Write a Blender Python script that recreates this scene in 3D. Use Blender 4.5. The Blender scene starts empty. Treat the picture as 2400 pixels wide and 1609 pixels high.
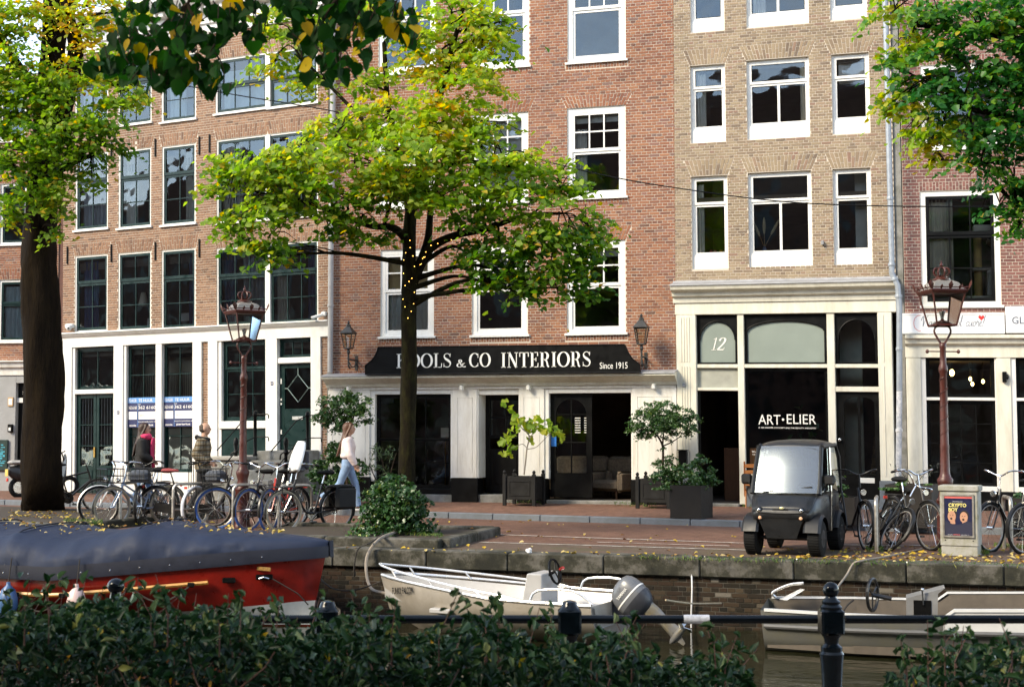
import bpy, bmesh, math, random
import numpy as np
from mathutils import Vector, Matrix
R = math.radians
random.seed(7); RNG = np.random.default_rng(7)
S = bpy.context.scene
COL = S.collection
# ------------------------------------------------------------------ camera
YAW, TILT, EYE = R(16.5), R(3.36), 1.72
cam_d = bpy.data.cameras.new('camera'); cam = bpy.data.objects.new('camera', cam_d); COL.objects.link(cam)
cam_d.lens = 50.0; cam_d.sensor_width = 36.0; cam_d.clip_start = 0.05; cam_d.clip_end = 600
cam.location = (0, 0, EYE); cam.rotation_euler = (R(90) + TILT, 0, YAW)
cam_d.dof.use_dof = True; cam_d.dof.focus_distance = 25.0; cam_d.dof.aperture_fstop = 6.0
S.camera = cam
# ------------------------------------------------------------------ sky and sun
SUN_EL, SUN_AZ = R(36), R(42)            # behind the camera, to its left
W = bpy.data.worlds.new('World'); S.world = W; W.use_nodes = True
nt = W.node_tree; sky = nt.nodes.new('ShaderNodeTexSky'); sky.sky_type = 'NISHITA'; sky.sun_disc = False
sky.sun_elevation = SUN_EL; sky.sun_rotation = R(180) + SUN_AZ; sky.air_density = 0.75; sky.dust_density = 0.1; sky.ozone_density = 2.5
bgn = nt.nodes['Background']; bgn.inputs[1].default_value = 0.15
bw = nt.nodes.new('ShaderNodeRGBToBW'); nt.links.new(sky.outputs[0], bw.inputs[0])          # thin high cloud veil over the whole sky
mu = nt.nodes.new('ShaderNodeMath'); mu.operation = 'MULTIPLY'; mu.inputs[1].default_value = 1.7; nt.links.new(bw.outputs[0], mu.inputs[0])
wtc = nt.nodes.new('ShaderNodeTexCoord'); wmp = nt.nodes.new('ShaderNodeMapping'); wmp.inputs['Scale'].default_value = (1.2, 2.2, 5.0); nt.links.new(wtc.outputs['Generated'], wmp.inputs['Vector'])
wnz = nt.nodes.new('ShaderNodeTexNoise'); wnz.inputs['Scale'].default_value = 1.6; wnz.inputs['Detail'].default_value = 7.; wnz.inputs['Roughness'].default_value = .6; nt.links.new(wmp.outputs[0], wnz.inputs['Vector'])
wrp = nt.nodes.new('ShaderNodeValToRGB'); wrp.color_ramp.elements[0].position = .40; wrp.color_ramp.elements[0].color = (.12, .12, .12, 1); wrp.color_ramp.elements[1].position = .66; wrp.color_ramp.elements[1].color = (.6, .6, .6, 1); nt.links.new(wnz.outputs['Fac'], wrp.inputs[0])
wmx = nt.nodes.new('ShaderNodeMix'); wmx.data_type = 'RGBA'; nt.links.new(wrp.outputs[0], wmx.inputs[0]); nt.links.new(sky.outputs[0], wmx.inputs[6]); nt.links.new(mu.outputs[0], wmx.inputs[7])
nt.links.new(wmx.outputs[2], bgn.inputs[0])
sd = bpy.data.lights.new('sun', 'SUN'); sun = bpy.data.objects.new('sun', sd); COL.objects.link(sun)
sd.energy = 1.35; sd.angle = R(18); sd.color = (1.0, 0.90, 0.76)
to_sun = Vector((-math.sin(SUN_AZ) * math.cos(SUN_EL), -math.cos(SUN_AZ) * math.cos(SUN_EL), math.sin(SUN_EL)))
sun.rotation_euler = to_sun.to_track_quat('Z', 'Y').to_euler()
S.view_settings.view_transform = 'Standard'; S.view_settings.look = 'None'
S.view_settings.exposure = 2.1; S.view_settings.gamma = 1.0
S.view_settings.use_white_balance = True; S.view_settings.white_balance_temperature = 7350; S.view_settings.white_balance_tint = 6
S.cycles.use_denoising = True
S.cycles.max_bounces = 8; S.cycles.transparent_max_bounces = 16
S.cycles.caustics_reflective = False; S.cycles.caustics_refractive = False
# ------------------------------------------------------------------ reading positions off the photograph (2400 x 1609)
FPX, CXP, CYP = 3333.33, 1200.0, 804.5
_r = np.array([math.cos(YAW), math.sin(YAW), 0]); _f = np.array([-math.sin(YAW), math.cos(YAW), 0]); _z = np.array([0, 0, 1.])
_F = _f * math.cos(TILT) + _z * math.sin(TILT); _U = -_f * math.sin(TILT) + _z * math.cos(TILT); _C = np.array([0, 0, EYE])
def ray(px, py): return _F + _r * (px - CXP) / FPX + _U * (CYP - py) / FPX
def at_z(px, py, z=0.): d = ray(px, py); return _C + d * ((z - EYE) / d[2])
def at_y(px, py, Y): d = ray(px, py); return _C + d * (Y / d[1])
def at_d(px, py, D): return _C + ray(px, py) * D
def proj(p):
    d = np.asarray(p) - _C; w = d @ _F
    return CXP + FPX * (d @ _r) / w, CYP - FPX * (d @ _U) / w
# ------------------------------------------------------------------ mesh building
def V3(p): return (float(p[0]), float(p[1]), float(p[2]))
class MB:
    def __init__(s): s.v = []; s.f = []; s.m = []; s.mi = 0
    def add(s, vs, fs):
        o = len(s.v); s.v += [V3(p) for p in vs]; s.f += [tuple(i + o for i in f) for f in fs]; s.m += [s.mi] * len(fs); return s
    def box(s, x0, y0, z0, x1, y1, z1):
        return s.add([(x0,y0,z0),(x1,y0,z0),(x1,y1,z0),(x0,y1,z0),(x0,y0,z1),(x1,y0,z1),(x1,y1,z1),(x0,y1,z1)],
                     [(0,3,2,1),(4,5,6,7),(0,1,5,4),(1,2,6,5),(2,3,7,6),(3,0,4,7)])
    def cbox(s, x0, y0, z0, x1, y1, z1, b):       # chamfered box
        if x0 > x1: x0, x1 = x1, x0
        if y0 > y1: y0, y1 = y1, y0
        vs = []
        for z, i in ((z0, b), (z0 + b, 0), (z1 - b, 0), (z1, b)):
            a0, a1, b0, b1 = x0 + i, x1 - i, y0 + i, y1 - i
            vs += [(a0+b,b0,z),(a1-b,b0,z),(a1,b0+b,z),(a1,b1-b,z),(a1-b,b1,z),(a0+b,b1,z),(a0,b1-b,z),(a0,b0+b,z)]
        fs = [tuple(range(7, -1, -1)), tuple(range(24, 32))]
        for k in range(3):
            for i in range(8): j = (i + 1) % 8; fs.append((k*8+i, k*8+j, k*8+8+j, k*8+8+i))
        return s.add(vs, fs)
    def quad(s, a, b, c, d): return s.add([a, b, c, d], [(0, 1, 2, 3)])
    def prism(s, poly, y0, y1):                    # polygon in x,z extruded along y
        n = len(poly)
        return s.add([(x, y0, z) for x, z in poly] + [(x, y1, z) for x, z in poly],
                     [tuple(range(n)), tuple(range(2*n-1, n-1, -1))] + [(i, n+i, n+(i+1) % n, (i+1) % n) for i in range(n)])
    def prism_z(s, poly, z0, z1):                  # polygon in x,y extruded along z
        n = len(poly)
        return s.add([(x, y, z0) for x, y in poly] + [(x, y, z1) for x, y in poly],
                     [tuple(range(n-1, -1, -1)), tuple(range(n, 2*n))] + [(i, (i+1) % n, n+(i+1) % n, n+i) for i in range(n)])
    def prism_x(s, poly, x0, x1):                  # polygon in y,z extruded along x
        n = len(poly)
        return s.add([(x0, y, z) for y, z in poly] + [(x1, y, z) for y, z in poly],
                     [tuple(range(n)), tuple(range(2*n-1, n-1, -1))] + [(i, n+i, n+(i+1) % n, (i+1) % n) for i in range(n)])
    def loft(s, rings, cap=True, closed=True):
        n = len(rings[0]); vs = [p for r in rings for p in r]; fs = []
        for k in range(len(rings) - 1):
            for i in range(n if closed else n - 1):
                j = (i + 1) % n; fs.append((k*n+i, k*n+j, k*n+n+j, k*n+n+i))
        if cap: fs += [tuple(range(n-1, -1, -1)), tuple(range((len(rings)-1)*n, len(rings)*n))]
        return s.add(vs, fs)
    def tube(s, pts, r, n=8, cap=True, closed=False):
        pts = [Vector(V3(p)) for p in pts]; m = len(pts)
        rs = [r] * m if not hasattr(r, '__len__') else list(r)
        rings = []; up = None
        for i, p in enumerate(pts):
            if closed: t = pts[(i+1) % m] - pts[i-1]
            else: t = pts[min(i+1, m-1)] - pts[max(i-1, 0)]
            t = t.normalized() if t.length > 1e-9 else Vector((0, 0, 1))
            if up is None: up = Vector((0, 0, 1)) if abs(t.z) < .9 else Vector((1, 0, 0))
            a = t.cross(up)
            if a.length < 1e-6: a = t.cross(Vector((0.3, 1, 0.2)))
            a.normalize(); b = a.cross(t).normalized(); up = b
            rings.append([p + (a * math.cos(2*math.pi*k/n) + b * math.sin(2*math.pi*k/n)) * rs[i] for k in range(n)])
        if closed: rings.append(rings[0])
        return s.loft(rings, cap and not closed)
    def lathe(s, prof, n=16, c=(0, 0, 0)):          # prof: (radius, z)
        rings = [[(c[0] + max(r, 1e-4) * math.cos(2*math.pi*k/n), c[1] + max(r, 1e-4) * math.sin(2*math.pi*k/n), c[2] + z) for k in range(n)] for r, z in prof]
        return s.loft(rings, True)
    def ellipsoid(s, c, rx, ry, rz, n=14, m=9):
        pr = [[(c[0] + rx*math.sin(math.pi*j/m)*math.cos(2*math.pi*k/n), c[1] + ry*math.sin(math.pi*j/m)*math.sin(2*math.pi*k/n), c[2] - rz*math.cos(math.pi*j/m)) for k in range(n)] for j in range(m+1)]
        pr[0] = [(c[0] + 1e-4*math.cos(2*math.pi*k/n), c[1] + 1e-4*math.sin(2*math.pi*k/n), c[2]-rz) for k in range(n)]
        pr[-1] = [(c[0] + 1e-4*math.cos(2*math.pi*k/n), c[1] + 1e-4*math.sin(2*math.pi*k/n), c[2]+rz) for k in range(n)]
        return s.loft(pr, True)
    def xform(s, M): s.v = [V3(M @ Vector(p)) for p in s.v]; return s
    def build(s, name, mats, parent=None, smooth=False, xf=None, ang=40, recalc=True):
        me = bpy.data.meshes.new(name)
        vs = s.v if xf is None else [xf(p) for p in s.v]
        me.from_pydata(vs, [], s.f)
        if not isinstance(mats, (list, tuple)): mats = [mats]
        for m in mats: me.materials.append(m)
        if len(mats) > 1: me.polygons.foreach_set('material_index', s.m)
        if recalc and len(s.f) < 30000:
            bm = bmesh.new(); bm.from_mesh(me); bmesh.ops.recalc_face_normals(bm, faces=bm.faces); bm.to_mesh(me); bm.free()
        if smooth:
            me.polygons.foreach_set('use_smooth', [True] * len(me.polygons)); me.set_sharp_from_angle(angle=R(ang))
        me.update()
        o = bpy.data.objects.new(name, me); COL.objects.link(o)
        if parent is not None: o.parent = parent
        return o
def tag(o, label=None, cat=None, group=None, kind=None):
    if label: o['label'] = label
    if cat: o['category'] = cat
    if group: o['group'] = group
    if kind: o['kind'] = kind
    return o
def thing(name, label, cat, loc=(0, 0, 0), rz=0., group=None):
    o = bpy.data.objects.new(name, None); COL.objects.link(o); o.location = V3(loc); o.rotation_euler = (0, 0, rz); o.empty_display_size = .2
    return tag(o, label, cat, group)
def copy_tree(o, parent=None):
    c = o.copy(); COL.objects.link(c); c.parent = parent
    for ch in list(o.children): copy_tree(ch, c)
    return c
def np_mesh(name, verts, faces, mat, parent=None, attrs=None, smooth=False):   # verts (n,3), faces (m,k)
    me = bpy.data.meshes.new(name); n, m, k = len(verts), len(faces), faces.shape[1]
    me.vertices.add(n); me.vertices.foreach_set('co', np.ascontiguousarray(verts, dtype=np.float32).ravel())
    me.loops.add(m * k); me.loops.foreach_set('vertex_index', np.ascontiguousarray(faces, dtype=np.int32).ravel())
    me.polygons.add(m); me.polygons.foreach_set('loop_start', np.arange(0, m * k, k, dtype=np.int32))
    for a, d in (attrs or {}).items():
        at = me.attributes.new(a, 'FLOAT', 'POINT'); at.data.foreach_set('value', np.ascontiguousarray(d, dtype=np.float32))
    me.polygons.foreach_set('use_smooth', np.full(m, bool(smooth)))
    me.materials.append(mat); me.update(calc_edges=True); me.validate()
    o = bpy.data.objects.new(name, me); COL.objects.link(o)
    if parent is not None: o.parent = parent
    return o
# ------------------------------------------------------------------ materials
def new_mat(name):
    m = bpy.data.materials.new(name); m.use_nodes = True; t = m.node_tree
    return m, t, t.nodes['Principled BSDF']
def lin(c): return tuple(((x/255.)/12.92 if x/255. <= .04045 else (((x/255.)+.055)/1.055)**2.4) for x in c)
def rgba(c, k=1.): return (min(1, c[0]*k), min(1, c[1]*k), min(1, c[2]*k), 1)
def node(t, ty, **kw):
    n = t.nodes.new(ty)
    for k, v in kw.items():
        if k in n.inputs: n.inputs[k].default_value = v
        else: setattr(n, k, v)
    return n
def ramp(t, stops, interp='LINEAR'):
    n = t.nodes.new('ShaderNodeValToRGB'); e = n.color_ramp.elements; n.color_ramp.interpolation = interp
    while len(e) < len(stops): e.new(.5)
    for el, (p, c) in zip(e, stops): el.position = p; el.color = rgba(c)
    return n
def PM(name, col, rough=.55, metal=0., var=.12, scale=6., bump=0., bscale=60., spec=.5, dirt=None, dscale=2.5, damt=.5, coat=0., stretch=None):
    m, t, b = new_mat(name); tc = t.nodes.new('ShaderNodeTexCoord'); L = t.links.new; src = tc.outputs['Object']
    if stretch:
        mp = t.nodes.new('ShaderNodeMapping'); mp.inputs['Scale'].default_value = stretch; L(src, mp.inputs['Vector']); src = mp.outputs[0]
    nz = node(t, 'ShaderNodeTexNoise', Scale=scale, Detail=6., Roughness=.6); L(src, nz.inputs['Vector'])
    rp = ramp(t, [(.28, tuple(c * (1 - var) for c in col)), (.72, tuple(min(1, c * (1 + var)) for c in col))]); L(nz.outputs['Fac'], rp.inputs[0])
    out = rp.outputs[0]
    if dirt:
        n2 = node(t, 'ShaderNodeTexNoise', Scale=dscale, Detail=8., Roughness=.7); L(src, n2.inputs['Vector'])
        r2 = ramp(t, [(.5 - .06, (0, 0, 0)), (.5 + .16, (damt,) * 3)]); L(n2.outputs['Fac'], r2.inputs[0])
        mx = t.nodes.new('ShaderNodeMix'); mx.data_type = 'RGBA'; L(r2.outputs[0], mx.inputs[0]); L(out, mx.inputs[6]); mx.inputs[7].default_value = rgba(dirt); out = mx.outputs[2]
    L(out, b.inputs['Base Color'])
    rr = ramp(t, [(.3, (max(.02, rough - .08),) * 3), (.7, (min(1, rough + .1),) * 3)]); L(nz.outputs['Fac'], rr.inputs[0]); L(rr.outputs[0], b.inputs['Roughness'])
    b.inputs['Metallic'].default_value = metal; b.inputs['Specular IOR Level'].default_value = spec; b.inputs['Coat Weight'].default_value = coat
    if bump:
        n3 = node(t, 'ShaderNodeTexNoise', Scale=bscale, Detail=5.); L(src, n3.inputs['Vector'])
        bp = node(t, 'ShaderNodeBump', Strength=bump, Distance=.02); L(n3.outputs['Fac'], bp.inputs['Height']); L(bp.outputs[0], b.inputs['Normal'])
    return m
def glass_mat(name, tint=(.9, .93, .92), ior=1.8, rough=.03, wav=.013):
    m, t, b = new_mat(name); L = t.links.new; t.nodes.remove(b); o = t.nodes['Material Output']
    tr = node(t, 'ShaderNodeBsdfTransparent', Color=rgba(tint)); gl = node(t, 'ShaderNodeBsdfGlossy', Roughness=rough, Color=(.80, .92, 1, 1))  # sky blue put into the gloss colour for bluer reflections
    fr = node(t, 'ShaderNodeFresnel', IOR=ior); mx = t.nodes.new('ShaderNodeMixShader')
    tc = t.nodes.new('ShaderNodeTexCoord'); nz = node(t, 'ShaderNodeTexNoise', Scale=2.2, Detail=1.); L(tc.outputs['Object'], nz.inputs['Vector'])
    bp = node(t, 'ShaderNodeBump', Strength=wav, Distance=1.); L(nz.outputs['Fac'], bp.inputs['Height']); L(bp.outputs[0], gl.inputs['Normal'])
    L(fr.outputs[0], mx.inputs[0]); L(tr.outputs[0], mx.inputs[1]); L(gl.outputs[0], mx.inputs[2]); L(mx.outputs[0], o.inputs['Surface'])
    return m
def emit_mat(name, col, s):
    m, t, b = new_mat(name); b.inputs['Base Color'].default_value = rgba(col); b.inputs['Emission Color'].default_value = rgba(col); b.inputs['Emission Strength'].default_value = s
    return m
def brick_mat(name, stops, single):
    m, t, b = new_mat(name); L = t.links.new
    if single: n = t.nodes.new('ShaderNodeObjectInfo'); fac = n.outputs['Random']
    else: n = t.nodes.new('ShaderNodeAttribute'); n.attribute_name = 'rnd'; fac = n.outputs['Fac']
    rp = ramp(t, stops); L(fac, rp.inputs[0])
    tc = t.nodes.new('ShaderNodeTexCoord'); nz = node(t, 'ShaderNodeTexNoise', Scale=60., Detail=5.); g = t.nodes.new('ShaderNodeNewGeometry'); L(g.outputs['Position'], nz.inputs['Vector'])
    big = node(t, 'ShaderNodeTexNoise', Scale=.7, Detail=6., Roughness=.65); L(g.outputs['Position'], big.inputs['Vector'])
    r1 = ramp(t, [(.3, (.75,) * 3), (.7, (1.15,) * 3)]); L(nz.outputs['Fac'], r1.inputs[0])
    r2 = ramp(t, [(.28, (.62, .60, .58)), (.5, (.92, .91, .9)), (.75, (1.05, 1.04, 1.03))]); L(big.outputs['Fac'], r2.inputs[0])
    a = t.nodes.new('ShaderNodeMix'); a.data_type = 'RGBA'; a.blend_type = 'MULTIPLY'; a.inputs[0].default_value = .75; L(rp.outputs[0], a.inputs[6]); L(r1.outputs[0], a.inputs[7])
    c = t.nodes.new('ShaderNodeMix'); c.data_type = 'RGBA'; c.blend_type = 'MULTIPLY'; c.inputs[0].default_value = .8; L(a.outputs[2], c.inputs[6]); L(r2.outputs[0], c.inputs[7])
    L(c.outputs[2], b.inputs['Base Color']); b.inputs['Roughness'].default_value = .82; b.inputs['Specular IOR Level'].default_value = .3
    bp = node(t, 'ShaderNodeBump', Strength=.35, Distance=.004); L(nz.outputs['Fac'], bp.inputs['Height']); L(bp.outputs[0], b.inputs['Normal'])
    return m
def leaf_mat(name, stops, trans=.35, rough=.5, spec=.35):
    m, t, b = new_mat(name); L = t.links.new
    at = t.nodes.new('ShaderNodeAttribute'); at.attribute_name = 'rnd'; rp = ramp(t, stops); L(at.outputs['Fac'], rp.inputs[0])
    L(rp.outputs[0], b.inputs['Base Color']); b.inputs['Roughness'].default_value = rough; b.inputs['Specular IOR Level'].default_value = spec
    tr = t.nodes.new('ShaderNodeBsdfTranslucent'); hs = t.nodes.new('ShaderNodeHueSaturation'); hs.inputs['Value'].default_value = 1.5; hs.inputs['Saturation'].default_value = 1.1
    L(rp.outputs[0], hs.inputs['Color']); L(hs.outputs[0], tr.inputs['Color'])
    mx = t.nodes.new('ShaderNodeMixShader'); mx.inputs[0].default_value = trans
    L(b.outputs[0], mx.inputs[1]); L(tr.outputs[0], mx.inputs[2]); L(mx.outputs[0], t.nodes['Material Output'].inputs['Surface'])
    return m
WHITE = PM('white_paint', (.78, .765, .73), .45, var=.04, scale=3, dirt=(.46, .42, .35), dscale=3., damt=.36, stretch=(1.6, 1.6, .45))
WHITE2 = PM('white_plaster', (.74, .715, .67), .7, var=.06, scale=4, bump=.1, bscale=90, dirt=(.42, .37, .29), dscale=2.2, damt=.45, stretch=(1.8, 1.8, .4))
CREAM = PM('cream_paint', (.70, .67, .57), .6, var=.05, scale=4, dirt=(.38, .35, .26), dscale=2.4, damt=.42, stretch=(1.8, 1.8, .4))
GREEN = PM('dark_green_paint', (.005, .022, .021), .32, var=.2, spec=.3)
BLACK = PM('black_paint', (.004, .004, .004), .4, var=.25, spec=.18)
LEAD = PM('grey_lead', (.30, .30, .31), .6, var=.18, scale=9, dirt=(.15, .15, .14), damt=.5)
STONE = PM('grey_stone', (.24, .235, .22), .8, var=.25, scale=7, bump=.25, bscale=40, dirt=(.08, .08, .06), dscale=3, damt=.7)
BLUESTONE = PM('blue_stone', (.145, .165, .19), .75, var=.15, scale=7, bump=.2, bscale=50, dirt=(.10, .11, .11), damt=.5)
MORTAR = PM('mortar', (.55, .475, .39), .9, var=.12, scale=14, dirt=(.5, .43, .35), dscale=2, damt=.35)
GLASS = glass_mat('window_glass'); GLASS_CLEAR = glass_mat('clear_glass', (.97, .98, .98), 1.45, wav=0)
GLASS_SHOP = glass_mat('shop_glass', (.82, .86, .85), 1.6)
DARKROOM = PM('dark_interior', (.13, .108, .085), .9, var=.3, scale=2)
SIGN_WHITE = PM('lettering_white', (.82, .80, .75), .5, var=.03)
RUST = PM('oxblood_paint', (.075, .016, .011), .42, var=.25, scale=12, bump=.12, bscale=50, dirt=(.05, .02, .015), dscale=9, damt=.6)
ZINC = PM('zinc_pipe', (.30, .33, .37), .5, metal=.3, var=.15, scale=10)
STEEL = PM('galvanised_steel', (.42, .40, .37), .42, metal=.75, var=.2, scale=14, dirt=(.22, .17, .12), dscale=8, damt=.5)
CHROME = PM('chrome', (.75, .74, .72), .18, metal=1., var=.08, scale=20)
RUBBER = PM('black_rubber', (.010, .010, .010), .75, var=.2, bump=.1, spec=0.2)
BLKMETAL = PM('black_metal', (.006, .006, .0065), .36, var=.3, scale=15, dirt=(.03, .026, .022), dscale=12, damt=.4)
IRON = PM('black_iron_paint', (.002, .004, .006), .16, var=.3, scale=20, spec=.3, bump=.06, bscale=30)
BARK = PM('bark', (.011, .0075, .005), .95, var=.5, scale=9, bump=1., bscale=16, dirt=(.03, .02, .009), dscale=3, damt=.4, stretch=(3, 3, .5), spec=0.08)
BARK_MOSS = PM('mossy_bark', (.011, .0085, .005), .95, var=.4, scale=9, bump=.8, bscale=22, dirt=(.05, .05, .012), dscale=5, damt=.35, stretch=(2, 2, .7), spec=0.08)
TWIG = PM('twig_bark', (.045, .032, .022), .9, var=.3, spec=0.1)
# ------------------------------------------------------------------ lettering
def text(parent, s, x0, x1, z0, z1, y, mat, thick=.006, bold=0., name='lettering', xf=None, shear=0., spacing=1., font_w=None, rot=None):
    cu = bpy.data.curves.new(name, 'FONT'); cu.body = s; cu.extrude = 0.0; cu.offset = bold; cu.shear = shear; cu.space_character = spacing; cu.resolution_u = 3
    t = bpy.data.objects.new(name, cu); COL.objects.link(t); dg = bpy.context.evaluated_depsgraph_get(); dg.update()
    me = bpy.data.meshes.new_from_object(t.evaluated_get(dg)); bpy.data.objects.remove(t); bpy.data.curves.remove(cu)
    co = np.array([v.co[:] for v in me.vertices]); lo, hi = co.min(0), co.max(0)
    fs = [tuple(p.vertices) for p in me.polygons]; bpy.data.meshes.remove(me)
    b = MB(); n = len(co)
    if x1 is None: x1 = x0 + (hi[0]-lo[0]) * (z1-z0) / (hi[1]-lo[1])
    P = [(x0 + (c[0]-lo[0])/(hi[0]-lo[0])*(x1-x0), z0 + (c[1]-lo[1])/(hi[1]-lo[1])*(z1-z0)) for c in co]
    b.add([(p[0], y - thick, p[1]) for p in P], fs)
    ed = {}
    for f in fs:
        for i in range(len(f)):
            e = (f[i], f[(i+1) % len(f)]); k = tuple(sorted(e)); ed[k] = None if k in ed else e
    for e in ed.values():
        if e: a, c = P[e[0]], P[e[1]]; b.quad((a[0], y-thick, a[1]), (a[0], y, a[1]), (c[0], y, c[1]), (c[0], y-thick, c[1]))
    if rot is not None: b.xform(rot)
    return b.build(name, mat, parent, xf=xf, recalc=False)
def arc(cx, cz, rx, rz, a0, a1, n=18): return [(cx + rx*math.cos(R(a0+(a1-a0)*i/n)), cz + rz*math.sin(R(a0+(a1-a0)*i/n))) for i in range(n+1)]
def smooth_path(pts, n=6):
    out = []; m = len(pts)
    for i in range(m-1):
        p0, p1, p2, p3 = pts[max(i-1, 0)], pts[i], pts[i+1], pts[min(i+2, m-1)]
        for k in range(n):
            t = k/n; out.append(tuple(.5*((2*b)+(-a+c)*t+(2*a-5*b+4*c-d)*t*t+(-a+3*b-3*c+d)*t**3) for a, b, c, d in zip(p0, p1, p2, p3)))
    out.append(pts[-1]); return out
# a broad-nib pen alphabet: strokes as (points, width or 'p' for pen); cap height 1
TH = .04
def _st(x, top=True, bot=True, w=.15):
    s = [([(x, 0), (x, 1)], w)]
    if top: s.append(([(x-.17, 1-TH/2), (x+.17, 1-TH/2)], TH))
    if bot: s.append(([(x-.17, TH/2), (x+.17, TH/2)], TH))
    return s
_S = smooth_path([(.55,.78),(.46,.93),(.30,.97),(.15,.90),(.11,.76),(.2,.62),(.38,.5),(.54,.37),(.57,.22),(.48,.07),(.30,.03),(.13,.1),(.08,.24)], 4)
_Sw = [TH + .12*math.exp(-((i/(len(_S)-1)-.5)/.16)**2) for i in range(len(_S))]
GL = {
 'O': (.92, [(arc(.46,.5,.385,.48,0,360,32), 'p')]), 'C': (.84, [(arc(.46,.5,.385,.48,48,312,26), 'p'), ([(.74,.66),(.74,.95)], TH), ([(.74,.06),(.74,.3)], TH)]),
 'I': (.42, _st(.21)), 'L': (.66, _st(.2) + [([(.2,TH/2),(.6,TH/2)], TH), ([(.6,0),(.62,.3)], TH*1.3)]),
 'T': (.74, _st(.37, False) + [([(.04,1-TH/2),(.7,1-TH/2)], TH), ([(.05,.98),(.04,.7)], TH*1.3), ([(.69,.98),(.7,.7)], TH*1.3)]),
 'E': (.70, _st(.2) + [([(.2,TH/2),(.62,TH/2)], TH), ([(.2,1-TH/2),(.6,1-TH/2)], TH), ([(.2,.52),(.48,.52)], TH), ([(.62,0),(.64,.28)], TH*1.3), ([(.6,1),(.61,.74)], TH*1.3), ([(.48,.4),(.48,.64)], TH*1.2)]),
 'N': (.88, [([(.16,0),(.16,1)], TH*1.2), ([(.72,0),(.72,1)], TH*1.2), ([(.16,1),(.72,0)], .15), ([(.02,1-TH/2),(.22,1-TH/2)], TH), ([(.04,TH/2),(.3,TH/2)], TH), ([(.58,1-TH/2),(.86,1-TH/2)], TH)]),
 'R': (.82, _st(.2) + [([(.2,.98),(.4,.98)] + arc(.4,.74,.22,.24,90,-90,12) + [(.2,.5)], 'p'), ([(.4,.5),(.52,.42),(.58,.25),(.62,.06),(.72,.02)], .1)]),
 'K': (.86, _st(.2) + [([(.24,.42),(.7,.98)], TH), ([(.4,.6),(.74,.02)], .14), ([(.56,1-TH/2),(.84,1-TH/2)], TH), ([(.6,TH/2),(.88,TH/2)], TH)]),
 'S': (.68, [(_S, _Sw), ([(.55,.72),(.56,.97)], TH), ([(.08,.03),(.08,.3)], TH)]),
 '&': (.86, [(smooth_path([(.78,.42),(.62,.36),(.5,.12),(.3,.02),(.12,.14),(.16,.34),(.4,.5),(.48,.66),(.38,.78),(.26,.68),(.34,.46),(.56,.12),(.74,.02),(.82,.12)],5), 'p')]),
 '1': (.46, [([(.25,0),(.25,1)], .09), ([(.25,.97),(.08,.86)], TH), ([(.08,TH/2),(.42,TH/2)], TH)]),
 '2': (.62, [(smooth_path([(.1,.74),(.14,.9),(.3,.98),(.48,.9),(.5,.7),(.36,.42),(.08,.04)],5), 'p'), ([(.06,.04),(.54,.04)], .08), ([(.54,.04),(.58,.22)], TH)]),
 'V': (.9, [(smooth_path([(-.05,.55),(.0,.8),(.14,.95),(.2,.8),(.26,.0)],5), .05), (smooth_path([(.26,0),(.42,.55),(.62,.92),(.78,1.0)],5), .03)]),
 'a': (.5, [(smooth_path([(.42,.4),(.26,.45),(.08,.25),(.12,.03),(.28,.06),(.42,.4),(.4,.1),(.46,.02),(.56,.1)],5), .035)]),
 'c': (.38, [(smooth_path([(.36,.38),(.24,.45),(.08,.25),(.14,.02),(.28,.03),(.42,.14)],5), .035)]),
 'n': (.52, [(smooth_path([(.02,.1),(.1,.44),(.1,.0),(.16,.3),(.32,.44),(.36,.3),(.38,.06),(.46,.02),(.54,.12)],4), .035)]),
 'z': (.42, [(smooth_path([(.06,.42),(.34,.42),(.06,.02),(.4,.04)],2), .035)]),
 'o': (.44, [(arc(.22,.22,.16,.22,0,360,18), .035), ([(.3,.4),(.46,.34)], .03)]),
 'l': (.30, [(smooth_path([(.04,.1),(.26,.85),(.2,1.0),(.1,.7),(.12,.1),(.2,.02),(.32,.12)],5), .035)]),
 'u': (.52, [(smooth_path([(.06,.42),(.08,.1),(.2,.02),(.36,.2),(.42,.44),(.4,.1),(.48,.02),(.56,.12)],4), .035)]),
 'r': (.36, [(smooth_path([(.02,.2),(.1,.5),(.14,.4),(.3,.42),(.26,.1),(.32,.02),(.4,.1)],4), .035)]),
 'e': (.40, [(smooth_path([(.04,.18),(.3,.34),(.22,.46),(.08,.28),(.14,.02),(.28,.03),(.42,.14)],5), .035)]),
 '!': (.3, [([(.12,.28),(.26,1.0)], .05), ([(.08,.02),(.1,.08)], .06)]), ' ': (.42, []) }
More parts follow.
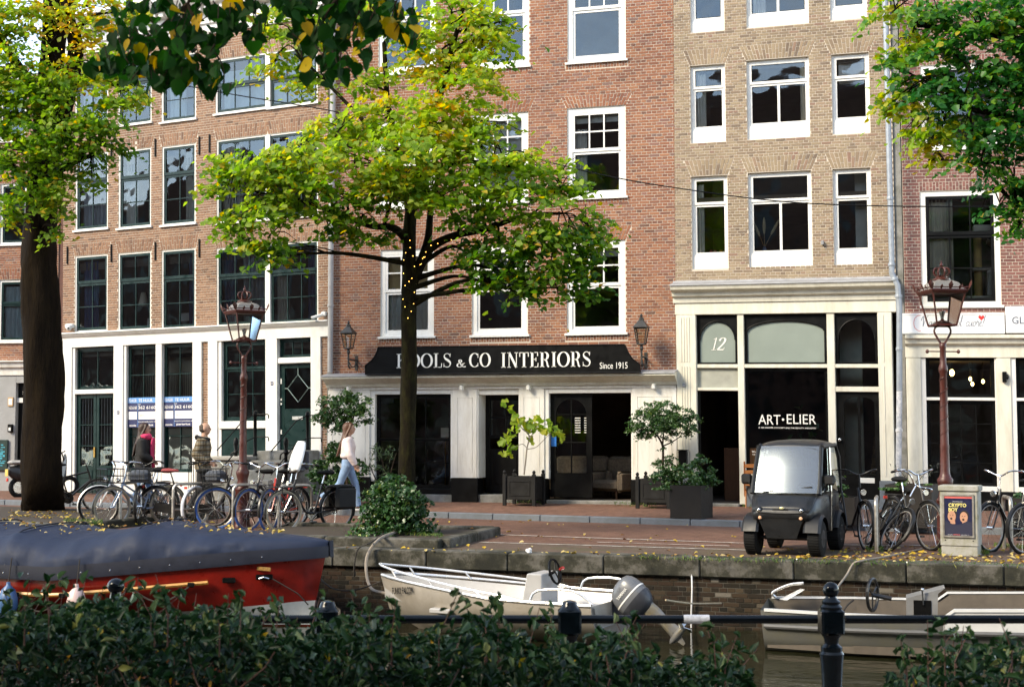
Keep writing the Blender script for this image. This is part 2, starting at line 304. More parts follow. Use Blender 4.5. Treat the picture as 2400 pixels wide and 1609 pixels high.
def pen_text(parent, s, x0, x1, z0, z1, y, mat, thick=.008, slant=0., name='lettering', xf=None, track=0.):
    w = sum(GL[c][0] + track for c in s) - track; h = z1 - z0; kx = (x1 - x0) / w; b = MB(); X = 0.
    for c in s:
        for pts, wd in GL[c][1]:
            m = len(pts); Lp, Rp = [], []
            for i, p in enumerate(pts):
                a, q = pts[max(i-1, 0)], pts[min(i+1, m-1)]
                if i in (0, m-1) and m > 3 and abs(pts[0][0]-pts[-1][0]) + abs(pts[0][1]-pts[-1][1]) < 1e-6: a, q = pts[-2], pts[1]
                dx, dz = q[0]-a[0], q[1]-a[1]; l = math.hypot(dx, dz) or 1
                ww = (TH + .12*abs(dz/l)**1.6) if wd == 'p' else (wd[i] if isinstance(wd, list) else wd)
                nx, nz = -dz/l*ww/2, dx/l*ww/2
                for lst, sg in ((Lp, 1), (Rp, -1)):
                    zz = p[1] + sg*nz; lst.append((x0 + (X + p[0] + sg*nx*h/kx + slant*zz)*kx, z0 + zz*h))
            for i in range(m-1):
                b.add([(Lp[i][0], y-thick, Lp[i][1]), (Lp[i+1][0], y-thick, Lp[i+1][1]), (Rp[i+1][0], y-thick, Rp[i+1][1]), (Rp[i][0], y-thick, Rp[i][1]),
                       (Lp[i][0], y, Lp[i][1]), (Lp[i+1][0], y, Lp[i+1][1]), (Rp[i+1][0], y, Rp[i+1][1]), (Rp[i][0], y, Rp[i][1])],
                      [(0,1,2,3), (0,4,5,1), (3,2,6,7)])
        X += GL[c][0] + track
    return b.build(name, mat, parent, xf=xf)
# ------------------------------------------------------------------ buildings
class Bld:
    def __init__(s, name, label, P0, ang, kz=0., ku=0., cat='building', group='canal houses in a row'):
        s.P0 = np.array([P0[0], P0[1], 0.]); s.a = R(ang); s.kz = kz; s.ku = ku
        s.d = np.array([math.cos(s.a), math.sin(s.a), 0]); s.n = np.array([-math.sin(s.a), math.cos(s.a), 0])
        s.root = thing(name, label, cat, (P0[0], P0[1], 0), s.a, group); s.holes = []; s.arches = []
    def xf(s, p): return (p[0] + s.ku*p[2], p[1], p[2] + s.kz*p[0])
    def world(s, u, y, z):
        p = s.xf((u, y, z)); return s.P0 + s.d*p[0] + s.n*p[1] + _z*p[2]
    def uz(s, px, py, y=0.):
        d = ray(px, py); t = ((s.P0 + s.n*y - _C) @ s.n) / (d @ s.n); p = _C + d*t; q = p - s.P0
        u, z = q @ s.d, q[2]; z0 = z - s.kz*u; u0 = u - s.ku*z0; z0 = z - s.kz*u0; return u0, z0
    def rect(s, x0, y0, x1, y1, y=0.):
        xm, ym = (x0+x1)/2, (y0+y1)/2
        return s.uz(x0, ym, y)[0], s.uz(x1, ym, y)[0], s.uz(xm, y1, y)[1], s.uz(xm, y0, y)[1]
    def part(s, b, name, mat, parent=None, **kw): return b.build(name, mat, parent or s.root, xf=s.xf, **kw)
def cut(iv, holes):
    out = [iv]
    for a, b in holes:
        nx = []
        for p, q in out:
            if b <= p or a >= q: nx.append((p, q)); continue
            if a > p: nx.append((p, a))
            if b < q: nx.append((b, q))
        out = nx
    return out
def wall(B, u0, u1, z0, z1, stops, name, course=.0602, bl=.217, joint=.0125, depth=.13, pick=(), mortar=None, skip=(), nmax=300):
    """mortar sheet with window openings, and bricks standing proud of it; `pick`: picture rectangles whose bricks are single parts"""
    holes = B.holes; us = sorted({u0, u1} | {h[i] for h in holes for i in (0, 1) if u0 < h[i] < u1}); zs = sorted({z0, z1} | {h[i] for h in holes for i in (2, 3) if z0 < h[i] < z1})
    b = MB()
    for i in range(len(us)-1):
        for k in range(len(zs)-1):
            cu, cz = (us[i]+us[i+1])/2, (zs[k]+zs[k+1])/2
            if not any(h[0] < cu < h[1] and h[2] < cz < h[3] for h in holes): b.quad((us[i],0,zs[k]), (us[i+1],0,zs[k]), (us[i+1],0,zs[k+1]), (us[i],0,zs[k+1]))
    for a, c, p, q in holes:
        p2, q2 = max(p, z0), min(q, z1)
        if q2 <= p2: continue
        b.quad((a,0,p2),(a,0,q2),(a,depth,q2),(a,depth,p2)); b.quad((c,0,p2),(c,depth,p2),(c,depth,q2),(c,0,q2))
        b.quad((a,0,q2),(c,0,q2),(c,depth,q2),(a,depth,q2)); b.quad((a,0,p2),(a,depth,p2),(c,depth,p2),(c,0,p2))
    w = B.part(b, 'brick_wall', mortar or MORTAR, recalc=False); w.name = name
    bricks = []; k = 0; z = z0; B.arches = [(a, c, p, z0 + math.ceil((q-z0)/course - .02)*course if sp or True else q, sp, n) for a, c, p, q, sp, n in B.arches]
    while z + course <= z1 + 1e-6:
        zc = z + course/2; hs = [(h[0], h[1]) for h in holes if h[2] - .01 < zc < h[3] + .01]
        for (a, c, p, q, sp, _) in B.arches:
            if p < zc < q: e = sp*(zc-p)/(q-p); hs.append((a-e-.004, c+e+.004))
        L = bl if k % 2 else bl/2; off = (bl/2 if (k//2) % 2 else 0.) if k % 2 else bl/4
        for p, q in cut((u0, u1), hs):
            x = p; j = math.floor((p - off)/L) + 1
            while x < q - .012:
                e = min(off + j*L, q); j += 1
                if e - x > .03: bricks.append(((x + joint/2, z + joint/2), (e - joint/2, z + joint/2), (e - joint/2, z + course - joint/2), (x + joint/2, z + course - joint/2)))
                x = e
        z += course; k += 1
    for (a, c, p, q, sp, n) in B.arches:                      # flat arches of bricks on end
        n = n or max(6, int((c-a)/.06))
        for i in range(n):
            f0, f1 = i/n, (i+1)/n; X = lambda f, t: (a - sp*t) + f*((c - a) + 2*sp*t)
            tt = (0, .34, 1) if i % 2 else (0, .66, 1)
            for t0, t1 in zip(tt, tt[1:]):
                g = .0065; zz0, zz1 = p + t0*(q-p) + g, p + t1*(q-p) - g
                bricks.append(((X(f0, t0)+g, zz0), (X(f1, t0)-g, zz0), (X(f1, t1)-g, zz1), (X(f0, t1)+g, zz1)))
    A = np.array(bricks); n = len(A); c = A.mean(1)
    keep = np.ones(n, bool); single = []
    pts = np.array([proj(B.world(u, 0, z)) for u, z in c])
    for (x0, y0, x1, y1) in pick:
        for i in np.nonzero((pts[:, 0] > x0) & (pts[:, 0] < x1) & (pts[:, 1] > y0) & (pts[:, 1] < y1))[0]:
            if len(single) < nmax and keep[i] and abs(A[i][0][0]-A[i][3][0]) < 1e-6: single.append(i); keep[i] = False
    for (x0, y0, x1, y1) in skip: keep &= ~((pts[:, 0] > x0) & (pts[:, 0] < x1) & (pts[:, 1] > y0) & (pts[:, 1] < y1))
    m1, m0 = brick_mat(name + '_bricks', stops, False), brick_mat(name + '_brick', stops, True)
    I = np.nonzero(keep)[0]; Q = A[I]; k = len(I); pr = -.004 - .004*RNG.random((k, 1)); b8 = np.zeros((k, 8, 3)); b8[:, :4, 0] = Q[:, :, 0]; b8[:, :4, 2] = Q[:, :, 1]; b8[:, :4, 1] = pr
    b8[:, 4:, 0] = Q[:, :, 0]; b8[:, 4:, 2] = Q[:, :, 1]; b8[:, 4:, 1] = .004
    v = b8.reshape(-1, 3); vv = v.copy(); vv[:, 0] += B.ku*v[:, 2]; vv[:, 2] += B.kz*v[:, 0]
    fc = np.array([(0,1,2,3), (0,4,5,1), (1,5,6,2), (2,6,7,3), (3,7,4,0)]); F = (np.arange(k)[:, None, None]*8 + fc[None]).reshape(-1, 4)
    rnd = np.repeat(RNG.random(k), 8)
    o = np_mesh('bricks', vv, F, m1, w, {'rnd': rnd}); o['kind'] = 'stuff'
    cache = {}
    for i in single:
        q = A[i]; l = round(q[1][0]-q[0][0], 3); h = q[2][1]-q[1][1]; key = l
        if key not in cache:
            bb = MB(); bb.cbox(-l/2, -.0065, -h/2, l/2, .006, h/2, .0016); ob = bb.build('brick', m0, w, recalc=False); cache[key] = ob
        else: ob = cache[key].copy(); COL.objects.link(ob)
        ob.location = B.xf((c[i][0], 0, c[i][1])); ob.rotation_euler = (0, -B.kz, 0)
    return w
def window(B, rc, frame=WHITE, sash=None, fw=.06, sw=.05, bw=.022, secs=((.5, 1, 1), (.5, 1, 1)), y=.03, fd=.07, glass=None, sill=True, board=0., name='window', hole=True, tilt=.25, sillmat=None):
    """rc: u0,u1,z0,z1 of the outer frame; secs bottom to top (height share, columns, rows)"""
    u0, u1, z0, z1 = rc; sash = sash or frame; glass = glass or GLASS
    if hole: B.holes.append(rc)
    b = MB(); bz = z0 + board
    b.box(u0, y, bz, u0+fw, y+fd, z1); b.box(u1-fw, y, bz, u1, y+fd, z1); b.box(u0+fw, y+.002, z1-fw, u1-fw, y+fd, z1)
    b.box(u0+fw, y+.002, bz, u1-fw, y+fd, bz+fw*.8)
    if board: b.box(u0, y-.015, z0, u1, y+fd, bz)
    w = B.part(b, name, frame)
    if sill:
        sb = MB(); sb.prism_x([(-.055, z0-.045), (-.055, z0-.005), (y+.01, z0+.018), (y+.01, z0-.045)], u0-.045, u1+.045); B.part(sb, 'sill', sillmat or frame, w)
    a0, a1, c0, c1 = u0+fw, u1-fw, bz+fw*.8, z1-fw; H = c1-c0; zz = c0
    for si, (hs, nc, nr) in enumerate(secs):
        p, q = zz, zz + H*hs; zz = q; yy = y + .028 - .022*(si % 2)
        sb = MB(); sb.box(a0, yy, p, a0+sw, yy+.035, q); sb.box(a1-sw, yy, p, a1, yy+.035, q); sb.box(a0+sw, yy+.001, q-sw, a1-sw, yy+.034, q); sb.box(a0+sw, yy+.001, p, a1-sw, yy+.034, p+sw*1.15)
        g0, g1, h0, h1 = a0+sw, a1-sw, p+sw*1.15, q-sw
        for i in range(1, nc): x = g0 + (g1-g0)*i/nc; sb.box(x-bw/2, yy+.004, h0, x+bw/2, yy+.03, h1)
        for k in range(1, nr):
            z = h0 + (h1-h0)*k/nr
            for i in range(nc): sb.box(g0+(g1-g0)*i/nc+(bw/2 if i else 0), yy+.005, z-bw/2, g0+(g1-g0)*(i+1)/nc-(bw/2 if i < nc-1 else 0), yy+.029, z+bw/2)
        B.part(sb, 'sash', sash, w)
        for i in range(nc):
            for k in range(nr):
                x0, x1 = g0+(g1-g0)*i/nc+bw/2, g0+(g1-g0)*(i+1)/nc-bw/2; q0, q1 = h0+(h1-h0)*k/nr+bw/2, h0+(h1-h0)*(k+1)/nr-bw/2
                t = R(tilt); ta, tb = random.uniform(-t, t)*.5, random.uniform(-t, t)*.5; ym = yy+.017
                f = lambda x, z: (x, ym + (x-(x0+x1)/2)*ta + (z-(q0+q1)/2)*tb, z)
                e = .012; pb = MB(); pb.quad(f(x0-e, q0-e), f(x1+e, q0-e), f(x1+e, q1+e), f(x0-e, q1+e)); B.part(pb, 'pane', glass, w, recalc=False)
    return w
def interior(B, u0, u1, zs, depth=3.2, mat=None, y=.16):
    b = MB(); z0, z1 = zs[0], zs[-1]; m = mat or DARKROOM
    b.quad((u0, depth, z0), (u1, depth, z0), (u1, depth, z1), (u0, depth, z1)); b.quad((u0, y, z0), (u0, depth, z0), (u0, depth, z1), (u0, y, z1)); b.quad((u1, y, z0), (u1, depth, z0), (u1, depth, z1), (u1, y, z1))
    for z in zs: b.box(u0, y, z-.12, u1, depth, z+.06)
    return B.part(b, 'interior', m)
def curtain(B, u0, u1, z0, z1, mat, y=.165, folds=9, amp=.025, name='curtain'):
    b = MB(); n = folds*6; rings = []
    for z in (z0, z1): rings.append([(u0+(u1-u0)*i/n, y + amp*math.sin(2*math.pi*folds*i/n + (.4 if z == z0 else 0)) + amp*.4*math.sin(5.1*i/n*folds), z) for i in range(n+1)])
    b.loft(rings, False, False); return B.part(b, name, mat, smooth=True, ang=80)
def boxpart(B, name, mat, *boxes, parent=None, ch=.004):
    b = MB()
    for x in boxes: b.cbox(*x, ch)
    return B.part(b, name, mat, parent)
def profile_x(B, name, mat, prof, u0, u1, parent=None):
    b = MB(); b.prism_x(prof, u0, u1); return B.part(b, name, mat, parent)
CURT_GREY = PM('grey_curtain', (.66, .64, .60), .9, var=.1); CURT_BLUE = PM('blue_curtain', (.05, .07, .17), .9, var=.2); CURT_CREAM = PM('cream_curtain', (.74, .67, .54), .9, var=.1)
CURT_SHEER = PM('sheer_curtain', (.55, .66, .70), .9, var=.08); CURT_BLUEGREY = PM('bluegrey_curtain', (.34, .37, .42), .9, var=.15); BLIND = PM('linen_blind', (.75, .52, .24), .9, var=.1); CURT_WHITE = PM('white_curtain', (.72, .72, .70), .9, var=.06)
def on_wall(B, name, label, cat, u, y, z, group=None):
    o = B.xf((u, y, z)); t = thing(name, label, cat, B.world(u, y, z), B.a, group)
    return t, (lambda p: tuple(a-b for a, b in zip(B.xf(p), o)))
RED = [(0, (.15,.08,.06)), (.07, (.22,.092,.06)), (.35, (.29,.118,.068)), (.6, (.325,.138,.078)), (.85, (.36,.16,.086)), (.95, (.28,.132,.10)), (1, (.20,.12,.10))]
BROWN = [(0, (.155,.09,.064)), (.12, (.23,.125,.08)), (.5, (.295,.162,.10)), (.85, (.34,.195,.122)), (1, (.255,.155,.11))]
OCHRE = [(0, (.19,.14,.102)), (.1, (.25,.18,.125)), (.4, (.31,.232,.152)), (.7, (.355,.272,.18)), (.92, (.33,.232,.157)), (1, (.27,.165,.122))]
PURPLE = [(0, (.145,.07,.062)), (.15, (.20,.09,.078)), (.55, (.26,.112,.095)), (.85, (.30,.14,.115)), (1, (.22,.112,.10))]
# ================================================================== house with the black shop sign
B2 = Bld('brick_house', 'red brick house with white sash windows above the black shop sign', (-12.60, 28.70), 0.)
U2 = 7.585
sash = ((.52, 1, 1), (.48, 3, 2))
for rc in ((888,-75,1022,170), (1106,-85,1240,158), (1330,-95,1466,143)): window(B2, B2.rect(*rc), fw=.10, sw=.055, bw=.03, secs=sash)
for rc in ((884,283,1020,486), (1106,266,1238,474), (1329.6,250.5,1466.3,462)): window(B2, B2.rect(*rc), fw=.10, sw=.055, bw=.03, secs=sash)
for rc in ((892,584,1017,788), (1106.5,574,1236.6,784.5), (1329,564,1466,780)): window(B2, B2.rect(*rc), fw=.10, sw=.055, bw=.03, secs=sash)
for h in list(B2.holes):
    B2.arches.append((h[0]-.01, h[1]+.01, h[3], h[3]+.25, .13, 20)); B2.arches.append((h[0]-.04, h[1]+.04, h[2]-.15, h[2]-.045, 0., 22))
zc2 = B2.uz(1180, 873)[1]
wall(B2, 0, U2, zc2-.1, 12.2, RED, 'wall_of_red_brick', pick=[(1480,180,1582,540), (1245,180,1325,330)])
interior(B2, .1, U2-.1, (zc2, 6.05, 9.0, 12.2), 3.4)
for (a, b, c, d, m, f) in ((905,600,1005,680,BLIND,3), (905,672,1005,775,CURT_GREY,7)): q = B2.rect(a,b,c,d); curtain(B2, *q, m, folds=f, amp=.02)
q = B2.rect(1340,262,1456,284); curtain(B2, *q, CURT_GREY, folds=1, amp=.004, name='roller_blind')
q = B2.rect(1340,575,1456,600); curtain(B2, *q, CURT_GREY, folds=1, amp=.004, name='roller_blind')
q = B2.rect(1118,590,1226,622); curtain(B2, *q, CURT_CREAM, folds=1, amp=.004, name='roller_blind'); q = B2.rect(1345,300,1372,455); curtain(B2, *q, CURT_GREY, folds=3, amp=.02)
q = B2.rect(1118,278,1226,470); curtain(B2, *q, CURT_WHITE, folds=2, amp=.006, name='roller_blind')
boxpart(B2, 'roof_cornice', WHITE, (-.02, -.35, 12.2, U2, .3, 12.75), ch=.03)
# party wall strip
boxpart(B2, 'side_strip', STONE, (-.13, .02, 0, -.015, .25, 12.2))
# shopfront
zb = .15; zt = B2.uz(1180, 911)[1]; zo = B2.uz(1180, 922)[1]; zpl = B2.uz(1090, 1119)[1]
profile_x(B2, 'shop_cornice', CREAM, [(.0, zc2-.28), (-.10, zc2-.28), (-.13, zc2-.22), (-.30, zc2-.13), (-.36, zc2-.10), (-.36, zc2-.045), (0, zc2-.01)], -.1, U2+.03)
profile_x(B2, 'lead_flashing', LEAD, [(-.005, zc2+.03), (-.375, zc2-.035), (-.385, zc2-.06), (-.362, zc2-.06), (-.362, zc2-.043), (-.005, zc2-.005)], -.11, U2+.04)
boxpart(B2, 'frieze', WHITE2, (-.05, -.06, zt, U2, .1, zc2-.28))
for x in (822, 1087, 1243, 1535): u = B2.uz(x, 905)[0]; boxpart(B2, 'bracket', WHITE, (u-.035, -.20, zc2-.37, u+.035, -.061, zc2-.27), ch=.01)
def pil(x0, x1, name='pillar'):
    a, b = B2.uz(x0, 1040)[0], B2.uz(x1, 1040)[0]
    p = boxpart(B2, name, WHITE2, (a, -.05, zpl, b, .30, zt-.001))
    if b - a > .4: boxpart(B2, 'panel_moulding', WHITE2, (a+.1, -.058, zpl+.12, a+.112, -.0505, zt-.17), (b-.112, -.058, zpl+.12, b-.1, -.0505, zt-.17), (a+.113, -.058, zt-.182, b-.113, -.0505, zt-.17), ch=.001, parent=p)
    boxpart(B2, 'plinth', BLACK, (a-.03, -.085, zb-.2, b+.03, .29, zpl), ch=.012, parent=p); return p
pil(770, 868); pil(1062, 1119); pil(1217, 1277); pil(1483, 1587)
FR = MB()
def shopframe(x0, x1, top=922):
    a, b = B2.uz(x0, 1040)[0], B2.uz(x1, 1040)[0]; return a, b
# left shop window
a, b = shopframe(868, 1062); zs_ = B2.uz(960, 1128)[1]
boxpart(B2, 'window_surround', WHITE, (a+.001, -.02, zs_, a+.11, .2, zt-.002), (b-.05, -.02, zs_, b-.001, .2, zt-.002), (a+.112, -.02, zo, b-.052, .2, zt-.002))
boxpart(B2, 'window_sill', BLACK, (a, -.04, zb-.15, b, .3, zs_-.14), ch=.01); boxpart(B2, 'stone_sill', STONE, (a, -.10, zb-.15, b, -.042, zs_-.26), ch=.008)
window(B2, (a+.112, b-.052, zs_-.14, zo), frame=BLACK, fw=.05, sw=.03, bw=.018, secs=((.52, 3, 2), (.48, 3, 1)), y=.08, glass=GLASS_SHOP, sill=False, hole=False, name='shop_window')
boxpart(B2, 'arched_transom', BLACK, (a+.165, .125, zo-.20, a+.5, .135, zo-.06))
# recessed door
a, b = B2.uz(1136, 1040)[0], B2.uz(1217, 1040)[0]; ar = B2.uz(1119, 1040)[0]
boxpart(B2, 'door_reveal', WHITE, (ar+.001, -.03, zpl, ar+.03, .5, zt-.003), ch=.002)
dz0, dz1 = zb+.16, zt-.12
d = boxpart(B2, 'shop_door', BLACK, (ar+.031, .46, dz0, ar+.14, .52, dz1), (b-.09, .46, dz0, b, .52, dz1), (ar+.141, .46, dz1-.11, b-.091, .52, dz1), (ar+.141, .46, dz0, b-.091, .515, dz0+.95), (ar+.141, .46, dz0+1.16, b-.091, .519, dz0+1.24), ch=.006)
boxpart(B2, 'door_panel', BLACK, (ar+.24, .445, dz0+.2, b-.19, .459, dz0+.85), parent=d)
um = (ar+.14+b-.09)/2
boxpart(B2, 'glazing_bar', BLACK, (um-.015, .47, dz0+1.24, um+.015, .51, dz1-.11), (ar+.141, .472, (dz0+dz1)/2+.55, um-.016, .508, (dz0+dz1)/2+.58), (um+.016, .472, (dz0+dz1)/2+.55, b-.091, .508, (dz0+dz1)/2+.58), parent=d)
pb = MB(); pb.quad((ar+.14, .49, dz0+1.2), (b-.09, .49, dz0+1.2), (b-.09, .49, dz1-.1), (ar+.14, .49, dz1-.1)); B2.part(pb, 'pane', GLASS_SHOP, d)
boxpart(B2, 'door_frieze', WHITE, (ar+.03, .0, dz1, b, .53, zt-.001)); boxpart(B2, 'doorstep', STONE, (ar, -.02, zb-.15, b, .6, zb+.15), ch=.012)
# right opening: arched door leaf and open door
a, b = B2.uz(1287, 1040)[0], B2.uz(1480, 1040)[0]; m_ = B2.uz(1385, 1040)[0]; aw = B2.uz(1277, 1040)[0]
boxpart(B2, 'door_surround', WHITE, (aw, -.02, zpl, a, .2, zt-.002), (a+.001, -.02, zo, b, .2, zt-.002), ch=.006); boxpart(B2, 'door_surround_end', WHITE, (b, -.02, zpl, b+.03, .2, zt-.002))
leaf = MB(); g0, g1 = a+.12, m_-.12; gz0, gz1 = zb+.62, zo-.12; rad = (g1-g0)/2; cx = (g0+g1)/2
pts = [(a, zb+.12), (g0, zb+.12), (g0, gz0)]
leaf.box(a, .10, zb+.12, g0, .16, zo); leaf.box(g1, .10, zb+.12, m_, .16, zo); leaf.box(g0, .101, zb+.12, g1, .159, gz0)
ap = arc(cx, gz1-rad, rad, rad, 0, 180, 14)
for (x0, z0), (x1, z1) in zip(ap, ap[1:]): leaf.add([(x0,.101,z0),(x1,.101,z1),(x1,.101,zo),(x0,.101,zo),(x0,.159,z0),(x1,.159,z1),(x1,.159,zo),(x0,.159,zo)], [(0,1,2,3),(4,7,6,5),(0,4,5,1)])
d = B2.part(leaf, 'arched_door', BLACK)
boxpart(B2, 'glazing_bar', BLACK, (cx-.012, .11, gz0, cx+.012, .15, gz1), (g0, .111, gz0+.62, cx-.013, .149, gz0+.645), (cx+.013, .111, gz0+.62, g1, .149, gz0+.645), (g0, .111, gz0+1.2, cx-.013, .149, gz0+1.225), (cx+.013, .111, gz0+1.2, g1, .149, gz0+1.225), parent=d, ch=.002)
pb = MB(); pb.quad((g0, .13, gz0), (g1, .13, gz0), (g1, .13, gz1), (g0, .13, gz1)); B2.part(pb, 'pane', GLASS_SHOP, d)
boxpart(B2, 'opening_hours', SIGN_WHITE, *[(cx+.08+(.0 if k % 2 else .20), .108, gz0+1.13-.05*(k//2), cx+.20+(.0 if k % 2 else .17), .1095, gz0+1.145-.05*(k//2)) for k in range(14)], ch=.0004, parent=d)
PBLUE = PM('sticker_blue', (.03, .20, .62), .4, var=.1); boxpart(B2, 'sticker', PBLUE, (a+.02, .094, gz0+.55, a+.13, .0985, gz0+.76), ch=.001, parent=d)
boxpart(B2, 'doorstep', STONE, (a-.05, -.06, zb-.15, b+.02, .4, zb+.06), ch=.012)
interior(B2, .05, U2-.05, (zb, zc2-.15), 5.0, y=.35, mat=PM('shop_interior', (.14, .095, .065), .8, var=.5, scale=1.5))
FABRIC = PM('armchair_fabric', (.22, .17, .12), .95, var=.35, scale=25); WOODD = PM('dark_wood', (.06, .03, .015), .4, var=.3, stretch=(1, 1, 8))
def armchair(u, y, w, rz, lab):
    t = thing('armchair', lab, 'chair', B2.world(u, y, zb), rz, 'upholstered seats inside the shop')
    for nm, bx in (('seat', (-w/2, -.35, .22, w/2, .35, .46)), ('backrest', (-w/2, .25, .40, w/2, .45, .95))):
        b = MB(); b.cbox(*bx, .07); b.build(nm, FABRIC, t, smooth=True)
    for sx in (-1, 1):
        b = MB(); b.cbox(sx*w/2-.07, -.33, .2, sx*w/2+.07, .4, .64, .06); b.build('armrest', FABRIC, t, smooth=True)
        for sy in (-.3, .35): b = MB(); b.tube([(sx*(w/2-.06), sy, .23), (sx*(w/2-.05), sy, 0)], [.025, .016], 8); b.build('leg', WOODD, t)
u = B2.uz(1440, 1100)[0]; armchair(u-.25, 1.0, .75, R(-25), 'beige armchair standing just inside the open shop door')
armchair(B2.uz(1330, 1100)[0], 1.2, 1.2, R(10), 'beige sofa behind the arched shop door')
SHADE = PM('lamp_shade', (.8, .72, .58), .9, var=.05); BRASS = PM('brass', (.55, .34, .10), .3, metal=1., var=.15)
tl = thing('floor_lamp', 'brass floor lamp with white square shade in left shop window', 'lamp', B2.world(B2.uz(1030, 1100)[0], .55, zb))
zsh = B2.uz(1028, 1012)[1]-zb
b = MB(); b.box(-.13, -.1, zsh-.11, .13, .1, zsh+.09); b.build('lamp_shade', SHADE, tl)
for sx in (-.06, .06): b = MB(); b.tube([(sx, 0, 0), (sx, 0, zsh-.25), (sx*.3, 0, zsh-.11)], .012, 6); b.build('stem', BRASS, tl)
b = MB(); b.lathe([(.16, 0), (.16, .02), (.02, .04)], 16); b.build('base', BRASS, tl)
# ---- shop sign
P = [B2.uz(*p, -.42) for p in ((886,813),(1464,807),(1472,825),(1482,840),(1498,852),(1500.5,872),(856,877),(856,856),(870,845),(878,835),(884,822))]
t, xf = on_wall(B2, 'shop_sign', 'long black shop sign with white capitals above the white shopfront', 'sign', P[6][0], -.42, P[6][1])
b = MB(); b.prism(P, -.42, -.33); b.build('board', BLACK, t, xf=xf)
rim = MB(); rim.tube([(p[0], -.425, p[1]) for p in P], .012, 6, closed=True); rim.build('rim', BLACK, t, xf=xf)
def sg(x0, x1, y0, y1): a_, z1_ = B2.uz(x0, y0, -.42); b_, z0_ = B2.uz(x1, y1, -.42); return a_, b_, z0_, z1_
b_ = sg(1174, 1386, 826, 858.5); pen_text(t, 'INTERIORS', *b_, -.421, SIGN_WHITE, xf=xf, track=.05)
b_ = sg(929, 1059, 829, 860.5); pen_text(t, 'KOOLS', *b_, -.421, SIGN_WHITE, xf=xf, track=.05)
b_ = sg(1069, 1092, 838, 860); pen_text(t, '&', *b_, -.421, SIGN_WHITE, xf=xf); b_ = sg(1100, 1150, 827, 859.5); pen_text(t, 'CO', *b_, -.421, SIGN_WHITE, xf=xf, track=.05)
b_ = sg(1406, 1471, 849, 863); text(t, 'Since 1915', *b_, -.421, SIGN_WHITE, xf=xf)
# ---- wall lanterns
LANT = PM('old_copper_black', (.05, .048, .045), .45, metal=.4, var=.3); LGLASS = glass_mat('lantern_glass', (.86, .83, .76), 1.7, .08, 0)
def wall_lantern(px, py0, py1, side, lab):
    u, z1_ = B2.uz(px, py0, -.45); _, z0_ = B2.uz(px, py1, -.45); t, xf = on_wall(B2, 'wall_lantern', lab, 'lantern', u, 0, z0_, 'wall lanterns beside the shop sign')
    k = (z1_-z0_); f = MB(); zz = z0_
    cz0, cz1 = zz+.40*k, zz+.72*k; rb, rt = .10*k, .17*k; n = 4
    def ring(r, z): return [(u+r*math.cos(R(45+90*i)), -.45+r*math.sin(R(45+90*i)), z) for i in range(4)]
    for i in range(4): f.tube([ring(rb, cz0)[i], ring(rt, cz1)[i]], .012, 5)
    f.tube(ring(rb, cz0), .014, 5, closed=True); f.tube(ring(rt, cz1), .016, 5, closed=True); fo = f.build('cage', LANT, t, xf=xf)
    r_ = MB(); r_.loft([ring(rt+.035, cz1), ring(rt*.35, zz+.86*k)], True); r_.lathe([(.05*k, 0), (.05*k, .04*k), (.02*k, .06*k), (.03*k, .09*k), (.004, .13*k)], 10, (u, -.45, zz+.86*k)); r_.build('roof', LANT, t, xf=xf)
    for i in range(4):
        g = MB(); j = (i+1) % 4; g.quad(ring(rb, cz0)[i], ring(rb, cz0)[j], ring(rt, cz1)[j], ring(rt, cz1)[i]); g.build('pane', LGLASS, t, xf=xf)
    a_ = MB(); su = u + side*.28*k
    a_.lathe([(.02, 0), (.04, .05*k), (.025, .1*k), (rb*.8, .13*k)], 10, (u, -.45, cz0-.13*k)); a_.tube([(u, -.45, cz0-.1*k), (u, -.44, zz+.02*k), (u, -.36, zz-.02*k)], .022, 8)
    a_.tube([(u, -.45, zz+.17*k), (u, -.2, zz+.16*k), (u+side*.02, -.0, zz+.16*k)], .02, 8); a_.tube([(u, -.42, zz+.12*k), (u, -.28, zz+.01*k), (u, -.12, zz+.02*k), (u, -.02, zz+.1*k)], .014, 6)
    a_.box(u-.03, -.02, zz-.05*k, u+.03, -.001, zz+.26*k); a_.build('bracket', LANT, t, xf=xf)
wall_lantern(817, 750, 860, 1, 'dark wall lantern left of the black shop sign'); wall_lantern(1503, 733, 855, -1, 'dark wall lantern right of the black shop sign')
# ================================================================== left house, dark green windows
B1 = Bld('green_window_house', 'brown brick house with dark green sashes and white ground floor front', (-12.63, 28.72), -9.5, .009, -.015)
ul = B1.uz(146, 900)[0]
g3 = ((.64, 2, 2), (.36, 2, 1)); g3b = ((.64, 3, 2), (.36, 3, 1)); kw = dict(frame=WHITE, sash=GREEN, fw=.035, sw=.06, bw=.022, fd=.11, y=.015)
for i, rc in enumerate(((176,140,253,300), (277,134,355,290), (379,128,459,282), (177,360,253,537), (278,350,354,532), (380,340,458,525))): window(B1, B1.rect(*rc), secs=g3, **kw)
for rc in ((505.5,132,625,260), (630,115,744,246), (508,322,625,518), (630,308,745,508)): window(B1, B1.rect(*rc), secs=g3b if rc[1] > 300 else ((.5, 3, 1), (.5, 3, 1)), **kw)
for rc in ((175.6,598,252,776), (277,591,354,773), (379,584,458,770)): window(B1, B1.rect(*rc), secs=g3, sill=False, **kw)
for rc in ((508,578,625,763), (630,567,745.5,758)): window(B1, B1.rect(*rc), secs=g3b, sill=False, **kw)
hs = list(B1.holes)
for h in hs:
    B1.arches.append((h[0]-.01, h[1]+.01, h[3]+.005, h[3]+.27, .08, None))
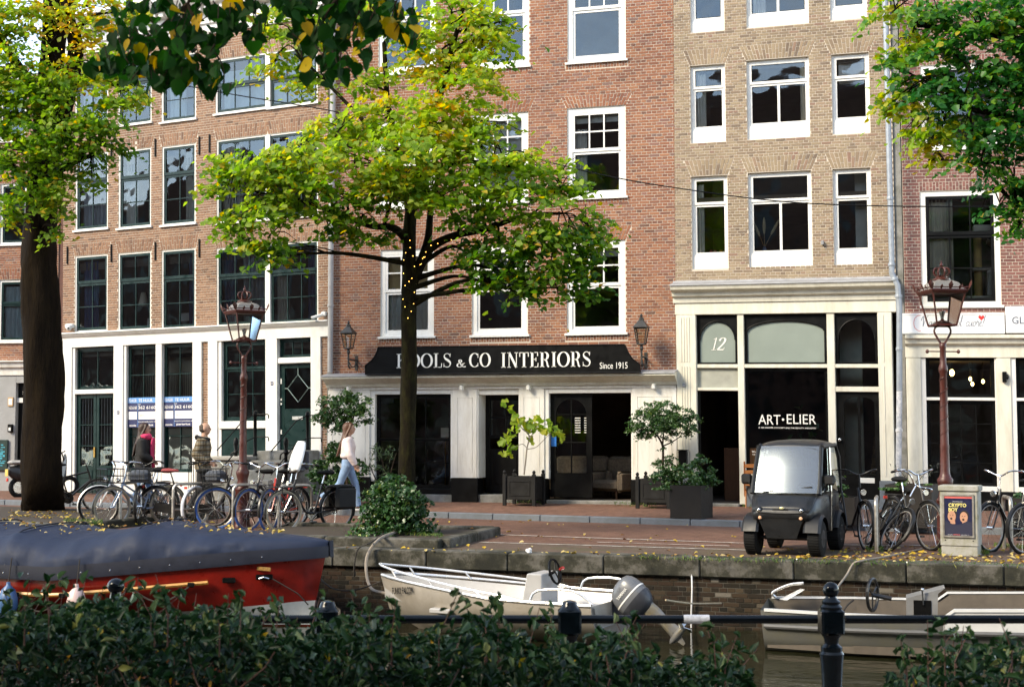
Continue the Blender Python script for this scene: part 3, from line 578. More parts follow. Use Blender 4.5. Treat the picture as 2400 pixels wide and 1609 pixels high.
# white post between each pair of wide windows
B1.holes += [B1.rect(624.5,y0,630.5,y1) for y0, y1 in ((125,252), (316,512), (573,760))]
zt1 = B1.uz(450, 766)[1]; zb1 = B1.uz(450, 802)[1]
zr = B1.uz(450, 88)[1]
wall(B1, ul, 0, zt1-.05, zr+.05, BROWN, 'wall_of_brown_brick', course=.058, bl=.2, pick=[(160,270,500,350), (462,300,500,560), (255,340,277,560), (354,340,380,560), (462,590,505,740), (255,590,278,740), (354,590,380,740)])
for y0, y1 in ((125,252), (316,512), (573,760)): q = B1.rect(622,y0,633,y1); boxpart(B1, 'window_post', WHITE, (q[0], -.012, q[2], q[1], .12, q[3]))
interior(B1, ul+.05, -.05, (zb1+.2, 5.7, 8.0, zr), 3.4)
profile_x(B1, 'entablature', WHITE, [(.1, zb1), (-.05, zb1), (-.06, zt1-.13), (-.10, zt1-.10), (-.14, zt1-.06), (-.16, zt1-.03), (-.16, zt1), (.1, zt1+.03)], ul-.05, .03)
boxpart(B1, 'painted_shadow_line', BLACK, (ul-.05, -.161, zt1-.038, .03, -.15, zt1-.03), ch=.001)  # black strip stands in for the shadow under the ledge's lip
zr = B1.uz(450, 88)[1]
profile_x(B1, 'roof_cornice', WHITE, [(.1, zr), (-.05, zr), (-.07, zr+.2), (-.12, zr+.24), (-.12, zr+.5), (-.4, zr+.62), (-.55, zr+.8), (-.55, zr+.9), (.1, zr+.95)], ul-.1, .05)
ndent = 34; dl = (-ul-.2)/ndent
boxpart(B1, 'dentils', WHITE, *[(ul+.1+dl*i, -.32, zr+.5, ul+.1+dl*(i+.55), -.121, zr+.60) for i in range(ndent)], ch=.003)
for x, y in ((159,592), (262,587), (365,582), (468,575), (262,345), (365,340), (468,335), (492,330)):
    u, z = B1.uz(x, y); boxpart(B1, 'wall_anchor', BLACK, (u-.018, -.035, z-.28, u+.018, -.009, z+.15), ch=.006)
cs = [((185,375,253,536), CURT_BLUEGREY, 7), ((425,352,456,524), CURT_GREY, 5), ((186,610,220,770), CURT_BLUE, 4), ((432,595,458,765), CURT_BLUE, 4), ((515,592,545,758), CURT_BLUE, 4), ((712,580,744,752), CURT_BLUE, 4), ((515,150,735,250), CURT_SHEER, 12), ((510,340,560,512), CURT_GREY, 5)]
cs += [((185,150,250,296), CURT_SHEER, 6), ((388,140,425,278), CURT_SHEER, 4), ((285,365,312,528), CURT_GREY, 4), ((560,600,622,755), CURT_BLUEGREY, 7), ((640,585,668,752), CURT_GREY, 4)]
for rc, m, f in cs: q = B1.rect(*rc); curtain(B1, q[0], q[1], q[2]+.03, q[3], m, folds=f)
PAPER = PM('paper', (.75, .74, .70), .8, var=.04); SCREEN = PM('grey_screen', (.45, .45, .44), .6, var=.05)
for rc in ((325,744,344,766), (400,731,424,750)): q = B1.rect(*rc); boxpart(B1, 'monitor', SCREEN, (q[0], .3, q[2], q[1], .33, q[3]))
q = B1.rect(289,680,304,712); b = MB(); b.loft([[( (q[0]+q[1])/2+r*math.cos(k), .6+r*math.sin(k), z) for k in np.linspace(0, 6.0, 12)] for r, z in ((.13, q[2]), (.05, q[3]))]); B1.part(b, 'table_lamp_shade', SHADE)
# ground floor of the left house
zg = .20; Z = lambda y: B1.uz(450, y)[1]; UU = lambda x, y=900: B1.uz(x, y)[0]
def pilaster(x0, x1, z0=zg, z1=None, d=-.05, mat=WHITE, name='pilaster'): return boxpart(B1, name, mat, (UU(x0), d, z0, UU(x1), .25, (zb1 if z1 is None else z1)-.001))
for x0, x1 in ((146,171), (269,291), (454,475), (490,512), (625,652), (731,754)): pilaster(x0, x1)
pilaster(171, 177, d=-.02, name='door_casing'); pilaster(291, 297, d=-.02, name='window_casing'); pilaster(367, 381, d=-.04, name='mullion'); pilaster(512, 520, d=-.02, name='window_casing')
for x0, x1 in ((475,490), (754,770)):
    a, b_ = UU(x0), UU(x1); Bs = Bld.__new__(Bld); Bs.__dict__.update(B1.__dict__); Bs.holes = []; Bs.arches = []
    wall(Bs, a, b_, zg, zb1, BROWN, 'brick_strip', course=.058, bl=.2, nmax=0)
boxpart(B1, 'grey_plinth', BLUESTONE, (ul, -.055, 0, UU(171), .2, zg-.001), (UU(269), -.055, 0, UU(625), .2, zg-.001))
# double entrance door with transom light
a, b_ = UU(177), UU(269); z_t0, z_t1 = B1.uz(222, 912)[1], B1.uz(222, 819)[1]
window(B1, (a, b_, z_t0, zb1-.03), frame=GREEN, fw=.05, sw=.03, bw=.02, secs=((1., 2, 1),), sill=False, hole=False, y=.06, name='transom_window')
boxpart(B1, 'door_transom', WHITE, (a, -.04, z_t0-.11, b_, .2, z_t0-.001), ch=.012)
sc = MB(); um = (a+b_)/2
for sx in (-1, 1): sc.tube(smooth_path([(um+sx*(.02+.36*t), .03, z_t0+.06+.07*math.sin(3.0*t)*(1-t)+.03*math.sin(9*t)) for t in np.linspace(0, 1, 9)], 3), .012, 6); sc.tube([(um+sx*(.08+.045*math.cos(k)), .03, z_t0+.1+.045*math.sin(k)) for k in np.linspace(0, 6, 12)], .012, 6)
B1.part(sc, 'carved_scroll', GREEN)
dz1 = z_t0-.11
for sx, (x0, x1) in ((-1, (a+.03, um-.005)), (1, (um+.005, b_-.03))):
    d = boxpart(B1, 'door_leaf', GREEN, (x0, .05, zg-.1, x0+.085, .1, dz1), (x1-.085, .05, zg-.1, x1, .1, dz1), (x0+.086, .05, dz1-.1, x1-.086, .099, dz1), (x0+.086, .05, zg-.1, x1-.086, .099, zg+.66), *[(x0+.086, .055, z, x1-.086, .095, z+.025) for z in (zg+1.12, zg+1.62)], ch=.004)
    pb = MB(); pb.quad((x0+.08, .075, zg+.6), (x1-.08, .075, zg+.6), (x1-.08, .075, dz1-.09), (x0+.08, .075, dz1-.09)); B1.part(pb, 'pane', GLASS_SHOP, d)
    boxpart(B1, 'door_panel', GREEN, (x0+.11, .035, zg, x1-.11, .0495, zg+.3), (x0+.11, .035, zg+.36, x1-.11, .0495, zg+.56), parent=d)
    boxpart(B1, 'window_bar', PM('bar_white', (.6,.6,.58), .5), *[(x, .105, zg+.66, x+.018, .118, dz1-.1) for x in np.linspace(x0+.1, x1-.12, 5)], parent=d, ch=.002)
boxpart(B1, 'door_handle', BRASS, (um-.06, .02, zg+.86, um-.01, .0495, zg+1.1)); boxpart(B1, 'door_casing_frame', GREEN, (a, .04, zg-.1, a+.029, .15, dz1), (b_-.029, .04, zg-.1, b_, .15, dz1))
# two tall windows with posters
POSTN = PM('poster_navy', (.028, .034, .105), .35, var=.06); POSTB = PM('poster_lightblue', (.12, .30, .62), .35, var=.05); POSTW = PM('poster_white', (.8, .79, .78), .4, var=.03); PRED = PM('poster_red', (.62, .13, .12), .4)
for k, (x0, x1, lab) in enumerate(((297,367,'blue and navy rental poster in window behind the woman with pink scarf'), (381,454,'blue and navy rental poster in window above the man in checked jacket'))):
    a, b_ = UU(x0), UU(x1); z0_ = B1.uz(375, 1105)[1]
    window(B1, (a, b_, z0_, zb1-.02), frame=GREEN, fw=.045, sw=.025, bw=.02, secs=((.55, 2, 2), (.45, 2, 2)), sill=False, hole=False, y=.06, glass=GLASS_SHOP, name='tall_window')
    q = B1.rect(x0+3, 931-2*k, x1-1, 1001-2*k, .05)
    t, xf = on_wall(B1, 'rental_poster', lab, 'poster', q[0], .05, q[2], 'rental posters in the two tall windows')
    Z0, Z1 = q[2], q[3]; H_ = Z1-Z0; Wd = q[1]-q[0]; us = q[0]+Wd*.36
    for nm, m, bx in (('sheet', POSTN, (q[0], .045, Z0, q[1], .050, Z1-.18*H_)), ('header', POSTB, (q[0], .045, Z1-.179*H_, q[1], .050, Z1)), ('logo_box', POSTW, (us+.02, .0435, Z0+.27*H_, q[1]-.01, .0448, Z0+.53*H_)), ('logo_box', POSTW, (q[0]+.02, .0435, Z0+.27*H_, us-.03, .0448, Z0+.53*H_))):
        b = MB(); b.box(*bx); b.build(nm, m, t, xf=xf)
    fo = MB(); fo.box(us-.004, .0425, Z0, us+.004, .0448, Z1); fo.build('fold', POSTB, t, xf=xf)
    for s_, x_, x2_, za, zc_, m, bo in (('TE HUUR', us+.02, q[1]-.1, .85, .95, POSTW, .01), ('TE HUUR', q[0]+.03, us-.04, .85, .95, POSTW, .01), ('362 6160', us+.01, q[1]-.01, .61, .72, POSTW, .01), ('362 6160', q[0]+.02, us-.03, .61, .72, POSTW, .01), ('MATCH', us+.05, us+.24, .37, .42, PRED, .0), ('020', us+.01, us+.08, .75, .79, POSTW, 0.),
                                    ('matchrealestate.nl', us+.01, q[1]-.02, .17, .215, POSTW, 0.), ('pararius', us+.07, q[1]-.08, .03, .115, POSTW, .02), ('zonie', q[0]+.05, us-.05, .04, .10, POSTW, .02)):
        text(t, s_, x_, x2_, Z0+za*H_, Z0+zc_*H_, .0424, m, .0008, bo, xf=xf)
boxpart(B1, 'window_apron', WHITE, (UU(297), -.03, zg, UU(454), .2, B1.uz(375, 1106)[1]), ch=.01)
q = B1.rect(300,835,452,1100); curtain(B1, q[0], q[1], q[2], q[2]+1.05, PM('frosted_film', (.40, .37, .28), .8, var=.08), y=.135, folds=1, amp=.001, name='frosted_film'); curtain(B1, q[0]-.3, q[1]+.2, q[2]+1.06, q[3], PM('added_backing_sheet', (.5,.44,.33), .9, var=.12, scale=2), y=.6, folds=2, amp=.01, name='added_backing_sheet')  # pale sheet added close behind the glass to brighten the dark room
boxpart(B1, 'window_grille', BLACK, *[(x, .2, Z(930), x+.012, .212, Z(870)) for x in np.linspace(q[0], q[1], 34)], ch=.001)
WOODL = PM('light_wood', (.50, .30, .13), .5, var=.2, stretch=(1, 6, 6)); q = B1.rect(300,890,452,906); boxpart(B1, 'reception_shelf', WOODL, (q[0], 1.2, q[2]-.12, q[1], 1.5, q[3]-.1)); boxpart(B1, 'reception_top', WHITE, (q[0], 1.19, q[3]-.1, q[1], 1.5, q[3]))
# parlour window and basement hatch
a, b_ = UU(520), UU(625); z0_ = B1.uz(572, 986)[1]; z1_ = B1.uz(572, 806)[1]
window(B1, (a, b_, z0_, zb1-.02), frame=GREEN, fw=.05, sw=.05, bw=.02, secs=((.66, 3, 2), (.34, 3, 1)), sill=False, hole=False, y=.06, name='parlour_window')
zh = B1.uz(572, 1004)[1]; boxpart(B1, 'window_apron', WHITE, (a-.05, -.055, zh, b_, .2, z0_-.001), ch=.012); boxpart(B1, 'basement_hatch', GREEN, (a, .0, zg, b_, .1, zh-.001)); 
# front door at the top of the stoop
a, b_ = UU(653), UU(731); zd0 = B1.uz(692, 1053)[1]; zd1 = B1.uz(692, 851)[1]; zt0, zt1_ = B1.uz(692, 837)[1], B1.uz(692, 798)[1]
window(B1, (a, b_, zt0, zb1-.02), frame=GREEN, fw=.04, sw=.03, bw=.02, secs=((1., 3, 1),), sill=False, hole=False, y=.06, name='fanlight')
boxpart(B1, 'door_transom', WHITE, (a, -.04, zd1, b_, .2, zt0-.001), ch=.015)
gz0, gz1 = B1.uz(692, 957)[1], B1.uz(692, 862)[1]; x0, x1 = a+.13, b_-.06
d = boxpart(B1, 'front_door', GREEN, (a, .05, zd0, x0, .1, zd1-.001), (x1, .05, zd0, b_, .1, zd1-.001), (x0+.001, .05, gz1, x1-.001, .1, zd1-.001), (x0+.001, .05, zd0, x1-.001, .1, gz0), ch=.004)
pb = MB(); pb.quad((x0, .08, gz0), (x1, .08, gz0), (x1, .08, gz1), (x0, .08, gz1)); B1.part(pb, 'pane', GLASS_SHOP, d)
xm, zm = (x0+x1)/2, (gz0+gz1)/2; hw, hh = (x1-x0)*.40, (gz1-gz0)*.34; db = MB()
db.tube([(xm, .06, zm+hh), (xm+hw, .06, zm), (xm, .06, zm-hh), (xm-hw, .06, zm)], .014, 4, closed=True); db.tube([(x0, .06, zm), (xm-hw, .06, zm)], .011, 4); db.tube([(xm+hw, .06, zm), (x1, .06, zm)], .011, 4); db.tube([(xm, .06, zm+hh), (xm, .06, gz1)], .011, 4)
B1.part(db, 'diamond_glazing_bar', PM('pale_green_paint', (.25, .33, .30), .5), d)
boxpart(B1, 'letter_plate', PM('letter_plate_steel', (.7, .7, .68), .3, metal=.6), (xm-.14, .03, B1.uz(692,983)[1], xm+.14, .0495, B1.uz(692,975)[1]), parent=d)
boxpart(B1, 'door_panel', GREEN, (x0+.02, .035, zd0+.1, x1-.02, .0495, B1.uz(692,993)[1]), parent=d)
for y_, h_ in ((893,.12), (936,.05), (946,.05), (1012,.1)): z_ = B1.uz(660, y_)[1]; boxpart(B1, 'door_bell', PAPER, (a+.02, .03, z_-h_/2, a+.06, .0495, z_+h_/2), parent=d)
for x, y, s_, lab in ((277, 966, '20', 'small blue house number plate right of the double green door'), (637.5, 898, '18', 'small blue house number plate left of the diamond glazed door')):
    u, z = B1.uz(x, y, -.05); t, xf = on_wall(B1, 'house_number_plate', lab, 'sign', u, -.06, z, 'blue house number plates'); b = MB(); b.cbox(u-.035, -.06, z-.04, u+.035, -.051, z+.04, .003); b.build('plate', POSTN, t, xf=xf)
    text(t, s_, u-.024, u+.024, z-.025, z+.025, -.0605, POSTW, .001, xf=xf)
# security cameras
CAMW = PM('camera_white', (.75, .75, .73), .35, var=.04)
for x, y, lab in ((161, 767, 'white dome camera on the left end of the white ledge'), (752, 738, 'white tube camera above the diamond glazed door')):
    u, z = B1.uz(x, y, -.1); t, xf = on_wall(B1, 'security_camera', lab, 'camera', u, -.1, z, 'security cameras on the left house'); b = MB()
    if x < 300: b.cbox(u-.12, -.12, z-.02, u+.12, -.012, z+.09, .02); b.ellipsoid((u+.06, -.16, z-.01), .075, .075, .075, 12, 8)
    else: b.tube([(u+.05, -.05, z+.02), (u-.14, -.26, z-.07)], .035, 10); b.cbox(u-.01, -.09, z-.02, u+.11, -.012, z+.08, .015)
    o = b.build('camera_housing', CAMW, t, smooth=True, xf=xf)
    b = MB(); lp = (u+.10, -.22, z-.03) if x < 300 else (u-.155, -.275, z-.077); b.ellipsoid(lp, .022, .022, .022, 8, 6); b.build('lens', BLACK, t, xf=xf)
boxpart(B1, 'corner_pipe_board', STONE, (UU(770), .0, zg, .02, .12, zb1-.02))
interior(B1, ul+.05, -.05, (zg-.1, zb1-.1), 3.6, y=.22, mat=PM('pale_interior', (.20, .18, .14), .9, var=.4, scale=1.2))
# ================================================================== ochre house, number 12
B3 = Bld('ochre_brick_house', 'ochre brick house with plain white windows over the beauty shop front', (-5.00, 28.70), -4., -.014, -.0055)
U3 = B3.uz(2096, 500)[0]; w1 = ((.66, 1, 1), (.34, 1, 1)); w2 = ((.66, 2, 1), (.34, 1, 1)); kw3 = dict(fw=.045, sw=.045, bw=.05, y=.07, fd=.07, sill=False, board=.20)
for rc, sx in (((1617,-120,1696.5,74), w1), ((1748,-135,1894,60), w2), ((1944,-150,2030,45), w1), ((1618,152,1700,334), w1), ((1750,137,1897,324), w2), ((1949.5,125,2038,313), w1), ((1621,412,1706,630), w1), ((1754,402,1903,625.5), w2), ((1953,394,2042.5,621), w1)):
    r_ = B3.rect(*rc); window(B3, r_, secs=sx, **{**kw3, 'board': .26 if rc[1] > 100 else .22})
for h in list(B3.holes): B3.arches.append((h[0]-.01, h[1]+.01, h[3]+.01, h[3]+.30, .13, None))
zc3 = B3.uz(1840, 664)[1]
wall(B3, 0, U3, zc3-.05, 12.2, OCHRE, 'wall_of_ochre_brick', course=.057, bl=.20, pick=[(1700,340,1950,368), (1905,150,1948,560), (1705,150,1748,560), (1595,60,1616,560)])
interior(B3, .05, U3-.05, (zc3, 6.35, 9.1, 12.2), 3.4)
boxpart(B3, 'roof_cornice', WHITE, (0, -.3, 12.2, U3, .3, 12.7), ch=.03)
boxpart(B3, 'side_wall', STONE, (U3+.001, .05, 0, U3+.14, 3.0, 12.2))
q = B3.rect(1998,470,2030,610); boxpart(B3, 'inner_wall', PM('grey_inner_wall', (.45,.45,.42), .9), (q[0], .5, q[2], q[1], 2.8, q[3]+1.0))
t_u, t_z = B3.uz(1792, 594, .3); t, xf = on_wall(B3, 'pampas_vase', 'small blue vase with dried pampas plumes in the middle window', 'vase', t_u, .3, t_z); b = MB(); b.lathe([(.03, 0), (.05, .04), (.045, .09), (.02, .13), (.025, .15)], 12, (t_u, .3, t_z)); b.build('vase', PM('blue_glaze', (.10,.16,.28), .2), t, xf=xf)
b = MB(); pm_ = MB()
for dx, hh in ((-.20, .52), (.0, .62), (.30, .58)): b.tube([(t_u, .3, t_z+.12), (t_u+dx*.5, .3, t_z+.12+hh*.5)], .005, 4); pm_.tube(smooth_path([(t_u+dx*.45, .3, t_z+.12+hh*.45), (t_u+dx*.8, .3, t_z+.1+hh*.8), (t_u+dx*1.05, .3, t_z+.12+hh)], 4), [.012, .022, .028, .03, .03, .028, .022, .012, .004], 7)
b.build('stalks', WOODL, t, xf=xf); pm_.build('plumes', PM('pampas', (.55,.42,.24), .95, var=.25, scale=60), t, xf=xf)
for k, (x, c) in enumerate(((1667,(.55,.12,.12)), (1676,(.6,.25,.2)), (1690,(.65,.35,.05)))):
    u, z = B3.uz(x, 592, .25); t, xf = on_wall(B3, 'flower', ['small red flower leftmost on the left window sill', 'small pink flower in the middle of the left window sill', 'small orange flower rightmost on the left window sill'][k], 'flower', u, .25, z, 'small flowers on the ochre house sill'); b = MB(); b.ellipsoid((u, .25, z+.03), .035, .03, .03, 8, 6); b.build('bloom', PM('bloom', c, .8, var=.3, scale=40), t, xf=xf); b = MB(); b.lathe([(.025, -.06), (.03, 0)], 8, (u, .25, z)); b.build('pot', STONE, t, xf=xf)
# cornice
profile_x(B3, 'shop_cornice', CREAM, [(.0, zc3-.36), (-.08, zc3-.36), (-.09, zc3-.26), (-.16, zc3-.23), (-.18, zc3-.16), (-.30, zc3-.11), (-.33, zc3-.03), (0, zc3)], -.03, U3+.02)
profile_x(B3, 'lead_flashing', LEAD, [(-.005, zc3+.10), (-.03, zc3+.06), (-.34, zc3-.005), (-.35, zc3-.03), (-.332, zc3-.03), (-.005, zc3+.02)], -.04, U3+.04)
zf3 = B3.uz(1840, 735)[1]; zs = .15
Z3 = lambda y: B3.uz(1840, y)[1]; X3 = lambda x: B3.uz(x, 950)[0]
boxpart(B3, 'frieze', CREAM, (0, -.05, zf3, U3, .12, zc3-.361), ch=.01)
def col3(x0, x1, z0, z1, d=-.05, m=CREAM, name='pilaster', y1=.25): return boxpart(B3, name, m, (X3(x0), d, z0, X3(x1), y1, z1), ch=.008)
zpl3 = Z3(1120)
for x0, x1 in ((1588,1634), (2061,2094)):
    p = col3(x0, x1, zpl3, zf3-.001); a, b_ = X3(x0), X3(x1)
    boxpart(B3, 'pilaster_fluting', CREAM, *[(a+.09+k*.055, -.062, z0, a+.115+k*.055, -.0505, z1) for k in range(int((b_-a-.16)/.055)) for z0, z1 in ((zpl3+.1, Z3(990)), (Z3(980), Z3(858)), (Z3(848), zf3-.05))], ch=.003, parent=p)
    boxpart(B3, 'plinth', BLUESTONE, (a-.02, -.08, zs-.2, b_+.02, .2, zpl3-.001), ch=.01, parent=p)
for x0, x1 in ((1731,1746), (1941,1959)): col3(x0, x1, zs+.05, zf3-.001, -.02, name='mullion')
for x0, x1, (zA, zB) in ((1634,1731,(864,909)), (1746,1941,(0,0)), (1959,2061,(863,905))):
    a, b_ = X3(x0), X3(x1); col3(x0, x1, Z3(862), Z3(853), -.015, name='transom')
    # arched light: black spandrel over a frosted or clear pane
    L0, L1 = Z3(853), zf3; sp = MB(); cx, rx = (a+b_)/2, (b_-a)/2-.06; zb_ = Z3(795) if x0 != 1746 else Z3(775); rz_ = (L1-.13)-zb_
    ap = [(a+.06, L0+.04), ] ; pts = arc(cx, zb_, rx, rz_, 0, 180, 20)
    for (p0, q0), (p1, q1) in zip(pts, pts[1:]): sp.add([(p0,.05,q0),(p1,.05,q1),(p1,.05,L1),(p0,.05,L1),(p0,.09,q0),(p1,.09,q1),(p1,.09,L1),(p0,.09,L1)], [(0,1,2,3),(4,7,6,5),(0,4,5,1)])
    sp.box(a, .049, L0, a+.06, .091, L1); sp.box(b_-.06, .049, L0, b_, .091, L1); sp.box(a+.06, .05, L0, b_-.06, .09, L0+.04)
    w = B3.part(sp, 'arched_light', BLACK); g = MB(); g.quad((a+.05,.075,L0+.03),(b_-.05,.075,L0+.03),(b_-.05,.075,L1-.02),(a+.05,.075,L1-.02))
    B3.part(g, 'pane', PM('frosted_glass', (.24,.28,.25), .35, var=.05, scale=2, spec=.4) if x0 != 1959 else GLASS_SHOP, w)
    rimb = MB(); rimb.tube([(p, .045, z) for p, z in pts], .016, 6); B3.part(rimb, 'arch_bead', BLACK, w)
    if zA:
        col3(x0, x1, Z3(916 if x0 < 1700 else 917), Z3(zB), -.015, name='door_transom')
        if x0 == 1634: g = MB(); g.box(a, .06, Z3(zB), b_, .08, Z3(862)); B3.part(g, 'white_panel', PM('grey_white_panel', (.36,.36,.31), .4))
        else: g = MB(); g.quad((a,.06,Z3(zB)),(b_,.06,Z3(zB)),(b_,.06,Z3(862)),(a,.06,Z3(862))); B3.part(g, 'pane', GLASS_SHOP)
# house number and shop lettering
u0_, z1_ = B3.uz(1664, 791, .06); u1_, z0_ = B3.uz(1703, 820, .06); t, xf = on_wall(B3, 'house_number', 'white slanted number 12 on the frosted arched pane', 'lettering', u0_, .06, z0_)
pen_text(t, '12', u0_, u1_-.05, z0_, z1_, .070, SIGN_WHITE, .002, slant=.25, xf=xf)
a, b_ = X3(1746), X3(1941); zw0 = Z3(1106); 
window(B3, (a, b_, zw0, Z3(863)), frame=BLACK, fw=.045, sw=.015, bw=.02, secs=((1., 1, 1),), sill=False, hole=False, y=.05, glass=GLASS_SHOP, name='shop_window', tilt=0)
boxpart(B3, 'shop_window_sill', CREAM, (a, -.04, zpl3, b_, .2, zw0-.001), ch=.01); boxpart(B3, 'shop_plinth', BLUESTONE, (a, -.03, zs-.2, b_, .2, zpl3-.001), ch=.01)
def lt(x0, x1, y0, y1): p = B3.uz(x0, y0, .05); q = B3.uz(x1, y1, .05); return p[0], q[0], q[1], p[1]
q = lt(1777, 1914, 970, 1006); t, xf = on_wall(B3, 'shop_lettering', 'white shop name lettering on the dark shop window', 'lettering', q[0], .04, q[2])
qa = lt(1777, 1829, 971, 994.5); qb = lt(1843.5, 1913, 970, 993.5); qd = lt(1832, 1838, 979.5, 985.5)
text(t, 'ART', *qa, .0655, SIGN_WHITE, .001, .0, xf=xf); text(t, 'ELIER', *qb, .0655, SIGN_WHITE, .001, .0, xf=xf)
for x_, w_ in ((1777.6,4.2),): pass
b = MB(); b.prism([(qd[0]+(qd[1]-qd[0])*(.5+.5*math.cos(k)), qd[2]+(qd[3]-qd[2])*(.5+.5*math.sin(k))) for k in np.linspace(0, 6.0, 14)], .0645, .0655); b.build('dot', SIGN_WHITE, t, xf=xf)
text(t, 'A 360 DEGREE CONCEPT [IN] THE BEAUTY INDUSTRY', *lt(1777, 1913, 999.5, 1005.5), .0655, SIGN_WHITE, .001, .015, xf=xf)
text(t, 'SCAN ME', *lt(1762, 1790, 1055.5, 1060), .0655, SIGN_WHITE, .001, .01, xf=xf); text(t, 'TO BOOK', *lt(1763, 1790, 1063, 1067), .0655, SIGN_WHITE, .001, .01, xf=xf)
# open doorway at the left, glazed door at the right
a, b_ = X3(1634), X3(1731); boxpart(B3, 'doorstep', STONE, (a, -.1, zs-.2, b_, .4, zs+.06), ch=.015); boxpart(B3, 'door_frame', BLACK, (a, .05, zs+.06, a+.05, .15, Z3(916)), ch=.004)
COUNTER = PM('counter_wood', (.12, .05, .02), .45, var=.3, stretch=(12, 12, 1)); boxpart(B3, 'shop_counter', COUNTER, (a+.3, 1.1, zs, b_+.3, 1.6, zs+1.15))
a, b_ = X3(1959), X3(2061); z0, z1 = zs+.22, Z3(917); dr = MB(); g0, g1, gz0, gz1 = a+.15, b_-.10, zs+.22+.48, z1-.10
dr.box(a, .05, z0, g0, .1, z1); dr.box(g1, .05, z0, b_, .1, z1); dr.box(g0, .051, z0, g1, .099, gz0); pts = arc((g0+g1)/2, gz1-.12, (g1-g0)/2, .12, 0, 180, 12)
for (p0, q0), (p1, q1) in zip(pts, pts[1:]): dr.add([(p0,.051,q0),(p1,.051,q1),(p1,.051,z1),(p0,.051,z1),(p0,.099,q0),(p1,.099,q1)], [(0,1,2,3),(0,4,5,1)])
d = B3.part(dr, 'glazed_door', BLACK); g = MB(); g.quad((g0,.08,gz0),(g1,.08,gz0),(g1,.08,gz1),(g0,.08,gz1)); B3.part(g, 'pane', GLASS_SHOP, d)
boxpart(B3, 'glazing_bar', BLACK, ((g0+g1)/2-.03, .055, gz0, (g0+g1)/2+.02, .095, gz1), parent=d); kb = MB(); kb.ellipsoid((a+.06, -.0, z0+1.15), .035, .035, .035, 10, 7); B3.part(kb, 'door_knob', CHROME, d, smooth=True)
boxpart(B3, 'letter_plate', PAPER, (g0+.28, .035, z0+.32, g1-.02, .0495, z0+.42), parent=d); boxpart(B3, 'doorstep', BLUESTONE, (a-.02, -.12, zs-.2, b_+.02, .3, zs+.10), (a, -.02, zs+.101, b_, .3, zs+.22), ch=.012)
STAIR = PM('stair_wood', (.34, .22, .11), .6, var=.2); boxpart(B3, 'staircase', STAIR, *[((g0+g1)/2+.05, .8+.2*i, zs+.3+.18*i, g1+.1, 1.0+.2*i, zs+.335+.18*i) for i in range(13)], *[((g0+g1)/2+.05, .98+.2*i, zs+.34+.18*i, g1+.1, 1.0+.2*i, zs+.47+.18*i) for i in range(13)], ch=.003)
boxpart(B3, 'hall_wall', PM('pale_hall_wall', (.50,.50,.42), .9), (a, .7, zs, (g0+g1)/2, .75, zf3))
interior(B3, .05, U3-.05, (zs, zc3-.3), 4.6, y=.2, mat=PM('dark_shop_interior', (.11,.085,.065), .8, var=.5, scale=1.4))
for rc, m, f in (((1628,165,1650,310), CURT_GREY, 3), ((1872,150,1892,300), CURT_CREAM, 3), ((1630,430,1646,600), CURT_GREY, 2), ((1962,140,2030,190), CURT_WHITE, 1), ((1760,-100,1790,40), CURT_WHITE, 3)): q = B3.rect(*rc); curtain(B3, *q, m, folds=f, y=.2)
# small fittings on the ochre front
for x, y in ((1604, 900), (1928, 567)): u, z = B3.uz(x, y); boxpart(B3, 'cable_cleat', LEAD, (u-.02, -.085, z-.06, u+.03, -.052 if y > 700 else -.012, z+.02), ch=.006)
# ================================================================== right house with the white shop sign
p4 = B3.world(U3+.15, 0, 0)
B4 = Bld('right_brick_house', 'dark red brick house at the right edge with a white cafe front', (p4[0], p4[1]+.05), 2., -.013, -.004)
U4 = 5.2; kw4 = dict(frame=WHITE, sash=BLACK, fw=.10, sw=.06, bw=.024, y=.02, fd=.1)
window(B4, B4.rect(2158.5,446,2344,716), secs=((.63, 3, 2), (.37, 3, 1)), **kw4); window(B4, B4.rect(2159,150,2340,346), secs=((.63, 3, 2), (.37, 3, 1)), **kw4)
for k in (1,): 
    for h in list(B4.holes): window(B4, (h[0]+2.45, h[1]+2.45, h[2], h[3]), secs=((.63, 3, 2), (.37, 3, 1)), **kw4)
for h in list(B4.holes): B4.arches.append((h[0]-.01, h[1]+.01, h[3]+.005, h[3]+.12, 0., None))
zc4 = B4.uz(2250, 786)[1]
wall(B4, 0, U4, zc4-.05, 11.5, PURPLE, 'wall_of_dark_red_brick', course=.063, bl=.215, pick=[(2112,380,2157,725), (2350,640,2400,720), (2345,560,2400,640)])
interior(B4, .05, U4-.05, (zc4, 6.2, 9.0, 11.5), 3.4); boxpart(B4, 'roof_cornice', WHITE, (0, -.3, 11.5, U4, .3, 12.0), ch=.03)
q = B4.rect(2180,462,2235,690); curtain(B4, q[0], q[1], q[2], q[3], CURT_CREAM, folds=6)
q = B4.rect(2270,550,2330,700)
SISAL = PM('sisal_rope', (.55, .36, .13), .9, var=.2, bump=.3, bscale=80); PLUSH = PM('cream_plush', (.68, .62, .52), .95, var=.08)
u_, z_ = B4.uz(2300, 695, .5); t, xf = on_wall(B4, 'cat_tree', 'beige cat tree with sisal post behind the right hand window', 'cat tree', u_, .5, z_)
b = MB(); b.lathe([(.075, 0), (.075, 1.2)], 14, (u_-.05, .5, z_)); b.build('post', SISAL, t, smooth=True, xf=xf)
for z0, z1, x0, x1 in ((1.2, 1.38, -.14, .45), (.50, .54, -.17, .45), (.0, .5, .1, .45), (-.05, 0, -.3, .5)): b = MB(); b.cbox(u_+x0, .3, z_+z0, u_+x1, .75, z_+z1, .02); b.build('platform', PLUSH, t, xf=xf)
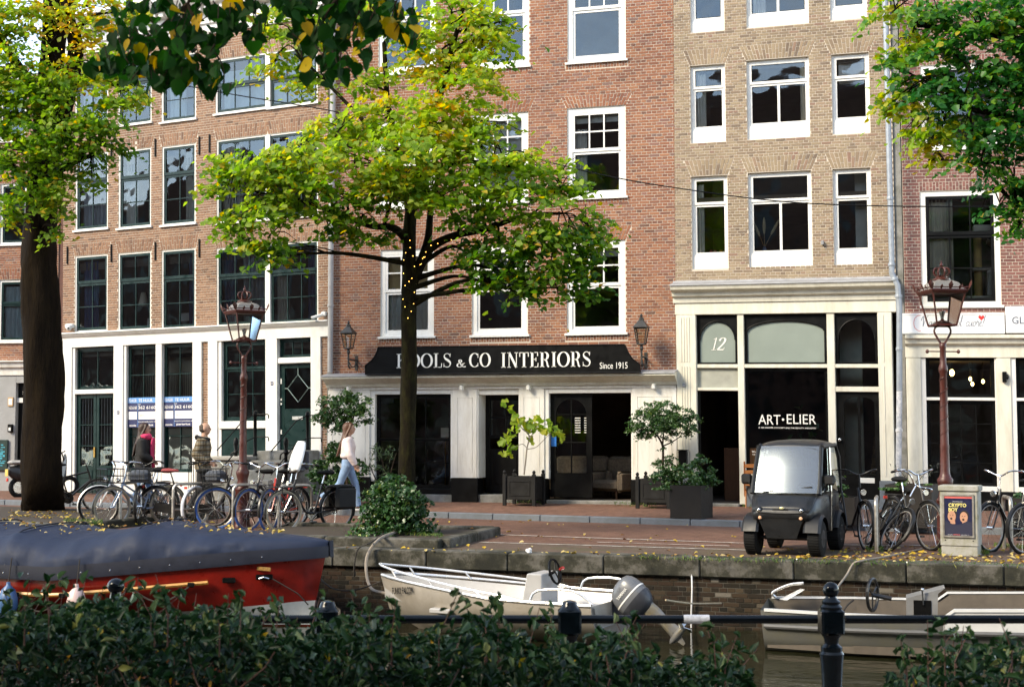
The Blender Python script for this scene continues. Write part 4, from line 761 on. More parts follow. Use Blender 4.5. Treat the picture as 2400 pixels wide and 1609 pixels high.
b = MB(); b.loft([[(u_+.12+.3*s_, .5+.16*math.cos(k), z_+1.12-.2*s_+.1*math.sin(k)) for k in np.linspace(math.pi, 2*math.pi, 8)] for s_ in (0, .5, 1)], False, False); b.build('hammock', PLUSH, t, xf=xf)
# cafe front
profile_x(B4, 'shop_cornice', CREAM, [(.0, zc4-.42), (-.06, zc4-.42), (-.06, zc4-.20), (-.14, zc4-.16), (-.16, zc4-.08), (-.22, zc4-.06), (-.22, zc4), (0, zc4+.02)], -.01, U4)
Z4 = lambda y: B4.uz(2260, y)[1]; X4 = lambda x: B4.uz(x, 950)[0]; zt4 = zc4-.421; z4 = .14; zp4 = Z4(1150)
def p4_(a, b_, lab='pilaster'):
    p = boxpart(B4, lab, CREAM, (a, -.05, zp4, b_, .25, zt4), ch=.01); boxpart(B4, 'plinth', BLACK, (a, -.07, z4-.2, b_, .2, zp4-.001), ch=.01, parent=p)
    if b_-a > .35: boxpart(B4, 'joint_groove', PM('cream_joint', (.42,.40,.33), .8), *[(a+.004, -.0535, z, b_-.004, -.0502, z+.012) for z in (Z4(915), Z4(1010), Z4(1098))], ch=.001, parent=p)
p4_(0, X4(2160)); p4_(X4(2337), X4(2371)); p4_(X4(2371)+1.62, X4(2371)+1.95); p4_(U4-.4, U4)
for a, b_ in ((X4(2160), X4(2337)), (X4(2371), X4(2371)+1.62)):
    boxpart(B4, 'window_surround', WHITE, (a, -.02, zp4, a+.09, .2, zt4-.001), (b_-.03, -.02, zp4, b_-.001, .2, zt4-.001), (a+.091, -.02, Z4(836), b_-.031, .2, zt4-.001), (a+.091, -.02, Z4(938), b_-.031, .2, Z4(931)), (a+.091, -.06, zp4-.0005, b_-.031, .2, Z4(1138)), ch=.005)
    boxpart(B4, 'window_plinth', BLACK, (a, -.03, z4-.2, b_, .2, zp4-.002), ch=.01)
    for z0, z1, nr in ((Z4(1138), Z4(938), 4), (Z4(931), Z4(836), 1)): window(B4, (a+.091, b_-.031, z0, z1), frame=BLACK, fw=.045, sw=.025, bw=.02, secs=((1., 4 if nr > 1 else 1, nr),), sill=False, hole=False, y=.04, glass=GLASS_SHOP, name='cafe_window', tilt=.15)
BULB = emit_mat('warm_bulb', (1., .62, .22), 6.)
for i, (x, y) in enumerate(((2231, 873), (2274, 887.5), (2279, 899.5), (2304, 893.5))):
    u, z = B4.uz(x, y, .9); t, xf = on_wall(B4, 'pendant_lamp', ['largest lit pendant bulb behind the cafe window', 'upper small lit pendant bulb in the cafe', 'lowest small lit pendant bulb in the cafe', 'rightmost small lit pendant bulb in the cafe'][i], 'lamp', u, .9, z, 'lit pendant bulbs in the cafe')
    s_ = .045 if i == 0 else .028; b = MB(); b.ellipsoid((u, .9, z), s_, s_, s_*1.5, 10, 7); b.build('bulb', BULB, t, smooth=True, xf=xf); b = MB(); b.tube([(u, .9, z+s_), (u, .9, Z4(800))], .005, 4); b.build('cord', BLACK, t, xf=xf)
interior(B4, .05, U4-.05, (z4, zc4-.35), 4.5, y=.2, mat=PM('cafe_interior', (.06,.05,.042), .8, var=.5, scale=1.6))
u, z = B4.uz(2354, 883, -.06); t, xf = on_wall(B4, 'wall_spotlight', 'small black wall light on the cream pilaster', 'lamp', u, -.06, z); b = MB(); b.cbox(u-.04, -.13, z-.10, u+.04, -.051, z+.10, .01); b.ellipsoid((u+.05, -.1, z), .03, .03, .05, 8, 6); b.build('housing', BLACK, t, xf=xf)
# white sign boards
INK = PM('sign_ink', (.03, .045, .09), .5, var=.05); HEART = PM('sign_red', (.62, .03, .025), .5); SIGNB = PM('sign_board_white', (.76, .765, .78), .4, var=.03)
q = B4.rect(2113,733.5,2355,782,-.1); t, xf = on_wall(B4, 'script_sign', 'white sign board with slanted handwriting and small red heart', 'sign', q[0], -.1, q[2])
b = MB(); b.cbox(q[0]+.01, -.12, q[2], q[1], -.012, q[3], .008); b.build('board', SIGNB, t, xf=xf)
b = MB(); b.tube([(q[0]+.04, -.123, q[2]+.03), (q[1]-.03, -.123, q[2]+.03), (q[1]-.03, -.123, q[3]-.03), (q[0]+.04, -.123, q[3]-.03)], .006, 4, closed=True); b.build('rim', WHITE, t, xf=xf)
a, z1_ = B4.uz(2158, 740, -.12); b_, z0_ = B4.uz(2320, 764, -.12); pen_text(t, 'Vacanze col cuore!', a, b_-.1, z0_, z1_, -.121, INK, .002, slant=.22, xf=xf)
hu, hz = B4.uz(2300, 744, -.12); b = MB(); b.prism([(hu+.055*(16*math.sin(k)**3)/16, hz+.055*(13*math.cos(k)-5*math.cos(2*k)-2*math.cos(3*k)-math.cos(4*k))/16) for k in np.linspace(0, 2*math.pi, 28)[:-1]], -.1235, -.1205); b.build('heart', HEART, t, xf=xf)
ac = B4.uz(2158, 757, -.12); b = MB(); b.tube([(ac[0]+.11*math.cos(R(k))-.02, -.122, ac[1]+.15*math.sin(R(k))) for k in range(80, 300, 20)], .004, 4); b.build('curl', HEART, t, xf=xf)
q = B4.rect(2357,717,2600,780,-.1); t, xf = on_wall(B4, 'name_sign', 'white sign board with blue capitals cut by the right edge', 'sign', q[0], -.1, q[2])
b = MB(); b.cbox(q[0], -.15, q[2], q[1], -.013, q[3], .008); b.build('board', SIGNB, t, xf=xf)
a, z1_ = B4.uz(2372, 742, -.15); b_, z0_ = B4.uz(2400, 758.5, -.15); text(t, 'GL', a, b_, z0_, z1_, -.151, INK, .002, xf=xf)
# ================================================================== far left house
B0 = Bld('corner_brick_house', 'red brick house with grey painted ground floor at the left edge', (B1.world(ul-.62, 0, 0)[0], B1.world(ul-.62, 0, 0)[1]+.5), 6., 0., 0.)
u0 = -7.
for rc in ((-4,655,62,800), (0,430,62,572), (0,180,62,330)): window(B0, B0.rect(*rc), frame=WHITE, sash=GREEN, fw=.06, sw=.05, secs=((.62, 1, 1), (.38, 1, 1)), y=.03)
for h in list(B0.holes): B0.arches.append((h[0]-.02, h[1]+.02, h[3]+.005, h[3]+.28, .1, None))
for h in list(B0.holes):
    for k in (1, 2): window(B0, (h[0]-1.7*k, h[1]-1.7*k, h[2], h[3]), frame=WHITE, sash=GREEN, fw=.06, sw=.05, y=.03)
zc0 = B0.uz(50, 845)[1]; wall(B0, u0, .0, zc0, 10.6, RED, 'wall_of_red_brick', course=.058, pick=[(60,560,75,700)])
q = B0.rect(0,670,56,792); curtain(B0, q[0]-.2, q[1], q[2], q[3], CURT_SHEER, folds=8)
profile_x(B0, 'cornice', WHITE2, [(.1, zc0-.36), (-.04, zc0-.36), (-.05, zc0-.2), (-.12, zc0-.16), (-.14, zc0-.05), (-.2, zc0-.03), (-.2, zc0), (.1, zc0+.02)], u0, .02)
GREYP = PM('grey_painted_brick', (.33, .33, .33), .8, var=.08, scale=10, bump=.3, bscale=20, dirt=(.22,.22,.21), damt=.4)
ga = B0.uz(36, 1000)[0]; gb = B0.uz(64, 1000)[0]; boxpart(B0, 'ground_floor_wall', GREYP, (u0, -.01, 0, ga, .3, zc0-.361), (gb, -.01, 0, .0, .3, zc0-.361), (ga+.001, -.01, B0.uz(50, 897)[1], gb-.001, .3, zc0-.361))
boxpart(B0, 'dark_door', BLACK, (ga+.001, .12, .1, gb-.001, .2, B0.uz(50, 943)[1])); boxpart(B0, 'door_transom', WHITE, (ga+.001, .05, B0.uz(50, 943)[1]+.001, gb-.001, .25, B0.uz(50, 932)[1])); boxpart(B0, 'transom_board', BLACK, (ga+.001, .1, B0.uz(50, 932)[1]+.001, gb-.001, .2, B0.uz(50, 897)[1]-.001))
u, z = B0.uz(57, 920, .1); text(B0.root, '20', u-.05, u+.05, z-.035, z+.035, .098, SIGN_WHITE, .002, name='house_number')
interior(B0, u0+.05, -.05, (zc0, 6.0, 8.6, 10.6), 3.); boxpart(B0, 'side_wall', PM('side_brick', (.14,.07,.055), .9, var=.35, scale=14), (-.02, .02, 0, .6, 6, 10.6))
u, z = B0.uz(25, 941, -.02); t, xf = on_wall(B0, 'framed_notice', 'small notice in a brown frame beside the dark doorway', 'notice', u, -.02, z)
for nm, m, w_, y_ in (('frame', WOODL, 1., -.035), ('sheet', PAPER, .72, -.038)): b = MB(); b.box(u-.07*w_, y_, z-.11*w_, u+.07*w_, -.0105, z+.11*w_); b.build(nm, m, t, xf=xf)
u, z = B0.uz(26, 1003, -.02); t, xf = on_wall(B0, 'letter_box', 'black letter box with white label on the grey wall', 'box', u, -.02, z); b = MB(); b.cbox(u-.06, -.09, z-.1, u+.06, -.011, z+.1, .01); b.build('housing', BLACK, t, xf=xf); b = MB(); b.box(u-.03, -.095, z-.06, u+.03, -.0905, z+.02); b.build('label', PAPER, t, xf=xf)
q = B0.rect(-22,1030,19,1102,-.03); t, xf = on_wall(B0, 'menu_board', 'black menu board with turquoise writing at the left edge', 'sign', q[0], -.05, q[2]); b = MB(); b.cbox(q[0], -.07, q[2], q[1], -.011, q[3], .01); b.build('board', PM('menu_green_black', (.01,.03,.025), .5), t, xf=xf)
TURQ = PM('turquoise_chalk', (.05, .35, .45), .7, var=.2); b = MB()
for k in range(10):
    z = q[3]-.12-k*(q[3]-q[2]-.2)/10; x = q[0]+.05
    while x < q[1]-.12: l = random.uniform(.04, .12); b.box(x, -.073, z-.02, x+l, -.0705, z+random.uniform(.0, .03)); x += l+.03
b.build('writing', TURQ, t, xf=xf)
# ================================================================== drain pipes and cables
def pipe(B, pts, r, lab, mat, grp='drain pipes between the houses', y=-.12):
    P = [B.uz(x, yy, y) for x, yy in pts]; t, xf = on_wall(B, 'drain_pipe', lab, 'pipe', P[-1][0], y, P[-1][1], grp)
    b = MB(); b.tube([(u, y, z) for u, z in P], r, 12); b.build('pipe', mat, t, smooth=True, xf=xf)
    for i in range(0, len(P)-1):
        (u0_, z0_), (u1_, z1_) = P[i], P[i+1]; n_ = max(1, int(abs(z1_-z0_)/1.6))
        for k in range(n_): f = (k+.5)/n_; b = MB(); b.lathe([(r*1.18, -.03), (r*1.25, 0), (r*1.18, .03)], 12, (u0_+(u1_-u0_)*f, y, z0_+(z1_-z0_)*f)); b.build('clamp', mat, t, xf=xf)
pipe(B1, [(783,40), (776,560), (774,872)], .06, 'grey drain pipe beside the diamond glazed door', PM('grey_pipe_paint', (.38,.37,.37), .5, var=.1, dirt=(.2,.18,.15), damt=.4))
STICK = PM('stickered_pipe', (.36, .38, .42), .5, var=.2, scale=20, dirt=(.75,.73,.72), dscale=9, damt=1.)
pipe(B3, [(2074,-20), (2083,330), (2090,600), (2090,640), (2104,668), (2108,720), (2108,915)], .055, 'blue grey drain pipe bending round the cornice of the ochre house', ZINC, y=-.40)
pipe(B3, [(2108,916), (2106,1100), (2104,1178)], .055, 'sticker covered drain pipe foot left of the cream pilaster', STICK, y=-.40)
# ================================================================== ground, quay and water
def kerb_y(x): return 25.66 - .145*(x + 9.3)
def soil(name, col, **k): return PM(name, col, .95, **k)
def paver_mat(name, c1, c2, mortar, sx, sy, rot=0., moss=.0):
    m, t, b = new_mat(name); L = t.links.new; g = t.nodes.new('ShaderNodeNewGeometry'); mp = t.nodes.new('ShaderNodeMapping'); mp.inputs['Rotation'].default_value = (0, 0, rot); L(g.outputs['Position'], mp.inputs['Vector'])
    br = t.nodes.new('ShaderNodeTexBrick'); br.inputs['Scale'].default_value = 1.; br.inputs['Brick Width'].default_value = sx; br.inputs['Row Height'].default_value = sy; br.inputs['Mortar Size'].default_value = .004
    br.inputs['Color1'].default_value = rgba(c1); br.inputs['Color2'].default_value = rgba(c2); br.inputs['Mortar'].default_value = rgba(mortar); br.inputs['Bias'].default_value = .0; L(mp.outputs[0], br.inputs['Vector'])
    nz = node(t, 'ShaderNodeTexNoise', Scale=1.3, Detail=8., Roughness=.7); L(g.outputs['Position'], nz.inputs['Vector']); n2 = node(t, 'ShaderNodeTexNoise', Scale=30., Detail=4.); L(g.outputs['Position'], n2.inputs['Vector'])
    r1 = ramp(t, [(.3, (.68, .66, .64)), (.7, (1.15, 1.12, 1.1))]); L(nz.outputs['Fac'], r1.inputs[0]); r2 = ramp(t, [(.25, (.6,) * 3), (.75, (1.3,) * 3)]); L(n2.outputs['Fac'], r2.inputs[0])
    a = t.nodes.new('ShaderNodeMix'); a.data_type = 'RGBA'; a.blend_type = 'MULTIPLY'; a.inputs[0].default_value = 1.; L(br.outputs['Color'], a.inputs[6]); L(r1.outputs[0], a.inputs[7])
    c = t.nodes.new('ShaderNodeMix'); c.data_type = 'RGBA'; c.blend_type = 'MULTIPLY'; c.inputs[0].default_value = 1.; L(a.outputs[2], c.inputs[6]); L(r2.outputs[0], c.inputs[7]); out = c.outputs[2]
    if moss:
        n3 = node(t, 'ShaderNodeTexNoise', Scale=.9, Detail=9., Roughness=.75); L(g.outputs['Position'], n3.inputs['Vector']); r3 = ramp(t, [(.52, (0, 0, 0)), (.68, (moss,) * 3)]); L(n3.outputs['Fac'], r3.inputs[0])
        d = t.nodes.new('ShaderNodeMix'); d.data_type = 'RGBA'; L(r3.outputs[0], d.inputs[0]); L(out, d.inputs[6]); d.inputs[7].default_value = (.07, .085, .02, 1); out = d.outputs[2]
    L(out, b.inputs['Base Color']); b.inputs['Roughness'].default_value = .8
    bp = node(t, 'ShaderNodeBump', Strength=.5, Distance=.01); L(br.outputs['Fac'], bp.inputs['Height']); bp.invert = True; L(bp.outputs[0], b.inputs['Normal']); return m
ROADM = paver_mat('road_brick', (.155, .068, .043), (.25, .122, .078), (.085, .06, .042), .2, .1)
PAVEM = paver_mat('pavement_brick', (.20, .09, .056), (.29, .142, .092), (.15, .10, .07), .2, .1, R(90))
STRIPM = paver_mat('quay_strip_brick', (.13, .082, .058), (.17, .105, .075), (.10, .085, .05), .2, .1, R(45), moss=.55)
QY = 18.65
b = MB(); b.quad((-120, 60, -.006), (80, 60, -.006), (80, 19.05, 0), (-120, 19.05, 0)); b.quad((-120, 60, -.006), (80, 60, -.006), (80, 400, -.006), (-120, 400, -.006))
road = tag(b.build('road', ROADM), kind='structure')
b = MB(); b.quad((-60, 19.06, .004), (40, 19.06, .004), (40, 20.5, .004), (-60, 20.5, .004)); tag(b.build('quay_strip', STRIPM), kind='structure')
xs = np.arange(-60, 41, 1.0); b = MB()
rings = [[(x, kerb_y(x) + .15, .105) for x in xs], [(x, kerb_y(x) + 1.6, .13) for x in xs], [(x, max(31.5, kerb_y(x)+5) , .16) for x in xs]]
b.loft(rings, False, False); pav = tag(b.build('pavement', PAVEM), kind='structure')
x = -30.
for i in range(46):
    l = .93 + .05*math.sin(i*7.1); b = MB(); b.cbox(0, 0, -.1, l-.012, .17, .108, .012); ks = b.build('kerb_stone', BLUESTONE, pav); ks.location = (x, kerb_y(x), 0); ks.rotation_euler = (0, 0, math.atan(-.145)); x += l*math.cos(math.atan(-.145))
# faded parking lines
LINE = PM('worn_line_paint', (.60, .56, .50), .8, var=.25, scale=9, dirt=(.24,.15,.11), dscale=6, damt=.9)
def paint(px0, px1, w=.07, name='parking_line'):
    a, c = at_z(*px0, .004), at_z(*px1, .004); d = (c-a)/np.linalg.norm(c-a); n_ = np.array([-d[1], d[0], 0])*w/2; b = MB(); b.quad(a-n_, c-n_, c+n_, a+n_); o = b.build(name, LINE, road); o.location = (0, 0, .006)
paint((1157,1252), (1765,1273)); paint((1124,1270), (1760,1289)); paint((1400,1270), (1710,1279), .05); paint((1968,1276), (2120,1279)); paint((2130,1277), (2180,1279))
# quay wall
QW = Bld('quay_wall', None, (-26., 18.72), 0.); QW.root['kind'] = 'structure'; del QW.root['group']; 
if 'category' in QW.root: del QW.root['category']
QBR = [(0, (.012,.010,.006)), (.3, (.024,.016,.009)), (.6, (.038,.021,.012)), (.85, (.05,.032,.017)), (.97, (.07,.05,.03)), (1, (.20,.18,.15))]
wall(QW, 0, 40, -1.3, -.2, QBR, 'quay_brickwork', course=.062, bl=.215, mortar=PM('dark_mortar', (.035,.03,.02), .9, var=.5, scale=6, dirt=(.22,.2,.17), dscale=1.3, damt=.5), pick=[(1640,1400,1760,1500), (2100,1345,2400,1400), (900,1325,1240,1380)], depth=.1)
def cap_mat():
    m, t, b = new_mat('quay_stone'); L = t.links.new; g = t.nodes.new('ShaderNodeNewGeometry'); oi = t.nodes.new('ShaderNodeObjectInfo'); ad = t.nodes.new('ShaderNodeVectorMath'); ad.operation = 'ADD'; L(g.outputs['Position'], ad.inputs[0]); L(oi.outputs['Location'], ad.inputs[1])
    n1 = node(t, 'ShaderNodeTexNoise', Scale=2.2, Detail=9., Roughness=.72); L(ad.outputs[0], n1.inputs['Vector']); n2 = node(t, 'ShaderNodeTexNoise', Scale=22., Detail=5.); L(ad.outputs[0], n2.inputs['Vector'])
    r1 = ramp(t, [(.38, (.012,.012,.006)), (.48, (.034,.032,.019)), (.55, (.10,.092,.075)), (.75, (.20,.188,.165))]); L(n1.outputs['Fac'], r1.inputs[0]); r2 = ramp(t, [(.3, (.7,)*3), (.7, (1.15,)*3)]); L(n2.outputs['Fac'], r2.inputs[0])
    a = t.nodes.new('ShaderNodeMix'); a.data_type = 'RGBA'; a.blend_type = 'MULTIPLY'; a.inputs[0].default_value = 1.; L(r1.outputs[0], a.inputs[6]); L(r2.outputs[0], a.inputs[7]); L(a.outputs[2], b.inputs['Base Color']); b.inputs['Roughness'].default_value = .85
    bp = node(t, 'ShaderNodeBump', Strength=.5, Distance=.01); L(n2.outputs['Fac'], bp.inputs['Height']); L(bp.outputs[0], b.inputs['Normal']); return m
CAPM = cap_mat(); x = -26.; i = 0
while x < 14:
    l = 1.28 + .12*math.sin(i*3.7); b = MB(); b.cbox(0, 0, -.235, l-.014, .42, .012+.006*math.sin(i*2.3), .014); o = b.build('cap_stone', CAPM, QW.root); o.location = (x+26, QY-18.72-.0, 0); x += l; i += 1
MOSS = PM('moss', (.035, .06, .012), .95, var=.5, scale=14); b = MB()
for k in range(900):
    x = random.uniform(-18, 8); z = -.24 - abs(random.gauss(0, .035)); s_ = random.uniform(.015, .05); b.add([(x-s_, QY-.03, z-s_*.5), (x+s_, QY-.03, z-s_*.4), (x+s_*.7, QY-.045, z+s_*.4), (x-s_*.6, QY-.045, z+s_*.5), (x, QY-.06, z)], [(0,1,4), (1,2,4), (2,3,4), (3,0,4)])
o = b.build('moss_fringe', MOSS, QW.root, recalc=False); o['kind'] = 'stuff'
# far side fill behind the quay wall
b = MB(); b.box(-60, 18.74, -3, 40, 19.05, -.02); tag(b.build('quay_core', STONE), kind='structure')
def water_mat():
    m, t, b = new_mat('canal_water'); L = t.links.new; b.inputs['Base Color'].default_value = (.016, .016, .007, 1); b.inputs['Roughness'].default_value = .045; b.inputs['IOR'].default_value = 1.33
    g = t.nodes.new('ShaderNodeNewGeometry'); mp = t.nodes.new('ShaderNodeMapping'); mp.inputs['Scale'].default_value = (.8, 2.2, 1); L(g.outputs['Position'], mp.inputs['Vector'])
    n1 = node(t, 'ShaderNodeTexNoise', Scale=1.3, Detail=3.); L(mp.outputs[0], n1.inputs['Vector']); n2 = node(t, 'ShaderNodeTexNoise', Scale=7., Detail=2.); L(mp.outputs[0], n2.inputs['Vector'])
    ad = t.nodes.new('ShaderNodeMath'); ad.operation = 'MULTIPLY_ADD'; L(n2.outputs['Fac'], ad.inputs[0]); ad.inputs[1].default_value = .12; L(n1.outputs['Fac'], ad.inputs[2])
    bp = node(t, 'ShaderNodeBump', Strength=.16, Distance=.12); L(ad.outputs[0], bp.inputs['Height']); L(bp.outputs[0], b.inputs['Normal']); return m
WZ = -.9; b = MB(); b.quad((-120, -20, WZ), (80, -20, WZ), (80, 18.75, WZ), (-120, 18.75, WZ)); tag(b.build('water', water_mat()), kind='structure')
# near bank on which the hedge and railing stand
rv, fv = Vector(V3(_r)), Vector(V3(_f)); b = MB(); c0 = fv*8.8; vs = [c0-rv*60, c0+rv*60, c0+rv*60-fv*60, c0-rv*60-fv*60]
b.add([(v.x, v.y, .0) for v in vs] + [(v.x, v.y, -2.5) for v in vs], [(0,1,2,3), (0,4,5,1), (1,5,6,2), (2,6,7,3), (3,7,4,0)]); tag(b.build('near_bank', PM('near_bank_paving', (.12,.10,.085), .9, var=.3, scale=5)), kind='structure')
# houses behind the camera: what the windows mirror and what keeps the hedge in shade
RFB = PM('rear_brick', (.12,.065,.05), .9, var=.3, scale=3); RFW = PM('rear_window', (.02,.025,.03), .1, var=.1)
labs = ['brick canal house behind the camera, leftmost', 'wide brick canal house behind the camera, second from left', 'brick canal house behind the camera, middle', 'tall brick canal house behind the camera, second from right', 'brick canal house behind the camera, rightmost']
x = -92.
for i, (w_, h_) in enumerate(((24, 16.0), (23, 17.0), (23, 15.5), (24, 16.5), (24, 15.5))):
    t = thing('canal_house', labs[i], 'building', (x+w_/2, -11, 0), 0, 'canal houses behind the camera'); b = MB(); b.box(-w_/2+.02, -8, 0, w_/2-.02, 0, h_); b.prism([(-w_/2+.02, h_), (w_/2-.02, h_), (w_/4, h_+2.2), (-w_/4, h_+2.2)], -8, -.05); b.build('wall', RFB, t)
    for r_ in range(5):
        for c_ in range(7): b = MB(); xx = -w_/2+w_*(c_+.5)/7; b.box(xx-.65, -.02, 1.+3.1*r_, xx+.65, .03, 2.9+3.1*r_); b.build('window', RFW, t)
    x += w_
# ================================================================== foliage
def leaf_cloud(name, C, size, mat, rnd, parent, ratio=.75, up=.6, fold=.25, droop=.25, shape='oval', Nb=None):
    """one joined mesh of leaves: centres C (n,3), sizes (n,)"""
    n = len(C); g = RNG
    N = g.normal(size=(n, 3)); N /= np.linalg.norm(N, axis=1)[:, None]; N = N*.75 + Nb if Nb is not None else np.stack([N[:, 0], N[:, 1]-.25, np.abs(N[:, 2])*.5 + up], 1); N /= np.linalg.norm(N, axis=1)[:, None]
    A = g.normal(size=(n, 3)); A[:, 2] -= droop*2; A -= (A*N).sum(1)[:, None]*N; A /= np.linalg.norm(A, axis=1)[:, None]; S_ = np.cross(N, A)
    L = size[:, None]; W_ = L*ratio*(.85 + .3*g.random((n, 1))); fd = fold*L*(.5 + g.random((n, 1)))*.5
    if shape == 'oval':      # base, right, right2, tip, left2, left
        prof = [(0, 0, 0), (.32, .5, 1), (.68, .38, .8), (1, 0, -.3), (.68, -.38, .8), (.32, -.5, 1)]; fc = [(0,1,2), (0,2,3), (0,3,4), (0,4,5)]
    elif shape == 'round':
        prof = [(0, 0, 0), (-.03, .22, .6), (.18, .47, 1), (.45, .5, 1), (.75, .30, .6), (1.05, 0, -.4), (.75, -.30, .6), (.45, -.5, 1), (.18, -.47, 1), (-.03, -.22, .6)]; fc = [(0,i,i+1) for i in range(1, 9)]
    elif shape == 'lobed':
        prof = [(0, 0, 0), (.1, .5, .6), (.45, .28, .7), (.75, .45, .5), (1.0, 0, 0), (.75, -.45, .5), (.45, -.28, .7), (.1, -.5, .6)]; fc = [(0,i,i+1) for i in range(1, 7)]
    else:                    # blade
        prof = [(0, 0, 0), (.4, .5, .6), (1, 0, -.5), (.4, -.5, .6)]; fc = [(0,1,2), (0,2,3)]
    k = len(prof); V = np.zeros((n, k, 3))
    for i, (l, w, f) in enumerate(prof): V[:, i] = C + A*(l-.5)*L + S_*w*W_ + N*f*fd
    F = (np.arange(n)[:, None, None]*k + np.array(fc)[None]).reshape(-1, 3)
    o = np_mesh(name, V.reshape(-1, 3), F, mat, parent, {'rnd': np.repeat(np.clip(rnd, 0, 1), k)}, True); o['kind'] = 'stuff'
    return o
LEAF_LIME = leaf_mat('linden_leaf', [(0, (.016,.06,.010)), (.22, (.04,.13,.016)), (.42, (.12,.235,.026)), (.62, (.235,.36,.045)), (.80, (.37,.44,.06)), (.9, (.54,.44,.05)), (1, (.52,.28,.03))], .58)
LEAF_DARK = leaf_mat('dark_leaf', [(0, (.012,.062,.016)), (.25, (.024,.12,.024)), (.42, (.06,.19,.028)), (.62, (.22,.37,.04)), (.8, (.34,.43,.05)), (1, (.5,.36,.03))], .48, .4, .35)
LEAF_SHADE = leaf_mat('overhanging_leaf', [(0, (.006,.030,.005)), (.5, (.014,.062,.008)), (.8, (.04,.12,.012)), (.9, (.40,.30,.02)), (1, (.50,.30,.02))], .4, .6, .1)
LEAF_HEDGE = leaf_mat('hedge_leaf', [(0, (.003,.016,.006)), (.45, (.009,.034,.010)), (.75, (.025,.062,.018)), (.93, (.12,.17,.075)), (.965, (.48,.36,.02)), (1, (.42,.20,.02))], .12, .42, .2)  # pale stop paints in glints and also gives pale leaf undersides
LEAF_IVY = leaf_mat('ivy_leaf', [(0, (.012,.04,.010)), (.5, (.035,.095,.022)), (.85, (.10,.19,.04)), (1, (.26,.30,.06))], .2, .35, .5)
LEAF_OLE = leaf_mat('oleander_leaf', [(0, (.03,.07,.03)), (1, (.14,.2,.08))], .2, .4, .4)
LEAF_GREY = leaf_mat('heather_leaf', [(0, (.06,.08,.06)), (1, (.22,.24,.20))], .2, .7, .2)
def blob_points(bl, D, dens, leaf, clump=.26, flat=.55, squash=1.):
    P, M, NN = [], [], []
    for (cx, cy, rx, ry, dd, mean) in bl:
        c = at_d(cx, cy, D + dd); k = (D + dd)/FPX; RX, RY = rx*k, ry*k; RD = .9*(RX+RY)/2*squash
        area = math.pi*RX*RY; n = int(area*dens/(leaf*leaf*.42)); nc = max(4, int(n/26))
        q = RNG.normal(size=(nc, 3)); q /= np.linalg.norm(q, axis=1)[:, None]; q *= (RNG.random((nc, 1)))**.38
        cc = c[None] + q[:, :1]*RX*_r + q[:, 1:2]*RD*_f + q[:, 2:3]*RY*_z
        ci = RNG.integers(0, nc, n); off = RNG.normal(size=(n, 3))*np.array([clump, clump, clump*flat])*.6; off[:, 2] -= .35*clump*(off[:, 0]**2 + off[:, 1]**2)/(clump*clump)
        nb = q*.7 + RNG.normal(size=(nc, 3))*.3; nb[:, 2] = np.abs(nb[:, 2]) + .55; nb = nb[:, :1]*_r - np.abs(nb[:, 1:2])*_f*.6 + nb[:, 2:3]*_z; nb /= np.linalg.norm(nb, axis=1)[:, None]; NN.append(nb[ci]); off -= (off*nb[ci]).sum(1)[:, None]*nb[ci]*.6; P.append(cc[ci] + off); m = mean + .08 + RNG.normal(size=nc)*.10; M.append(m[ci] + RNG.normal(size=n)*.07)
    blob_points.N = np.concatenate(NN); return np.concatenate(P), np.concatenate(M)
def limb_to(b, nodes, c, r0, sag=.15):
    """curved limb from the nearest skeleton node to c"""
    best = min(nodes, key=lambda p: (Vector(p[0])-c).length + max(0, p[0][2]-c.z)*1.5)
    a = Vector(best[0]); m = (a+c)/2 + Vector((random.uniform(-.2, .2), random.uniform(-.2, .2), sag + random.uniform(-.1, .2)))
    pts = smooth_path([V3(a), V3(m), V3(c)], 5); ra = min(r0, best[1]*.6); b.tube(pts, [ra + (.008-ra)*i/(len(pts)-1) for i in range(len(pts))], 6); return pts
